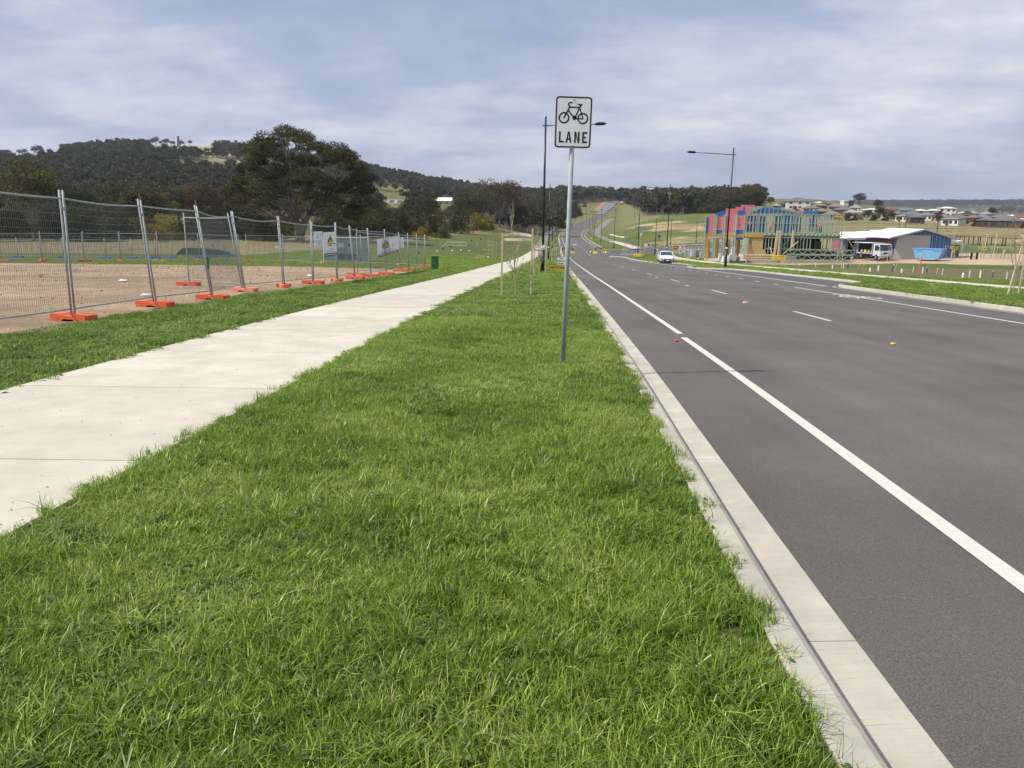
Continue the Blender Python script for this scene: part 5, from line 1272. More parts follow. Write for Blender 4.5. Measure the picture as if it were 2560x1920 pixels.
# ------------------------------------------------------------------ staked street saplings
def twig_mesh(seed, H, thin=1.0):
    rng = random.Random(seed); t = MB()
    def br(p, d, L, r, lev):
        n = 4; pts = [p]; q = p.copy(); dd = d.copy()
        for k in range(n):
            dd = (dd + Vector((rng.uniform(-.12, .12), rng.uniform(-.12, .12), .07))).normalized(); q = q + dd * L / n; pts.append(q.copy())
        t.tube(pts, [r * (1 - .75 * k / n) for k in range(n + 1)], 6 if lev == 0 else 4)
        if lev < 3:
            m_ = [20, 5, 3][lev]
            for k in range(m_):
                f = rng.uniform(.20 if lev == 0 else .25, .97); i = min(n - 1, int(f * n)); b0 = pts[i].lerp(pts[i + 1], f * n - i); a = rng.uniform(0, 6.28)
                sp = rng.uniform(.55, .95); nd = (dd * (1 - sp * .45) + Vector((math.cos(a), math.sin(a), .45)) * sp * .8).normalized()
                br(b0, nd, L * rng.uniform(.22, .40) * (1.15 - f * .5), r * (.50 if lev == 0 else .6) * (1.1 - f * .6), lev + 1)
    br(Vector((0, 0, -.05)), Vector((0, 0, 1)), H, .027 * thin, 0)
    return t.mesh("branches", m_twig)
TW = [twig_mesh(3, 2.75), twig_mesh(4, 2.6), twig_mesh(9, 3.0)]
def sapling(p, label, half, hs, k=0, s=1.0, rz=0.0, lean=(0, 0), ns=2, mulch=True, sm=None):
    o = thing("staked_sapling", label, "young tree", p, rz, "staked bare saplings")
    br = link("branches", TW[k], o); br.scale = (s, s, s)
    for i, sx in enumerate((-1, 1)):
        st = MB().bar((sx * half, 0, -.2), (sx * half + lean[i], 0, hs[i]), .062, .062); st.obj("stake", sm or m_stake, o)
    zt_ = min(hs) - .07
    for q, sg in ((0, 1), (.05, -1)):
        t = MB(); N = 8
        for j in range(N):
            x0, x1 = -half + 2 * half * j / N, -half + 2 * half * (j + 1) / N
            f = lambda x: sg * .05 * math.sin((x + half) / (2 * half) * math.pi); g_ = lambda x: zt_ + (.06 if q == 0 else .0) * math.sin((x + half) / (2 * half) * math.pi) - q * 2.6
            a_, b_ = Vector((x0, f(x0), g_(x0))), Vector((x1, f(x1), g_(x1)))
            t.add([a_ + Vector((0, 0, -.044)), b_ + Vector((0, 0, -.044)), b_ + Vector((0, 0, .044)), a_ + Vector((0, 0, .044)), a_ + Vector((0, .006, -.044)), b_ + Vector((0, .006, -.044)), b_ + Vector((0, .006, .044)), a_ + Vector((0, .006, .044))], [(0, 1, 2, 3), (7, 6, 5, 4), (0, 4, 5, 1), (3, 2, 6, 7)])
        t.obj("tie", m_hess, o)
    if mulch:
        rng = random.Random(k + 5); t = MB()
        for _ in range(150):
            a = rng.uniform(0, 6.28); r_ = rng.uniform(0, .45) ; x, y = r_ * math.cos(a) * 1.2, r_ * math.sin(a) * .8
            t.bar((x, y, .015), (x + rng.uniform(-.05, .05), y + rng.uniform(-.05, .05), rng.uniform(.02, .05)), .02, .01)
        t.obj("mulch", m_stake, o, kind='stuff')
    return o
t1 = G(1290, 738)
sapling(t1, "staked bare sapling with a cream tie in the verge, nearest to the camera", .50, (2.10, 2.28), 0, 1.0, 0, (0, .04))
t2 = G(2531, 738)
sapling(t2, "staked bare sapling at the photo's right edge in the far-side verge", .22, (2.42, 2.40), 2, 1.0, 0, (.38, .12))
vp = [(1349, 690, 0), (1391, 642, 1), (1385, 655, 0)]
for k, (c, r, q) in enumerate(vp):
    sapling(G(c, r), "staked bare sapling in the left verge, %s beyond the nearest one" % nth(k), .36, (1.8, 1.9), q, .95, .3 * k, mulch=k < 1)
for k, (c, r, q) in enumerate([(2098, 662, 1), (2222, 657, 2), (2380, 657, 0), (2506, 656, 1), (1865, 662, 0), (1642, 647, 1), (1700, 639, 2), (1562, 633, 0), (1478, 607, 1), (1497, 600, 2), (1530, 612, 0)]):
    sapling(G(c, r), "staked bare sapling across the road, %s" % ["before the pale cladding stack", "in front of the truck's cab", "by the caged bin", "near the leaning mesh panels", "left of the timber stack", "beside the white car", "behind the white car", "by the side-street corner", "left of the far path's bend", "right of the far path's bend", "near the flat white kerb stones"][k], .36, (1.8, 1.9), q, .95, .3 * k, mulch=False)

# ------------------------------------------------------------------ street lights
def lamp_proto():
    d = {}
    d['base_sleeve'] = MB().tube([(0, 0, -.4), (0, 0, 1.95)], .135, 14).mesh("base_sleeve", m_black, True)
    d['collar'] = MB().tube([(0, 0, 1.95), (0, 0, 2.0), (0, 0, 2.06)], [.15, .15, .09], 14).mesh("collar", m_whitep, True)
    d['pole'] = MB().tube([(0, 0, 2.05), (0, 0, 12.0)], [.085, .062], 12).mesh("pole", m_black, True)
    d['arm'] = MB().tube([(0.28, 0, 11.3), (-3.9, 0, 11.48)], [.04, .032], 8).mesh("arm", m_black, True)
    d['lamp_head'] = MB().tube([(-3.8, 0, 11.48), (-3.95, 0, 11.5), (-4.5, 0, 11.52), (-4.72, 0, 11.53)], [.05, .13, .12, .03], 10).mesh("lamp_head", m_black, True)
    d['sensor'] = MB().tube([(-4.15, 0, 11.6), (-4.15, 0, 11.74)], [.05, .04], 8).mesh("sensor", m_lens)
    return d
LP = lamp_proto()
def lamp(c, r, toprow, side, label, arm_row=None, rz=0.0):
    p = G(c, r); H = top_h(p, c, toprow); s = H / 12.0
    o = thing("street_light", label, "street light", p, (math.pi if side > 0 else 0) + rz, "black street lights along the road")
    for k, me_ in LP.items():
        q = link(k, me_, o); q.scale = (1, 1, s) if k in ('pole', 'base_sleeve', 'collar') else (s, s, s)
    return o
lamp(1356, 681, 291, 1, "tall black street light just left of the bicycle lane sign")
lamp(1371, 649, 461, 1, "second black street light down the left verge, behind the nearest one", rz=-.05)
lamp(1380, 628, 500, 1, "third black street light down the left verge", rz=-.1)
lamp(1388, 610, 517, 1, "fourth black street light down the left verge", rz=-.15)
lamp(1405, 571, 534, 1, "far black street light at the bend left of the sign post", rz=-.3)
lamp(1813, 669, 369, -1, "tall black street light on the right verge in front of the timber house", rz=0)
lamp(1665.5, 650, 460, -1, "black street light just behind the white car", rz=.02)
lamp(1594, 638, 505, -1, "black street light beside the solar camera mast", rz=.05)
lamp(1534.6, 621, 521, -1, "black street light at the striped barrier boards", rz=.1)
lamp(1502, 606, 527, -1, "black street light where the right footpath bends", rz=.15)
lamp(1485, 597, 532, -1, "black street light left of the bending right footpath", rz=.2)
for k, (c, r, t_) in enumerate([(1473, 585, 533), (1481, 573, 530), (1490, 558, 528), (1466, 553, 520), (1438, 551, 527)]):
    lamp(c, r, t_, -1, "distant black street light near the top of the road, %s" % nth(k), rz=.25)
for k, (c, r, t_, w) in enumerate([(1637, 636, 545, "back road light left of the white car"), (1676, 613, 546, "light on the back road beyond the white car"), (1740, 608, 552, "left back-road light by the pink wall boards"), (1765, 609, 551, "right back-road light by the pink wall boards"),
        (2246, 585, 541, "left of the close pair behind the white roof"), (2261, 583, 534, "right of the close pair behind the white roof"), (2341, 590, 540, "light standing right of the white gable roof"), (1586, 545, 509, "light on the paddock beyond the road"), (1519, 547, 511, "light left of the hill road's foot"), (1540, 545, 512, "light right of the hill road's foot")]):
    lamp(c, r, t_, -1, "slim black street light, " + w, rz=2.0 + k)

# ------------------------------------------------------------------ detour sign behind the post
dp = G(1392, 678)
ds = thing("detour_sign", "yellow DETOUR sign under a white NO THROUGH ROAD board in the verge", "road sign", dp, .02)
u = 55 / 1923 * (dp.y / 55)
mb = MB(); x0, x1, zb, zt_ = -.50, .60, .45, 1.05
for a_, b_ in (((x0, zb), (x0, zt_)), ((x0, zt_), (x1, zt_)), ((x1, zt_), (x1, zb)), ((x0, zb), (x1, zb)), ((x0, zb), (x0, 0)), ((x1, zb), (x1, 0))): mb.bar((a_[0], 0, a_[1]), (b_[0], 0, b_[1]), .028, .028)
mb.obj("frame", m_black, ds); MB().box((.31, -.02, .75), (.56, .008, .56)).obj("white_board", m_signw2, ds); MB().box((.05, -.025, .26), (1.14, .01, .34)).obj("yellow_board", m_yel, ds)
for i, s_ in enumerate(("NO", "THROUGH", "ROAD")):
    c = link("lettering", text_mesh("lettering", s_, .15, .001, m_ink, .004), ds); c.location = (.31, -.026, .93 - i * .18); c.rotation_euler = (math.pi / 2, 0, 0)
c = link("lettering", text_mesh("lettering", "DETOUR", .235, .001, m_ink, .006), ds); c.location = (-.06, -.032, .26); c.rotation_euler = (math.pi / 2, 0, 0)
MB().prism([(.44, .20), (.50, .20), (.50, .15), (.60, .26), (.50, .37), (.50, .32), (.44, .32)], (0, -.031, 0), (0, -.002, 0)).obj("arrow", m_ink, ds)

# markings raised off the asphalt
def stud(c, r, m, label, sx=.11):
    p = G(c, r, ROADZ + .01); o = MB().prism([(-.055, 0), (.055, 0), (.035, .022), (-.035, .022)], (0, -.05, 0), (0, .10, 0)).obj("road_stud", m); o.location = p; o['label'] = label; o['category'] = "road stud"; o.scale = (sx / .11, 1, 1); return o
stud(1693, 838.5, m_red, "red reflective road stud in the gap of the white edge line", .085)
stud(2236, 846, m_yel, "orange road stud on the asphalt at far right, nearest of the lane studs", .09)
stud(1865, 748, m_whitep, "white temporary road stud next to the orange one between lane dashes", .18)
stud(1864, 750.5, m_orange[1], "orange temporary road stud next to the white one between lane dashes", .16)
stud(1642, 690, m_whitep, "pale road stud between far lane dashes, nearer one", .2); stud(1719, 709, m_whitep, "pale road stud between the second and third lane dashes", .2)
# painted bicycle on the far bike lane
bm_ = MB(); bpp = G(2122, 733, 0)
def PB(a, b, f): X, Y = bpp.x + a * 3.4 + .1, bpp.y + b * 11; return (X, Y, Z(X, Y) + ROADZ + .006 + .001 * f)
bike(bm_, 0, 0, 1.0, PB); bmo = bm_.obj("painted_bicycle", m_line, None, kind='structure')

# dead leaves and chips on the path, a few on the road
rng = np.random.default_rng(55)
lt = MB()
for _ in range(230):
    y = 2.5 + rng.exponential(11); x = rng.uniform(float(PL(y)) + .05, float(PR(y)) - .03); z = Z(x, y) + .026; a = rng.uniform(0, 6.28); s = rng.uniform(.004, .013) * (1 + y * .02); h = rng.uniform(.002, .008)
    ca_, sa_ = math.cos(a) * s, math.sin(a) * s; lt.add([(x - ca_, y - sa_, z), (x + sa_ * .5, y - ca_ * .5, z + h), (x + ca_, y + sa_, z), (x - sa_ * .5, y + ca_ * .5, z + h * .6)], [(0, 1, 2, 3)])
for _ in range(60):
    y = 3 + rng.exponential(9); x = float(FL(y)) + rng.uniform(.05, 6); z = Z(x, y) + ROADZ + .008; a = rng.uniform(0, 6.28); s = rng.uniform(.004, .011); h = rng.uniform(.002, .006)
    ca_, sa_ = math.cos(a) * s, math.sin(a) * s; lt.add([(x - ca_, y - sa_, z), (x + sa_ * .5, y - ca_ * .5, z + h), (x + ca_, y + sa_, z), (x - sa_ * .5, y + ca_ * .5, z + h * .6)], [(0, 1, 2, 3)])
o = lt.obj("leaf_litter", mat("dead_leaf", (.085, .055, .04), .9), None, kind='stuff'); o['label'] = "dark dead leaves and chips scattered over the pale path and road"; o['category'] = "leaf litter"
# clods and stones of the dirt lot
dm = MB(); rng = np.random.default_rng(56); nst = 0
while nst < 1500:
    x = rng.uniform(-40, -8.8); y = rng.uniform(9, 55)
    if abs(math.degrees(math.atan2(x, y))) > 44: continue
    s = rng.uniform(.015, .05) * (1 + y / 40); z = Z(x, y); a = rng.uniform(0, 3); k = [(math.cos(a + i * 2.09) * s, math.sin(a + i * 2.09) * s) for i in range(3)]
    dm.add([(x + k[0][0], y + k[0][1], z - .01), (x + k[1][0], y + k[1][1], z - .01), (x + k[2][0], y + k[2][1], z - .01), (x, y, z + s * rng.uniform(.3, .8))], [(0, 1, 3), (1, 2, 3), (2, 0, 3)]); nst += 1
o = dm.obj("dirt_clods", mat("dry_clods", (.40, .29, .19), .95, island=.4), None, kind='stuff'); o['label'] = "small clods and stones lying over the bare brown lot"; o['category'] = "clods"
# ------------------------------------------------------------------ building sites across the road
def colx(c, row, y):
    d = ray(c, row); return float(d[0] / d[1] * y)
def zrow(c, row, y):
    d = ray(c, row); return float(CH + d[2] / d[1] * y)
HY = 115.0
hx0 = colx(1863, 600, HY); hz = zrow(1950, 650, HY)
S_ = 1 / (colx(1864, 600, HY) - colx(1863, 600, HY))          # picture columns per metre there
def hh(row): return zrow(1950, row, HY) - hz
def hx(c): return colx(c, 600, HY) - hx0
house = thing("timber_house_frame", "two-storey green timber house frame with pink boards and blue wrap under construction", "house frame", (hx0, HY, hz))
MB().box((6.2, 4.5, -.30), (16.5, 10.4, .58)).obj("slab", m_kerb, house)
def hbar(name, a, b, w, m, h=None, par=None, **k): return MB().bar(a, b, w, h).obj(name, m, par or house, **k)
W = hx(2107)
zl, zj, zu = hh(594), hh(585), hh(535)
stud_l = MB().box((0, 0, zl / 2), (.10, .12, zl)).mesh("stud", m_treated); stud_u = MB().box((0, 0, (zu - zj) / 2), (.095, .12, zu - zj)).mesh("stud", m_treated)
def studs(me_, xs, y, z, par=house):
    for x in xs:
        o = link("stud", me_, par); o.location = (x, y, z)
studs(stud_l, [x for x in np.arange(3.0, W, .47) if not 9.9 < x < 11.2], 0, 0); studs(stud_l, np.arange(3.2, W, .62), 4.2, 0)
studs(stud_u, np.arange(.05, W + .05, .45), 0, zj); studs(stud_u, np.arange(.3, W, .62), 3.6, zj); studs(stud_u, np.arange(7.5, W, .55), 7.4, zj)
for y in (0, 3.6, 7.4):
    hbar("plate", (0, y, zj + .05), (W, y, zj + .05), .14, m_treated, .1); hbar("plate", (0, y, zu), (W, y, zu), .14, m_treated, .1)
    if y < 5: hbar("noggin", (0, y, (zj + zu) / 2 + .1), (W, y, (zj + zu) / 2 + .1), .1, m_treated, .09)
hbar("plate", (0, 0, zl), (W, 0, zl), .16, m_treated, .12); hbar("plate", (2.6, 0, .05), (W, 0, .05), .14, m_treated, .1); hbar("noggin", (3, 0, zl * .5), (9.8, 0, zl * .5), .1, m_treated, .09); hbar("noggin", (11.3, 0, zl * .5), (W, 0, zl * .5), .1, m_treated, .09)
jm = MB().box((0, 1.5, 0), (.11, 3.2, zj - zl - .1)).mesh("joist", m_treated)
for x in np.arange(.2, W, .62): o = link("joist", jm, house); o.location = (x, .2, (zj + zl) / 2)
MB().box((W / 2, 4.6, zl / 2), (W - 3, .12, zl)).obj("interior_shade", m_dark, house); MB().box((W / 2, 4.2, (zj + zl) / 2), (W, 7.6, .14)).obj("floor_deck", m_osb, house)  # near-black sheet behind the studs: indoor shade put into its colour
MB().box((W / 2, 2.6, (zj + zl) / 2 - .05), (W - .2, .1, zj - zl)).obj("interior_shade", m_dark, house)  # dark sheet painted as the shade between the joist ends
MB().box((W / 2, 6.0, zl - .12), (W, 7.5, .06)).obj("ceiling_shade", m_dark, house)  # near-black sheet, colour stands in for shade below the upper floor
# strand-board bracing on the ground floor
MB().prism([(hx(1878), 0), (hx(1908), 0), (hx(1908), hh(596)), (hx(1880), hh(598))], (0, -.08, 0), (0, .03, 0)).obj("strand_board", m_osb, house)
MB().prism([(hx(1896), 0), (hx(1925), 0), (hx(1912), hh(624)), (hx(1896), hh(626))], (0, -.16, 0), (0, .03, 0)).obj("strand_board", m_osb, house)
MB().box((1.3, .5, zl / 2), (2.2, .05, zl)).obj("strand_board", m_osb, house)
hbar("edge_beam", (0, -.12, (zl + zj) / 2), (2.6, -.12, (zl + zj) / 2), .12, m_joist, zj - zl)
# blue wrap behind the upper frame
for c0, c1, r0, r1 in ((1876, 1908, 540, 582), (1911, 1932, 541, 583), (1955, 1974, 540, 585), (1978, 2000, 538, 585), (2003, 2012, 538, 584), (2048, 2062, 536, 566)):
    MB().box(((hx(c0) + hx(c1)) / 2, 3.72, (hh(r0) + hh(r1)) / 2), (hx(c1) - hx(c0), .05, hh(r0) - hh(r1))).obj("blue_wrap", m_bluew, house)
for c0, c1, r0, r1 in ((2016, 2046, 542, 582), (2066, 2082, 545, 580), (1935, 1953, 545, 582), (2086, 2103, 560, 584)):
    MB().box(((hx(c0) + hx(c1)) / 2, 7.6, (hh(r0) + hh(r1)) / 2), (hx(c1) - hx(c0), .05, hh(r0) - hh(r1))).obj("blue_wrap", m_bluew, house)
studs(stud_u, np.arange(.2, W, .5), 5.4, zj)
# gable trusses over the left half
ap = (hx(1908), hh(516)); e0 = (0.1, zu + .05); e1 = (hx(2004), zu + .08)
for y in (0.0, 1.3, 2.6, 3.9):
    hbar("rafter", (e0[0], y, e0[1]), (ap[0], y, ap[1]), .10, m_treated, .13); hbar("rafter", (ap[0], y, ap[1]), (e1[0], y, e1[1]), .10, m_treated, .13)
    if y == 0:
        for x in np.arange(.7, e1[0] - .4, .62):
            z = np.interp(x, [e0[0], ap[0], e1[0]], [e0[1], ap[1], e1[1]]); hbar("gable_stud", (x, y, zu), (x, y, z), .085, m_treated, .09)
MB().prism([(e0[0] + .3, e0[1]), (ap[0], ap[1] - .12), (e1[0] - .3, e1[1]), ], (0, .45, 0), (0, .05, 0)).obj("blue_wrap", m_bluew, house)
for x in np.arange(e1[0], W, .62): hbar("parapet_stud", (x, 0, zu), (x, 0, zu + .12), .08, m_treated, .08)
MB().prism([(hx(1945), hh(525)), (hx(2052), hh(526)), (hx(2030), hh(534)), (hx(1950), hh(532))], (0, 6.2, 0), (0, .06, 0)).obj("pink_board", m_pink, house)
MB().prism([(hx(2012), hh(532)), (hx(2040), hh(528)), (hx(2073), hh(523)), (hx(2074), hh(535)), (hx(2012), hh(535))], (0, 5.2, 0), (0, .2, 0)).obj("blue_wrap", m_bluew, house)
MB().prism([(hx(1872), hh(512)), (hx(1907), hh(512.5)), (hx(1907), hh(524)), (hx(1872), hh(532))], (0, 5.0, 0), (0, .1, 0)).obj("pink_board", m_pink, house)
MB().prism([(hx(1872), hh(519)), (hx(1882), hh(515)), (hx(1890), hh(522)), (hx(1874), hh(528))], (0, 4.8, 0), (0, .1, 0)).obj("blue_wrap", m_bluew, house)
MB().prism([(hx(1863), hh(517)), (hx(1872), hh(518)), (hx(1872), hh(540)), (hx(1863), hh(560))], (0, 1.0, 0), (0, .1, 0)).obj("pink_board", m_pink, house)
MB().prism([(hx(1845), hh(518)), (hx(1864), hh(518)), (hx(1864), hh(532)), (hx(1845), hh(536))], (0, 2.4, 0), (0, .1, 0)).obj("pink_board", m_pink, house)
# the four stepped bays on the left
bays = [(1771, 1795, 2.6, [(1779, 1792, 539, 588, m_pink)], [(1774, 1779, 546, 588, m_bluew)]),
        (1795, 1815, 2.0, [(1798, 1813, 545, 576, m_pink)], [(1797, 1813, 577, 587, m_bluew), (1798, 1813, 533, 543, m_bluew)]),
        (1815, 1840, 1.4, [(1816, 1839, 523, 585, m_pink)], []),
        (1840, 1863, .8, [(1844, 1862, 541, 575, m_pink)], [(1842, 1862, 576, 601, m_bluew), (1843, 1862, 528, 540, m_bluew)])]
for c0, c1, y, pk, bw in bays:
    for lst, nm in ((pk, "pink_board"), (bw, "blue_wrap")):
        for a, b_, r0, r1, m in lst: MB().box(((hx(a) + hx(b_)) / 2, y, (hh(r0) + hh(r1)) / 2), (hx(b_) - hx(a), .08, hh(r0) - hh(r1))).obj(nm, m, house)
    for c in (c0 + 1, c1 - 1):
        hbar("corner_post", (hx(c), y - .1, 0), (hx(c), y - .1, hh(538)), .13, m_treated, .13)
    hbar("edge_beam", (hx(c0), y - .05, hh(591)), (hx(c1), y - .05, hh(591)), .10, m_joist, .45)
    MB().box(((hx(c0) + hx(c1)) / 2, y + 1.2, hh(600) / 2), (hx(c1) - hx(c0) - .3, .06, hh(600))).obj("strand_board", m_osb, house)
    for t_ in (.3, .62): hbar("stud", (hx(c0 + (c1 - c0) * t_), y + 1.0, 0), (hx(c0 + (c1 - c0) * t_), y + 1.0, hh(597)), .09, m_joist, .09)
    MB().box((hx(c0) + .10, y + .35, hh(600) / 2), (.20, .08, hh(600))).obj("blue_column", mat("pale_blue_wrap", (.22, .28, .50), .6) if "pale_blue_wrap" not in bpy.data.materials else bpy.data.materials["pale_blue_wrap"], house)
MB().prism([(hx(1798), hh(536)), (hx(1815), hh(529)), (hx(1863), hh(523)), (hx(1863), hh(530)), (hx(1798), hh(543))], (0, 3.4, 0), (0, .1, 0)).obj("blue_wrap", m_bluew, house)
for k in range(7): hbar("leaning_stud", (hx(1849 + k * 1.6), -.9, 0), (hx(1860 + k * 1.9), -.1, hh(596)), .07, m_treated, .07)
# bright posts, braces and stored boards in front
for c, c2, r0 in ((1935, 1941, 577), (1945, 1947, 576), (1977, 1980, 576)): hbar("timber_post", (hx(c), -.6, 0), (hx(c2), -.25, hh(r0)), .30, m_timber, .2)
hbar("brace", (hx(1958), -.7, hh(634)), (hx(1993), -.5, hh(603)), .14, m_timber, .12); hbar("brace", (hx(1920), -1.0, hh(617)), (hx(1930), -1.2, hh(640)), .16, m_timber, .12)
for c, c2 in ((1948, 1972), (1972, 1950)): hbar("cross_brace", (hx(c), -.04, hh(630)), (hx(c2), -.04, hh(600)), .09, m_treated, .07)
MB().box(((hx(2086) + hx(2097)) / 2, -.15, (hh(599) + hh(625)) / 2), (hx(2097) - hx(2086), .05, hh(599) - hh(625))).obj("pink_board", m_pink, house)
MB().box(((hx(2040) + hx(2053)) / 2, -.15, (hh(602) + hh(625)) / 2), (hx(2053) - hx(2040), .10, hh(602) - hh(625))).obj("black_window_unit", m_dark, house)
MB().box((hx(2089), -.1, hh(539.5)), (.85, .12, .28)).obj("yellow_header", m_yel, house)

def worker(p, hgt, rz, label, arms, bend=0.0):
    o = thing("person", label, "person", p, rz, "builders on the upper floor")
    V = [(0, 0, .93), (0, -.02 - bend * .1, 1.15), (0, -.03 - bend * .25, 1.40 - bend * .05), (0, -.04 - bend * .3, 1.50 - bend * .06), (0, -.05 - bend * .34, 1.62 - bend * .08), (0, -.05 - bend * .36, 1.73 - bend * .1),
         (-.10, 0, .90), (-.12, -.05, .50), (-.12, .02, .08), (-.12, -.14, .03), (.10, 0, .90), (.12, .04, .50), (.12, .08, .08), (.12, -.08, .03)]
    E_ = [(0, 1), (1, 2), (2, 3), (3, 4), (4, 5), (0, 6), (6, 7), (7, 8), (8, 9), (0, 10), (10, 11), (11, 12), (12, 13)]
    R_ = [.15, .14, .17, .065, .10, .07, .10, .075, .05, .04, .10, .075, .05, .04]
    for sx, (ex, ey, ez, hx_, hy_, hz_) in zip((-1, 1), arms):
        b0 = len(V); V += [(sx * .20, -.03 - bend * .25, 1.40 - bend * .05), (ex, ey, ez), (hx_, hy_, hz_), (hx_ * 1.05, hy_ - .07, hz_)]; R_ += [.06, .048, .035, .04]; E_ += [(2, b0), (b0, b0 + 1), (b0 + 1, b0 + 2), (b0 + 2, b0 + 3)]
    me_ = bpy.data.meshes.new("body"); me_.from_pydata([tuple(q * hgt / 1.78 for q in v) for v in V], E_, []); me_.materials.append(m_skin)
    b = link("body", me_, o); md = b.modifiers.new("skin", 'SKIN'); sv = me_.skin_vertices[0].data
    for i, r in enumerate(R_): sv[i].radius = (r * hgt / 1.78,) * 2
    sv[0].use_root = True
    b.modifiers.new("smooth", 'SUBSURF').levels = 1
    s = hgt / 1.78
    t = MB(); t.tube([(0, 0, .92 * s), (0, -.02 * s, 1.1 * s), (0, (-.03 - bend * .25) * s, 1.34 * s), (0, (-.04 - bend * .28) * s, 1.47 * s)], [.17 * s, .165 * s, .215 * s, .10 * s], 12)
    for i in range(14, len(V), 4): t.tube([Vector(V[2]) * s, Vector(V[i]) * s, Vector(V[i]).lerp(Vector(V[i + 1]), .9) * s], [.10 * s, .085 * s, .068 * s], 8)
    t.obj("shirt", m_hivis, o, smooth=True)
    t = MB(); 
    for a, b2, c2 in ((6, 7, 8), (10, 11, 12)): t.tube([(Vector(V[a]) + Vector((0, 0, .06))) * s, Vector(V[b2]) * s, Vector(V[c2]) * s], [.135 * s, .10 * s, .075 * s], 9)
    t.obj("trousers", m_navy, o, smooth=True)
    c = Vector(V[5]) * s; MB().tube([c + Vector((0, 0, -.03)), c + Vector((0, 0, .03)), c + Vector((0, 0, .09)), c + Vector((0, 0, .12))], [.135 * s, .13 * s, .09 * s, .02 * s], 12).obj("hard_hat", m_hivis, o, smooth=True)
    return o
A1 = ((-.34, -.10, 1.15, -.25, -.32, 1.10), (.34, -.10, 1.15, .25, -.32, 1.10)); A2 = ((-.35, -.05, 1.2, -.45, -.2, 1.45), (.33, -.05, 1.12, .30, -.2, .92))
worker((hx0 + hx(1878), HY + 1.4, hz + zj + .12), 1.85, .2, "builder in an orange shirt standing at the left end of the upper frame", A1)
worker((hx0 + hx(1933), HY + 1.5, hz + zj + .12), 1.8, 1.4, "builder in an orange shirt standing between the studs, middle of three", A2)
worker((hx0 + hx(2056), HY + 1.2, hz + zj + .12), 1.75, -1.0, "builder in an orange shirt and dark trousers bending at the right end", A1, .8)

rp_ = thing("wrapped_materials", "low heap of white wrapped materials under the pink boarded bays", "building materials", (hx0 + hx(1800), HY - 1.2, hz - .3))
_q = random.Random(4)
for k in range(16): MB().box((_q.uniform(0, 3.6), _q.uniform(-.4, 1.2), .3 + _q.uniform(0, .45)), (_q.uniform(.4, 1.1), .5, _q.uniform(.4, .9)), _q.uniform(-.4, .4)).obj("wrapped_bundle", [m_whitep, m_greyc, m_signw2, m_treated][k % 4], rp_)
# ladder, stacks and stored trusses
lad = thing("step_ladder", "white step ladder standing under the pink boards", "ladder", (hx0 + hx(1829), HY - .2, hz), 0)
for sx in (0, .48):
    for yy in (-.35, .35): MB().bar((sx, yy, 0), (sx * .8 + .05, 0, 1.85), .06).obj("rail", m_whitep, lad)
for k in range(6): MB().bar((.02, -.33 + k * .05, .25 + k * .27), (.46, -.33 + k * .05, .25 + k * .27), .05).obj("rung", m_whitep, lad)
def stack(name, c0, c1, r0, r1, y, rows, m, label, cat, cols=3):
    x0, x1 = colx(c0, 645, y), colx(c1, 645, y); z0_, z1_ = zrow(1950, r1, y), zrow(1950, r0, y)
    o = thing(name, label, cat, (x0, y, z0_)); hgt = (z1_ - z0_) / rows
    for k in range(rows):
        for j in range(cols): MB().box(((x1 - x0) / 2 + .1 * math.sin(k * 3 + j), j * .32, hgt * (k + .45)), (x1 - x0, .29, hgt * .72)).obj("board", m, o)
    return o
stack("timber_stack", 1857, 1932, 636, 651, 110.5, 3, m_timber, "low stack of long pale boards lying before the house frame", "timber stack")
stack("wrapped_pack", 1932, 1964, 638, 650.5, 110, 4, m_yel2, "bright yellow pack at the right end of the pale boards", "timber pack", 2)
tr = thing("roof_trusses", "long pile of upright green roof trusses with zigzag webs before the house frame", "roof trusses", (colx(1966, 640, 112), 112, zrow(2050, 650.5, 112)))
L_ = colx(2134, 640, 112) - colx(1966, 640, 112)
for q, (y, h0, off) in enumerate(((0, 0, 0), (0, .78, .1))):
    t = MB(); t.bar((off, y, h0 + .05), (L_, y, h0 + .05), .09, .11); t.bar((off, y, h0 + .70), (L_, y, h0 + .70), .09, .11); n = 13
    for k in range(n):
        a = off + (L_ - off) * k / n; b_ = off + (L_ - off) * (k + 1) / n
        t.bar((a, y, h0 + .05), (b_, y, h0 + .70), .07, .08) if k % 2 else t.bar((a, y, h0 + .70), (b_, y, h0 + .05), .07, .08)
    t.obj("truss", m_treated, tr)
MB().box((L_ / 2, .5, .62), (L_ * .96, .06, 1.25)).obj("shade_backing", m_dark, tr)  # dark sheet standing in for the shade in the web gaps
stack("cladding_stack", 1963, 1990, 639, 650.5, 111, 4, m_treated, "short stack of pale green boards left of the roof trusses", "timber stack", 2)

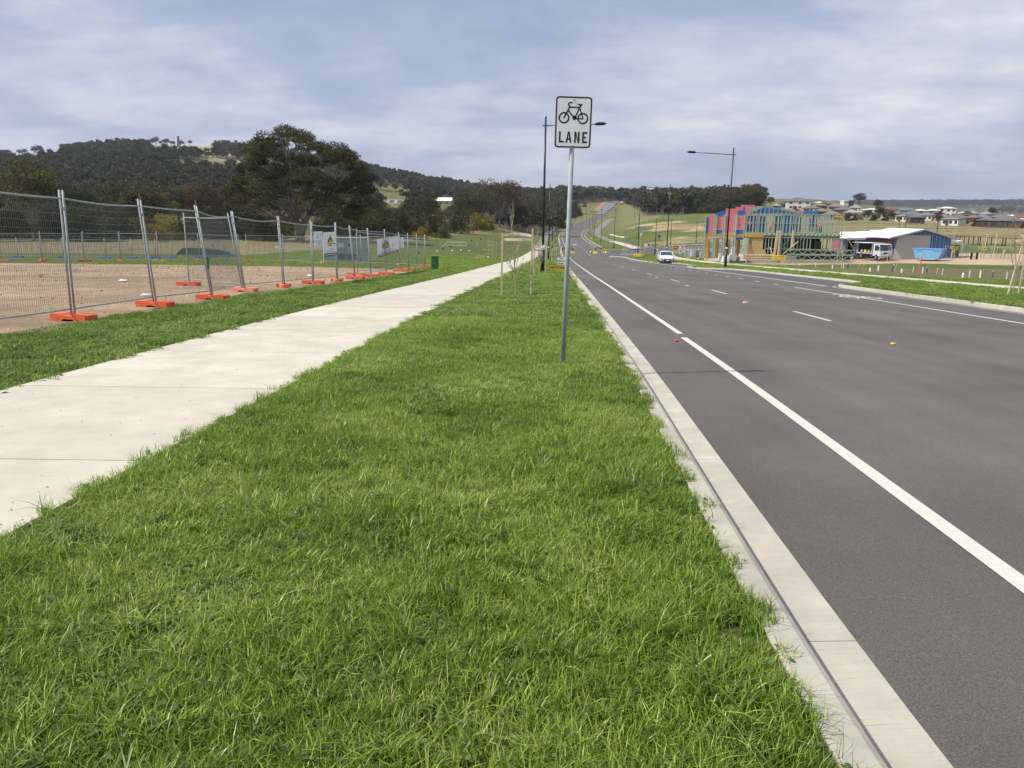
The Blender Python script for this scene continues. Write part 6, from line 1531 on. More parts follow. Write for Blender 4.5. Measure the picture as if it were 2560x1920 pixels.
# second house: white roof, gable toward the road
GY = 121.0
x0, x1 = colx(2229, 600, GY), colx(2387, 600, GY); zb = zrow(2300, 647.5, GY)
h2 = thing("white_roofed_house", "single-storey house under construction with white roof and a blue-wrapped gable", "house", (x0, GY, zb))
w2 = x1 - x0; he = zrow(2230, 593, GY) - zb; ha = zrow(2308, 574, GY) - zb; xa = colx(2308, 580, GY) - x0; D2 = 11.0
MB().box((w2 / 2, D2 / 2, -.25), (w2 + .6, D2 + .6, .5)).obj("slab", m_kerb, h2)
MB().prism([(.35, 0), (w2 - .5, 0), (w2 - .5, he - .1), (xa, ha - .15), (.35, he - .1)], (0, .3, 0), (0, .12, 0)).obj("blue_wrap", m_bluew, h2)
MB().box((.35, D2 / 2, he / 2), (.12, D2 - .6, he)).obj("brown_wall", mat("brown_brick", (.22, .13, .09), .9, var=.2, scale=4), h2); MB().box((w2 - .45, D2 / 2, he / 2 - .1), (.12, D2 - .6, he - .2)).obj("blue_wrap", m_bluew, h2)
for x in np.arange(.8, w2 - .3, .62):
    z = np.interp(x, [0, xa, w2], [he - .05, ha - .1, he - .15]); MB().bar((x, .24, 0), (x, .24, z - .1), .09).obj("stud", m_treated, h2)
cw = (colx(2327, 600, GY) - x0, colx(2246, 600, GY) - x0)
MB().prism([(cw[1] - .5, 0), (cw[0], 0), (cw[0] + .05, zrow(2300, 588, GY) - zb), (cw[1] + .2, zrow(2300, 588, GY) - zb), (cw[1] - .1, (zrow(2300, 600, GY) - zb))], (0, .14, 0), (0, .05, 0)).obj("beige_sheet", m_beige, h2)
def roofp(o, pts, m, name="roof", th=.12):
    MB().add([Vector(p) for p in pts] + [Vector(p) - Vector((0, 0, th)) for p in pts], [(0, 1, 2, 3), (7, 6, 5, 4), (0, 4, 5, 1), (1, 5, 6, 2), (2, 6, 7, 3), (3, 7, 4, 0)]).obj(name, m, o)
roofp(h2, [(-.5, -.5, he - .05), (xa, -.5, ha + .1), (xa, D2, ha + .1), (-.5, D2, he - .05)], m_roofw); roofp(h2, [(xa, -.5, ha + .1), (w2 + .4, -.5, he - .12), (w2 + .4, D2, he - .12), (xa, D2, ha + .1)], m_roofw)
for a, b_ in (((-.55, -.52, he - .14), (xa, -.52, ha - .0)), ((xa, -.52, ha - .0), (w2 + .42, -.52, he - .2))): MB().bar(a, b_, .05, .22).obj("barge_board", m_greyc, h2)
# its wing to the left
y3 = 127.0; xw0, xw1 = colx(2104, 600, y3) - x0, colx(2232, 600, y3) - x0
MB().box(((xw0 + xw1) / 2, 10, 1.35), (xw1 - xw0, .15, 2.7)).obj("grey_wall", m_greyc, h2)
for c0, c1, y, m, nm in ((2112, 2120, 125.5, bpy.data.materials["pale_blue_wrap"], "blue_column"), (2120, 2137, 126.6, m_dark, "opening_shade"), (2137, 2146, 125.5, bpy.data.materials["pale_blue_wrap"], "blue_column"), (2150, 2178, 126.8, m_bluew, "blue_wrap"), (2104, 2111, 126, m_beige, "beige_post")):  # the near-black panel is a doorway's shade done in colour
    a, b_ = colx(c0, 600, y) - x0, colx(c1, 600, y) - x0; MB().box(((a + b_) / 2, y - GY, 1.35), (b_ - a, .12, 2.8)).obj(nm, m, h2)
zr = lambda c, r, y: (colx(c, r, y) - x0, y - GY, zrow(c, r, y) - zb)
for q in (((2098, 596, 124), (2118, 595, 124), (2163, 579, 134), (2100, 579, 134)), ((2116, 595.2, 124.5), (2164, 594.5, 124.5), (2199, 577.5, 134), (2140, 578, 134)), ((2156, 593.5, 125.5), (2186, 592, 125.5), (2215, 574.5, 134), (2176, 575, 134))):
    roofp(h2, [zr(*p) for p in q], m_roofw)
MB().bar(zr(2118, 597.5, 124), zr(2164, 597, 124), .1, .3).obj("fascia", m_greyc, h2); MB().bar(zr(2120, 598, 124), (zr(2137, 626, 124)), .09).obj("prop", m_timber, h2)

# white tray-canopy truck
def wheel(parent, x, y, r, w, name="wheel"):
    wq = MB().tube([(x - w / 2, y, r), (x - w / 2 + .03, y, r), (x + w / 2 - .03, y, r), (x + w / 2, y, r)], [r * .93, r, r, r * .93], 20).obj(name, m_tyre, parent)
    MB().tube([(x - w / 2 - .012, y, r), (x + w / 2 + .012, y, r)], r * .58, 14).obj("rim", m_rim, wq)
    return wq
ty = 117.5
tk = thing("work_truck", "white cab truck with an open dark canopy parked before the white-roofed house", "truck", (colx(2214, 640, ty), ty, zrow(2214, 650, ty)), math.radians(11))
cab = MB(); prof = [(0, .55), (-.02, 1.05), (.05, 1.35), (.42, 2.28), (.62, 2.38), (1.62, 2.38), (1.66, .55)]
cab.prism([(y, z) for y, z in prof], (-1.02, 0, 0), (2.04, 0, 0), axes=(Vector((0, 1, 0)), Vector((0, 0, 1)))); m_truck = mat("pale_grey_truck_paint", (.56, .60, .64), .35); cab.obj("cab", m_truck, tk)
MB().add([(-.92, .075, 1.36), (.92, .075, 1.36), (.86, .40, 2.22), (-.86, .40, 2.22), (-.92, .03, 1.38), (.92, .03, 1.38), (.86, .36, 2.24), (-.86, .36, 2.24)], [(4, 5, 6, 7), (0, 3, 2, 1), (0, 1, 5, 4), (2, 3, 7, 6), (1, 2, 6, 5), (0, 4, 7, 3)]).obj("windscreen", m_glass, tk)
for sx in (-1, 1):
    MB().prism([(.32, 1.35), (1.25, 1.35), (1.25, 2.15), (.58, 2.15)], (sx * 1.03, 0, 0), (sx * .012, 0, 0), axes=(Vector((0, 1, 0)), Vector((0, 0, 1)))).obj("side_window", m_glass, tk)
    MB().box((sx * 1.22, .12, 1.75), (.16, .08, .42)).obj("mirror", m_black, tk); MB().box((sx * .74, -.03, .98), (.38, .06, .24)).obj("headlight", m_lens, tk)
MB().box((0, -.035, 1.0), (.80, .04, .22)).obj("grille", m_black, tk); MB().box((0, -.08, .68), (2.04, .18, .28)).obj("bumper", m_truck, tk); MB().box((0, -.17, .66), (.36, .01, .11)).obj("number_plate", m_signw2, tk)
cn = MB(); Y0, Y1 = 1.85, 5.6
cn.box((0, (Y0 + Y1) / 2, .85), (2.1, Y1 - Y0, .14)); cn.box((0, (Y0 + Y1) / 2, 2.42), (2.1, Y1 - Y0, .10)); cn.box((0, Y0 + .03, 1.64), (2.1, .06, 1.5)); cn.box((0, Y1 - .03, 1.64), (2.1, .06, 1.5)); cn.box((1.03, (Y0 + Y1) / 2, 1.64), (.05, Y1 - Y0, 1.5))
for yy in (Y0 + .1, Y1 - .1): cn.box((-1.03, yy, 1.64), (.06, .12, 1.5))
cn.obj("canopy", m_truck, tk); MB().box((.1, (Y0 + Y1) / 2, 1.62), (1.75, Y1 - Y0 - .14, 1.46)).obj("canopy_shade", m_dark, tk)  # solid near-black box painted as the shade inside the canopy
MB().box((-1.5, (Y0 + Y1) / 2, 2.44), (1.0, Y1 - Y0, .04)).obj("raised_side_door", m_whitep, tk)
for k in range(3): MB().box((-.9, 2.5 + k * .9, 1.15), (.5, .4, .45)).obj("tool_box", m_yel2 if k == 1 else m_greyc, tk)
MB().box((0, 2.8, .62), (.8, 5.4, .22)).obj("chassis", m_black, tk)
for sx in (-.92, .92): wheel(tk, sx, .85, .40, .24); wheel(tk, sx, 4.4, .40, .30)

# blue skip bin
sy = 117.0
sk = thing("skip_bin", "light blue steel skip bin beside the beige sheet of the white-roofed house", "skip bin", (colx(2322, 640, sy), sy, zrow(2320, 648, sy)), math.radians(-40))
LW, DW, HH = 4.0, 2.6, 1.55
v = []
for z, a, b_ in ((.10, LW / 2 - .45, DW / 2 - .06), (HH, LW / 2, DW / 2)): v += [(-a, -b_, z), (a, -b_, z), (a, b_, z), (-a, b_, z)]
for z, a, b_ in ((HH, LW / 2 - .06, DW / 2 - .06), (.16, LW / 2 - .5, DW / 2 - .12)): v += [(-a, -b_, z), (a, -b_, z), (a, b_, z), (-a, b_, z)]
f = [(3, 2, 1, 0)] + [(i, (i + 1) % 4, 4 + (i + 1) % 4, 4 + i) for i in range(4)] + [(4 + i, 4 + (i + 1) % 4, 8 + (i + 1) % 4, 8 + i) for i in range(4)] + [(8 + i, 8 + (i + 1) % 4, 12 + (i + 1) % 4, 12 + i) for i in range(4)] + [(12, 13, 14, 15)]
MB().add(v, f).obj("tub", m_skip, sk)
t = MB()
for sy_ in (-1, 1): t.bar((-LW / 2, sy_ * DW / 2, HH), (LW / 2, sy_ * DW / 2, HH), .10, .10)
for sx in (-1, 1): t.bar((sx * LW / 2, -DW / 2, HH), (sx * LW / 2, DW / 2, HH), .10, .10)
t.obj("rim_rail", m_skip, sk)
for x in (-1.3, -.9, .9, 1.3): MB().box((x, -DW / 2 - .04, HH - .22), (.10, .10, .18)).obj("lifting_lug", m_skip, sk)
for x in (-1.2, 1.2): MB().box((x, 0, .05), (.2, DW * .8, .10)).obj("skid", m_black, sk)

# ------------------------------------------------------------------ mesh panels and site clutter on the right
def fpx(c0, r0, c1, r1, label, H=None, top=None, lean=0, grp="mesh panels round the building sites"):
    a, b = G(c0, r0), G(c1, r1)
    if top: H = max(1.4, min(2.6, top_h(a, 0, top)))
    return fence_panel(a, b, label, H or 2.1, FP_M, lean, group=grp, clamp=False)
spec = [(1708, 643, 1745, 645, "mesh panel in front of the grey pallets, behind the white car"), (1746, 645, 1790, 648, "mesh panel left of the timber house by the utility boxes"), (1790, 648, 1838, 651, "mesh panel before the pink boards' white rubble"), (1838, 651, 1893, 653, "mesh panel before the leaning green studs"),
        (1893, 655, 1946, 656, "mesh panel before the stack of pale boards"), (1946, 656, 1974, 657, "mesh panel before the bright yellow pack"), (1974, 657, 2071, 657, "long mesh panel before the roof trusses"), (2071, 657, 2095, 657, "short mesh panel before the right end of the trusses"),
        (2245, 646, 2294, 645, "mesh panel before the beige sheet wall"), (2359, 647, 2402, 646, "mesh panel of the bin cage right of the blue skip"), (2402, 646, 2452, 645, "mesh panel behind the two black stub posts"), (2452, 645, 2476, 646, "mesh panel with a yellow notice near the right edge"),
        (2476, 648, 2510, 648, "leaning mesh panel, left one of the stacked group"), (2487, 650, 2520, 650, "leaning mesh panel, middle one of the stacked group"), (2500, 648, 2538, 648, "leaning mesh panel, right one of the stacked group"), (2520, 647, 2600, 649, "mesh panel running out of the photo's right edge"),
        (1580, 616, 1620, 618, "pale mesh panel on the far lawn behind the solar mast"), (1660, 632, 1705, 634, "mesh panel behind the stop sign and white car")]
for i, (c0, r0, c1, r1, l) in enumerate(spec): fpx(c0, r0, c1, r1, l, 2.05, lean=.35 if "leaning" in l else 0)
for i, (c0, r0, c1, r1, l) in enumerate([(1052, 628, 1101, 629, "pale site panel on the lawn left of the white rails"), (1155, 629, 1192, 630, "pale site panel on the far lawn before the golden shrubs"), (1192, 630, 1224, 627, "pale site panel ending at the orange-trimmed frame"), (1242, 626, 1285, 625, "pale site panel behind the staked sapling"), (1285, 625, 1322, 625, "pale site panel ending at the asphalt path")]):
    fpx(c0, r0, c1, r1, l, 1.8)
of = thing("orange_trimmed_frame", "small frame with orange strips standing on the far lawn", "frame", G(1220, 637)); hW = 1.0
for x in (0, .85): MB().bar((x, 0, 0), (x + .02, 0, 2.9), .07).obj("post", m_timber, of)
for z in (2.4, 1.7, .9): MB().bar((0, 0, z), (.87, 0, z - .1), .10, .18).obj("orange_strip", m_timber, of)
MB().box((-.6, 0, .95), (.7, .1, .2)).obj("orange_board", m_orange[2], of)
wr = thing("white_rails", "white bent handrail frame lying on the far lawn", "handrail", G(1105, 617))
t = MB()
for a, b_ in (((0, 0, .0), (1.1, 0, .95)), ((1.1, 0, .95), (4.8, 0, .95)), ((4.8, 0, .95), (4.8, 0, .3)), ((4.8, 0, .3), (1.2, 0, .38)), ((1.2, 0, .38), (.8, 0, .05)), ((2.2, 0, .36), (2.2, 0, .95)), ((3.5, 0, .33), (3.5, 0, .95))): t.bar(a, b_, .09)
t.obj("rails", m_whitep, wr)
for k, (c, r, l) in enumerate([(1131, 628, "white cap on the far lawn, left of the black peg"), (1153, 626, "white cap on the far lawn, beside the black peg"), (1173, 628, "white cap on the far lawn, right of the black peg"), (1221, 645, "white cap in the lawn nearest the path"), (1093, 629, "white cap at the left end of the far lawn's panels")]):
    o = MB().tube([(0, 0, 0), (0, 0, .16), (0, 0, .22)], [.16, .15, .05], 8).obj("pipe_cap", m_whitep); o.location = G(c, r); o['label'] = l; o['category'] = "pipe cap"
for k, (c0, c1, r, l) in enumerate([(1119, 1133, 647, "pale slab strip in the lawn right of the green cabinet"), (1181, 1197, 645, "pale slab strip in the lawn, middle one"), (1194, 1209, 640.5, "pale slab strip in the lawn, right one")]):
    a, b = G(c0, r), G(c1, r); o = MB().box((0, 0, .02), ((b - a).length, .5, .08)).obj("slab_strip", m_kerb); o.location = (a + b) / 2; o['label'] = l; o['category'] = "concrete strip"
for k, (c, r, l) in enumerate([(1126, 617, "black peg on the lawn before the white rails"), (1108, 625, "black peg on the lawn left of the white caps"), (1048, 635, "black peg behind the last fence spans"), (1179, 603, "black peg far up the lawn, left one"), (1202, 599, "black peg far up the lawn, right one")]):
    o = MB().box((0, 0, .2), (.3, .2, .42), taper=.6).obj("ground_peg", m_black); o.location = G(c, r); o['label'] = l; o['category'] = "peg"
# stakes and service stubs in the dirt strip
m_cap = m_whitep; m_dkblue = mat("blue_stake_paint", (.03, .07, .20), .7); m_pinks = mat("fluoro_pink_paint", (.90, .10, .16), .6); m_or = mat("orange_stake_paint", (.80, .33, .10), .7); m_gw = mat("grey_wire", (.30, .29, .26), .7)
pegs = [(2296, 687, 634, .10, m_pinks, .06, "tall fluorescent pink stake with a yellow top before the blue skip", "s"), (1953, 661, 633, .07, m_pinks, .05, "fluorescent pink stake before the yellow timber pack", "s"),
 (2103, 671, 657, .05, m_whitep, .02, "thin white stake left end of the dirt strip", "s"), (2108, 672, 665, .13, m_whitep, 0, "short white pipe stub at the dirt strip's left end", "p"), (2119, 673, 656, .12, m_dkblue, .02, "dark blue stake with white top at the dirt strip's left end", "s"),
 (2145, 673, 661, .05, m_or, .25, "orange stake leaning right, below the truck's canopy", "s"), (2155, 675, 660, .05, m_timber, .2, "pale stake leaning right beside the orange one", "s"), (2175, 679, 674, .42, m_whitep, 0, "low white pit cover below the truck's front wheel", "b"),
 (2195, 677, 663, .07, m_whitep, -.12, "white pointed stake below the truck's cab", "s"), (2196, 678, 671, .15, m_whitep, 0, "white pipe stub at the foot of the pointed stake", "p"), (2229, 680, 661, .12, m_dkblue, .2, "leaning dark blue stake with a white tip", "s"), (2235, 679, 659, .05, m_stake, .25, "thin brown stake leaning beside the dark blue one", "s"),
 (2254, 682, 677, .42, m_whitep, 0, "low white pit cover left of the tall pink stake", "b"), (2282, 680, 667, .07, m_whitep, .05, "white stake just left of the tall pink stake", "s"), (2306, 684, 675, .16, m_whitep, 0, "white pipe stub just right of the tall pink stake", "p"), (2316, 683, 667, .09, m_dkblue, .08, "dark blue stake with white cap right of the tall pink stake", "s"),
 (2341, 686, 671, .10, m_or, .12, "orange stake in the dirt strip below the bin cage", "s"), (2355, 688, 671, .08, m_whitep, .02, "white stake right of the orange stake", "s"), (2384, 688, 668, .03, m_gw, .05, "thin grey wire stake in the dirt strip", "s"), (2407, 694, 688, .42, m_whitep, 0, "low white pit cover below the black stub posts", "b"),
 (2423, 694, 675, .09, m_whitep, .01, "tall white stake right of a pit cover", "s"), (2450, 695, 684, .18, m_whitep, .05, "fat white pipe stub right of the tall white stake", "p"), (2481, 694, 678, .08, m_dkblue, .02, "dark blue stake near the leaning panels", "s"), (2516, 698, 686, .08, m_whitep, .03, "white stub beside the right-edge sapling", "s"), (2553, 704, 696, .5, m_whitep, 0, "low white pit cover at the photo's right edge", "b"),
 (1955, 662, 657, .09, m_whitep, 0, "white stub right of the near pink stake", "p"), (1980, 663, 653, .06, m_whitep, .02, "white stub below the short green stack", "s"), (2000, 665, 661, .38, m_whitep, 0, "low white pit cover below the roof trusses", "b"), (2039, 667, 660, .12, m_whitep, 0, "white pipe stub below the roof trusses", "p"), (2013, 669, 659, .04, m_gw, 0, "thin grey stake below the roof trusses, left one", "s"), (2063, 666, 657, .04, m_gw, 0, "thin grey stake below the roof trusses, right one", "s"),
 (2081, 671, 667, .40, m_whitep, 0, "low white pit cover at the trusses' right end", "b")]
for c, r, t_, w, m, ln, l, kd in pegs:
    p = G(c, r); H = top_h(p, c, t_)
    if kd == 's':
        o = thing("survey_stake", l, "stake", p); s_ = MB().bar((0, 0, -.1), (ln * H, 0, H * .86), w * .7, w * .5).obj("stake", m, o)
        MB().bar((ln * H, 0, H * .86), (ln * H * 1.14, 0, H), w * .75, w * .55).obj("tip", m_yel2 if m is m_pinks and w > .06 else m_whitep if m is not m_gw else m_gw, o)
    elif kd == 'p':
        o = thing("service_stub", l, "pipe stub", p); MB().tube([(0, 0, -.1), (0, 0, H)], w * .30, 10).obj("pipe", m, o); MB().tube([(0, 0, H - .05), (0, 0, H + .02)], w * .36, 10).obj("cap", m, o)
    else:
        w *= .24; H *= .62; o = thing("pit_cover", l, "pit", p); MB().tube([(0, 0, -.1), (0, 0, H * .85), (0, 0, H)], [w * .75, w * .75, w * .6], 14).obj("ring", m, o); MB().tube([(0, 0, H), (0, 0, H + .03)], w * .5, 14).obj("lid", m_signw2, o)
for c, l in ((2427.5, "left one of the two black stub posts on the building lot"), (2441, "right one of the two black stub posts on the building lot")):
    p = G(c, 648.5); o = thing("stub_post", l, "post", p); MB().box((0, 0, .45), (.22, .22, 1.0)).obj("post", m_black, o); MB().box((0, 0, .98), (.16, .16, .06)).obj("cap", m_black, o)
for c, r, t_, l in ((2459, 640, 586, "tall white pole behind the mesh panels, left one"), (2483, 640, 587, "tall white pole behind the mesh panels, right one"), (2379, 625, 583, "white pole just right of the white gable roof")):
    p = G(c, r); H = top_h(p, c, t_); o = thing("white_pole", l, "pole", p); MB().tube([(0, 0, -.2), (.04 * H, 0, H)], .07, 8).obj("pole", m_timber, o); MB().box((.04 * H, 0, H), (.2, .2, .08)).obj("cap", m_whitep, o)
for c, r, t_, w, l in ((2376, 646, 615, .72, "yellow notice hung on the bin cage"), (2388, 645, 616, .5, "smaller yellow notice right of the bin cage's first one"), (2458, 645, 617, .6, "yellow notice on a panel behind the right stub post"), (2444, 642, 616, .42, "small dull yellow notice behind the stub posts"), (2528, 647, 620, .34, "small yellow notice on the leaning panels"), (2556, 648, 622, .6, "yellow notice at the photo's right edge")):
    p = G(c, r); H = top_h(p, c, t_); o = thing("yellow_notice", l, "notice", p + Vector((0, -.12, 0)), .05)
    MB().box((0, 0, H - .25), (w, .02, .5)).obj("board", m_yel2, o); MB().box((0, -.014, H - .25), (w * .6, .006, .08)).obj("lettering", m_ink, o); MB().bar((0, .05, 0), (0, .05, H), .05).obj("post", m_galv, o)
# bin cage roof and white cover
p = G(2384, 646); bc_ = thing("bin_cage", "grey mesh rubbish cage with a white sheet on top beside the blue skip", "cage", p + Vector((0, 1.2, 0)), .03)
for x in (-2.6, 2.6):
    for y in (0, 2): MB().bar((x, y, 0), (x, y, 2.1), .09).obj("post", m_galv, bc_)
MB().box((0, 1, 2.15), (6, 2.4, .10)).obj("roof", m_greyc, bc_)
MB().prism([(-1.1, 2.35), (1.5, 2.42), (1.9, 2.7), (1.4, 2.62), (-1.2, 2.55)], (0, .4, 0), (0, 1.0, 0)).obj("white_sheet", m_whitep, bc_); MB().box((0, 1.9, 1.0), (5.0, .08, 1.9)).obj("mesh_screen", mat("shade_mesh", (.16, .17, .18), .9), bc_)
# dark steel paddock fence behind
pf = [(2388, 611), (2398, 611), (2420, 612), (2444, 613), (2466, 614), (2488, 615), (2505, 616), (2535, 618), (2575, 620)]
a = G(*pf[0]); b = G(*pf[-1]); fo = thing("steel_fence", "dark steel post and rail fence at the paddock's edge, far right", "fence", a)
for c, r in pf + [(2409, 611.5), (2432, 612), (2449, 613), (2477, 614), (2512, 616)]: q = G(c, r) - a; MB().bar(q, q + Vector((0, 0, 1.65)), .12).obj("post", m_black, fo)
for z in (1.6, .3): MB().bar(Vector((0, 0, z)), b - a + Vector((0, 0, z)), .07, .06).obj("rail", m_black, fo)
# utility boxes, pallets, flags and signs between the car and the house
def boxthing(name, c, r, w, d, h, m, label, cat, extra=None):
    p = G(c, r); o = thing(name, label, cat, p, .1 * math.sin(c)); MB().box((0, 0, h / 2), (w, d, h)).obj("body", m, o); MB().box((0, 0, h + .03), (w * 1.06, d * 1.06, .06)).obj("lid", m_whitep if m is not m_whitep else m_greyc, o)
    return o
boxthing("water_meter_box", 1716, 641, .65, .5, 1.25, m_greyc, "grey upright service box, left one behind the white car", "service box"); boxthing("water_meter_box", 1723, 641, .5, .5, 1.25, mat("pale_blue_grey", (.40, .47, .54), .6), "pale blue service box, middle one of the three", "service box"); boxthing("water_meter_box", 1729.5, 641, .5, .5, 1.2, m_whitep, "white service box, right one of the three", "service box")
for k, (c, r, w, h, m, l) in enumerate([(1743, 643, .8, 1.2, mat("grey_pallet_wrap", (.22, .22, .23), .8, var=.3, scale=3), "grey wrapped brick pallet left of the timber house"), (1757.5, 643.5, .9, .95, m_greyc, "pale grey wrapped brick pallet left of the timber house"), (1769, 646, .9, 1.1, bpy.data.materials.get("grey_pallet_wrap") or m_greyc, "dark grey brick pallet touching the timber house")]):
    p = G(c, r); o = thing("brick_pallet", l, "brick pallet", p, .1); MB().box((0, 0, h / 2 + .12), (w * 1.3, 1.0, h)).obj("load", m, o)
    for y in (-.4, 0, .4): MB().box((0, y, .06), (w * 1.35, .12, .12)).obj("bearer", m_timber, o)
for k, (c, r, t_, sgn, l) in enumerate([(1698, 639, 619, .12, "white feather flag leaning, left one behind the white car"), (1706, 634, 618, -.05, "white feather flag with dark print, right one behind the white car")]):
    p = G(c, r); H = top_h(p, c, t_); o = thing("feather_flag", l, "flag", p); MB().bar((0, 0, 0), (-sgn * 2, 0, H), .04).obj("pole", m_galv, o)
    MB().prism([(.0, .35), (.52, .30), (.50 - sgn, H * .9), (.18 - sgn * 2, H), (-sgn * 2, H * .97)], (0, -.03, 0), (0, .02, 0)).obj("flag", m_signw2, o); MB().box((.2 - sgn, -.045, H * .65), (.2, .01, .3)).obj("print", m_ink if k else m_inkgrey, o)
def octa(o, x, z, r, m, y=-.05): MB().prism([(x + r * math.cos(math.pi / 8 + k * math.pi / 4), z + r * math.sin(math.pi / 8 + k * math.pi / 4)) for k in range(8)], (0, y, 0), (0, -.01, 0)).obj("octagon", m, o)
p = G(1688, 634); o = thing("stop_sign", "red octagonal sign with a yellow board beside it behind the white car", "road sign", p); MB().bar((0, 0, 0), (0, 0, 1.5), .06).obj("post", m_galv, o); octa(o, 0, 1.25, .5, m_red); MB().box((0, -.07, 1.25), (.6, .01, .12)).obj("lettering", m_whitep, o)
o = thing("yellow_board", "small yellow board left of the red octagonal sign", "road sign", G(1681, 634)); MB().box((0, 0, 1.3), (.35, .03, .7)).obj("board", m_yel2, o); MB().bar((0, .03, 0), (0, .03, 1.2), .05).obj("post", m_galv, o)
p = G(1618, 627); o = thing("white_notice_board", "white board with a red disc standing on the far lawn right of the solar mast", "notice board", p)
H = top_h(p, 1618, 609); w = colx(1625.5, 615, p.y) - colx(1610.5, 615, p.y); MB().box((0, 0, H - .42), (w, .04, .86)).obj("board", m_signw2, o); octa(o, w * .22, H - .30, .34, m_red, -.025); MB().box((0, -.028, H - .75), (w * .8, .01, .06)).obj("lettering", m_ink, o)
for x in (-w * .4, w * .4): MB().bar((x, .03, 0), (x, .03, H - .5), .05).obj("post", m_galv, o)
for k, (c, r, t_, tb, w, l) in enumerate([(1562, 622, 582, 596, .45, "grey back of a road sign standing in the far lawn, left one"), (1580.5, 642, 601, 611, .42, "grey back of a road sign left of the solar mast"), (1644.5, 648, 585, 601, .62, "tall grey back of a road sign left of the white car"), (1516, 617, 577, 590, .2, "thin pale marker post by the far footpath"), (1387, 618, 579, 590, .55, "round-topped grey sign back in the left verge far down the road")]):
    p = G(c, r); H = top_h(p, c, t_); Hb = top_h(p, c, tb); o = thing("road_sign", l, "road sign", p, .1); MB().tube([(0, 0, -.2), (0, 0, H)], .04, 8).obj("post", m_galv, o)
    pl_ = MB().box((0, -.05, (H + Hb) / 2), (w, .02, H - Hb)).obj("panel", m_greyc, o)
    if k == 2: MB().box((0, -.07, (H + Hb) / 2 + .2), (w * .8, .01, .25)).obj("lettering", m_ink, o)
# solar camera mast
p = G(1600.5, 637); o = thing("solar_camera_mast", "yellow mast with solar panel and camera on the far lawn", "camera mast", p); H = top_h(p, 1600, 570)
MB().bar((-.05, 0, 0), (-.05, 0, H), .12, .12).obj("mast", mat("dull_yellow_paint", (.50, .45, .16), .6), o); MB().box((0, 0, .35), (1.5, .9, .5)).obj("base_box", m_greyc, o); MB().box((.05, -.1, H - .9), (.45, .4, .9)).obj("housing", m_greyc, o)
MB().tube([(0, -.2, H - 1.55), (0, -.2, H - 1.2)], .18, 10).obj("camera", m_whitep, o)
MB().add([(-1.2, -.3, H - .15), (1.0, -.3, H - .05), (1.0, .8, H + .35), (-1.2, .8, H + .25), (-1.2, -.3, H - .2), (1.0, -.3, H - .1), (1.0, .8, H + .3), (-1.2, .8, H + .2)], [(0, 1, 2, 3), (7, 6, 5, 4), (0, 4, 5, 1), (1, 5, 6, 2), (2, 6, 7, 3), (3, 7, 4, 0)]).obj("solar_panel", mat("solar_panel", (.09, .08, .10), .3), o)
for k, (c, r, w, l) in enumerate([(1591, 643, 1.0, "bright yellow barrier block under the street light, left one"), (1601, 643, .7, "bright yellow barrier block under the street light, middle one"), (1608, 642.5, .6, "orange-yellow barrier block under the street light, right one")]):
    o = thing("barrier_block", l, "barrier", G(c, r), .05); MB().box((0, 0, .38), (w, .5, .62), taper=.85).obj("body", m_yel2 if k < 2 else m_joist, o); MB().box((0, 0, .05), (w * 1.05, .6, .10)).obj("foot", m_black, o)
# striped boards, cones and blocks closing the road
for k, (c0, c1, r, l) in enumerate([(1404, 1434, 625.5, "black and yellow striped board closing the left lane behind the sign post"), (1487, 1515, 624.5, "black and yellow striped board closing the right side of the far road")]):
    a = G(c0, r, ROADZ); b = G(c1, r, ROADZ); L = (b - a).length; o = thing("striped_barrier", l, "road barrier", a, math.atan2((b - a).y, (b - a).x))
    bd = MB().box((L / 2, 0, .62), (L, .05, .34)).obj("board", m_yel, o); n = int(L / .55)
    for q in range(n): MB().prism([(q * .55 + .02, .45), (q * .55 + .24, .45), (q * .55 + .40, .79), (q * .55 + .18, .79)], (0, -.03, 0), (0, -.008, 0)).obj("stripe", m_black, bd)
    for x in (.2, L / 2, L - .2): MB().box((x, 0, .22), (.08, .5, .45)).obj("leg", m_black, o)
for k, (c, r, l) in enumerate([(1432, 632, "yellow water-filled block on the closed road, leftmost"), (1480, 630.5, "yellow water-filled block on the closed road, second from the left"), (1488, 632.5, "yellow water-filled block on the closed road, turned askew"), (1513, 631, "yellow water-filled block at the right kerb"), (1519, 631.5, "yellow water-filled block overlapping the one at the right kerb")]):
    o = thing("road_block", l, "road block", G(c, r, ROADZ), .5 * math.sin(k * 2.1)); MB().box((0, 0, .22), (1.1, .42, .42), taper=.8).obj("body", m_yel2, o); MB().box((0, 0, .46), (.3, .2, .08)).obj("handle", m_joist, o)
p = G(1402, 636); o = thing("traffic_cone", "pale orange traffic cone at the left kerb behind the sign post", "traffic cone", p); MB().tube([(0, 0, .04), (0, 0, .9)], [.24, .05], 12).obj("cone", m_orange[2], o); MB().box((0, 0, .03), (.6, .6, .06)).obj("base", m_orange[1], o); MB().tube([(0, 0, .42), (0, 0, .6)], [.165, .118], 12).obj("band", m_whitep, o)
p = G(1436.5, 615.5, ROADZ); o = thing("road_work_board", "white board with a red top standing on the far road", "road sign", p); MB().box((0, 0, .62), (.95 * 1.3, .05, .55)).obj("board", m_signw2, o); MB().box((0, 0, 1.0), (.95 * 1.3, .05, .22)).obj("red_strip", m_red, o)
for x in (-.45, .45): MB().bar((x, .05, 0), (x, .1, .5), .05).obj("leg", m_galv, o)
p = G(1345, 631); o = thing("path_barrier", "red and white barrier board across the concrete path's far end", "barrier", p); w = 1.25
MB().box((0, 0, 1.25), (w * 1.25, .05, .75)).obj("board", m_signw2, o)
for k in range(3): MB().box((-w * .35 + k * w * .35, -.03, 1.3), (.2, .01, .6)).obj("red_mark", m_red, o)
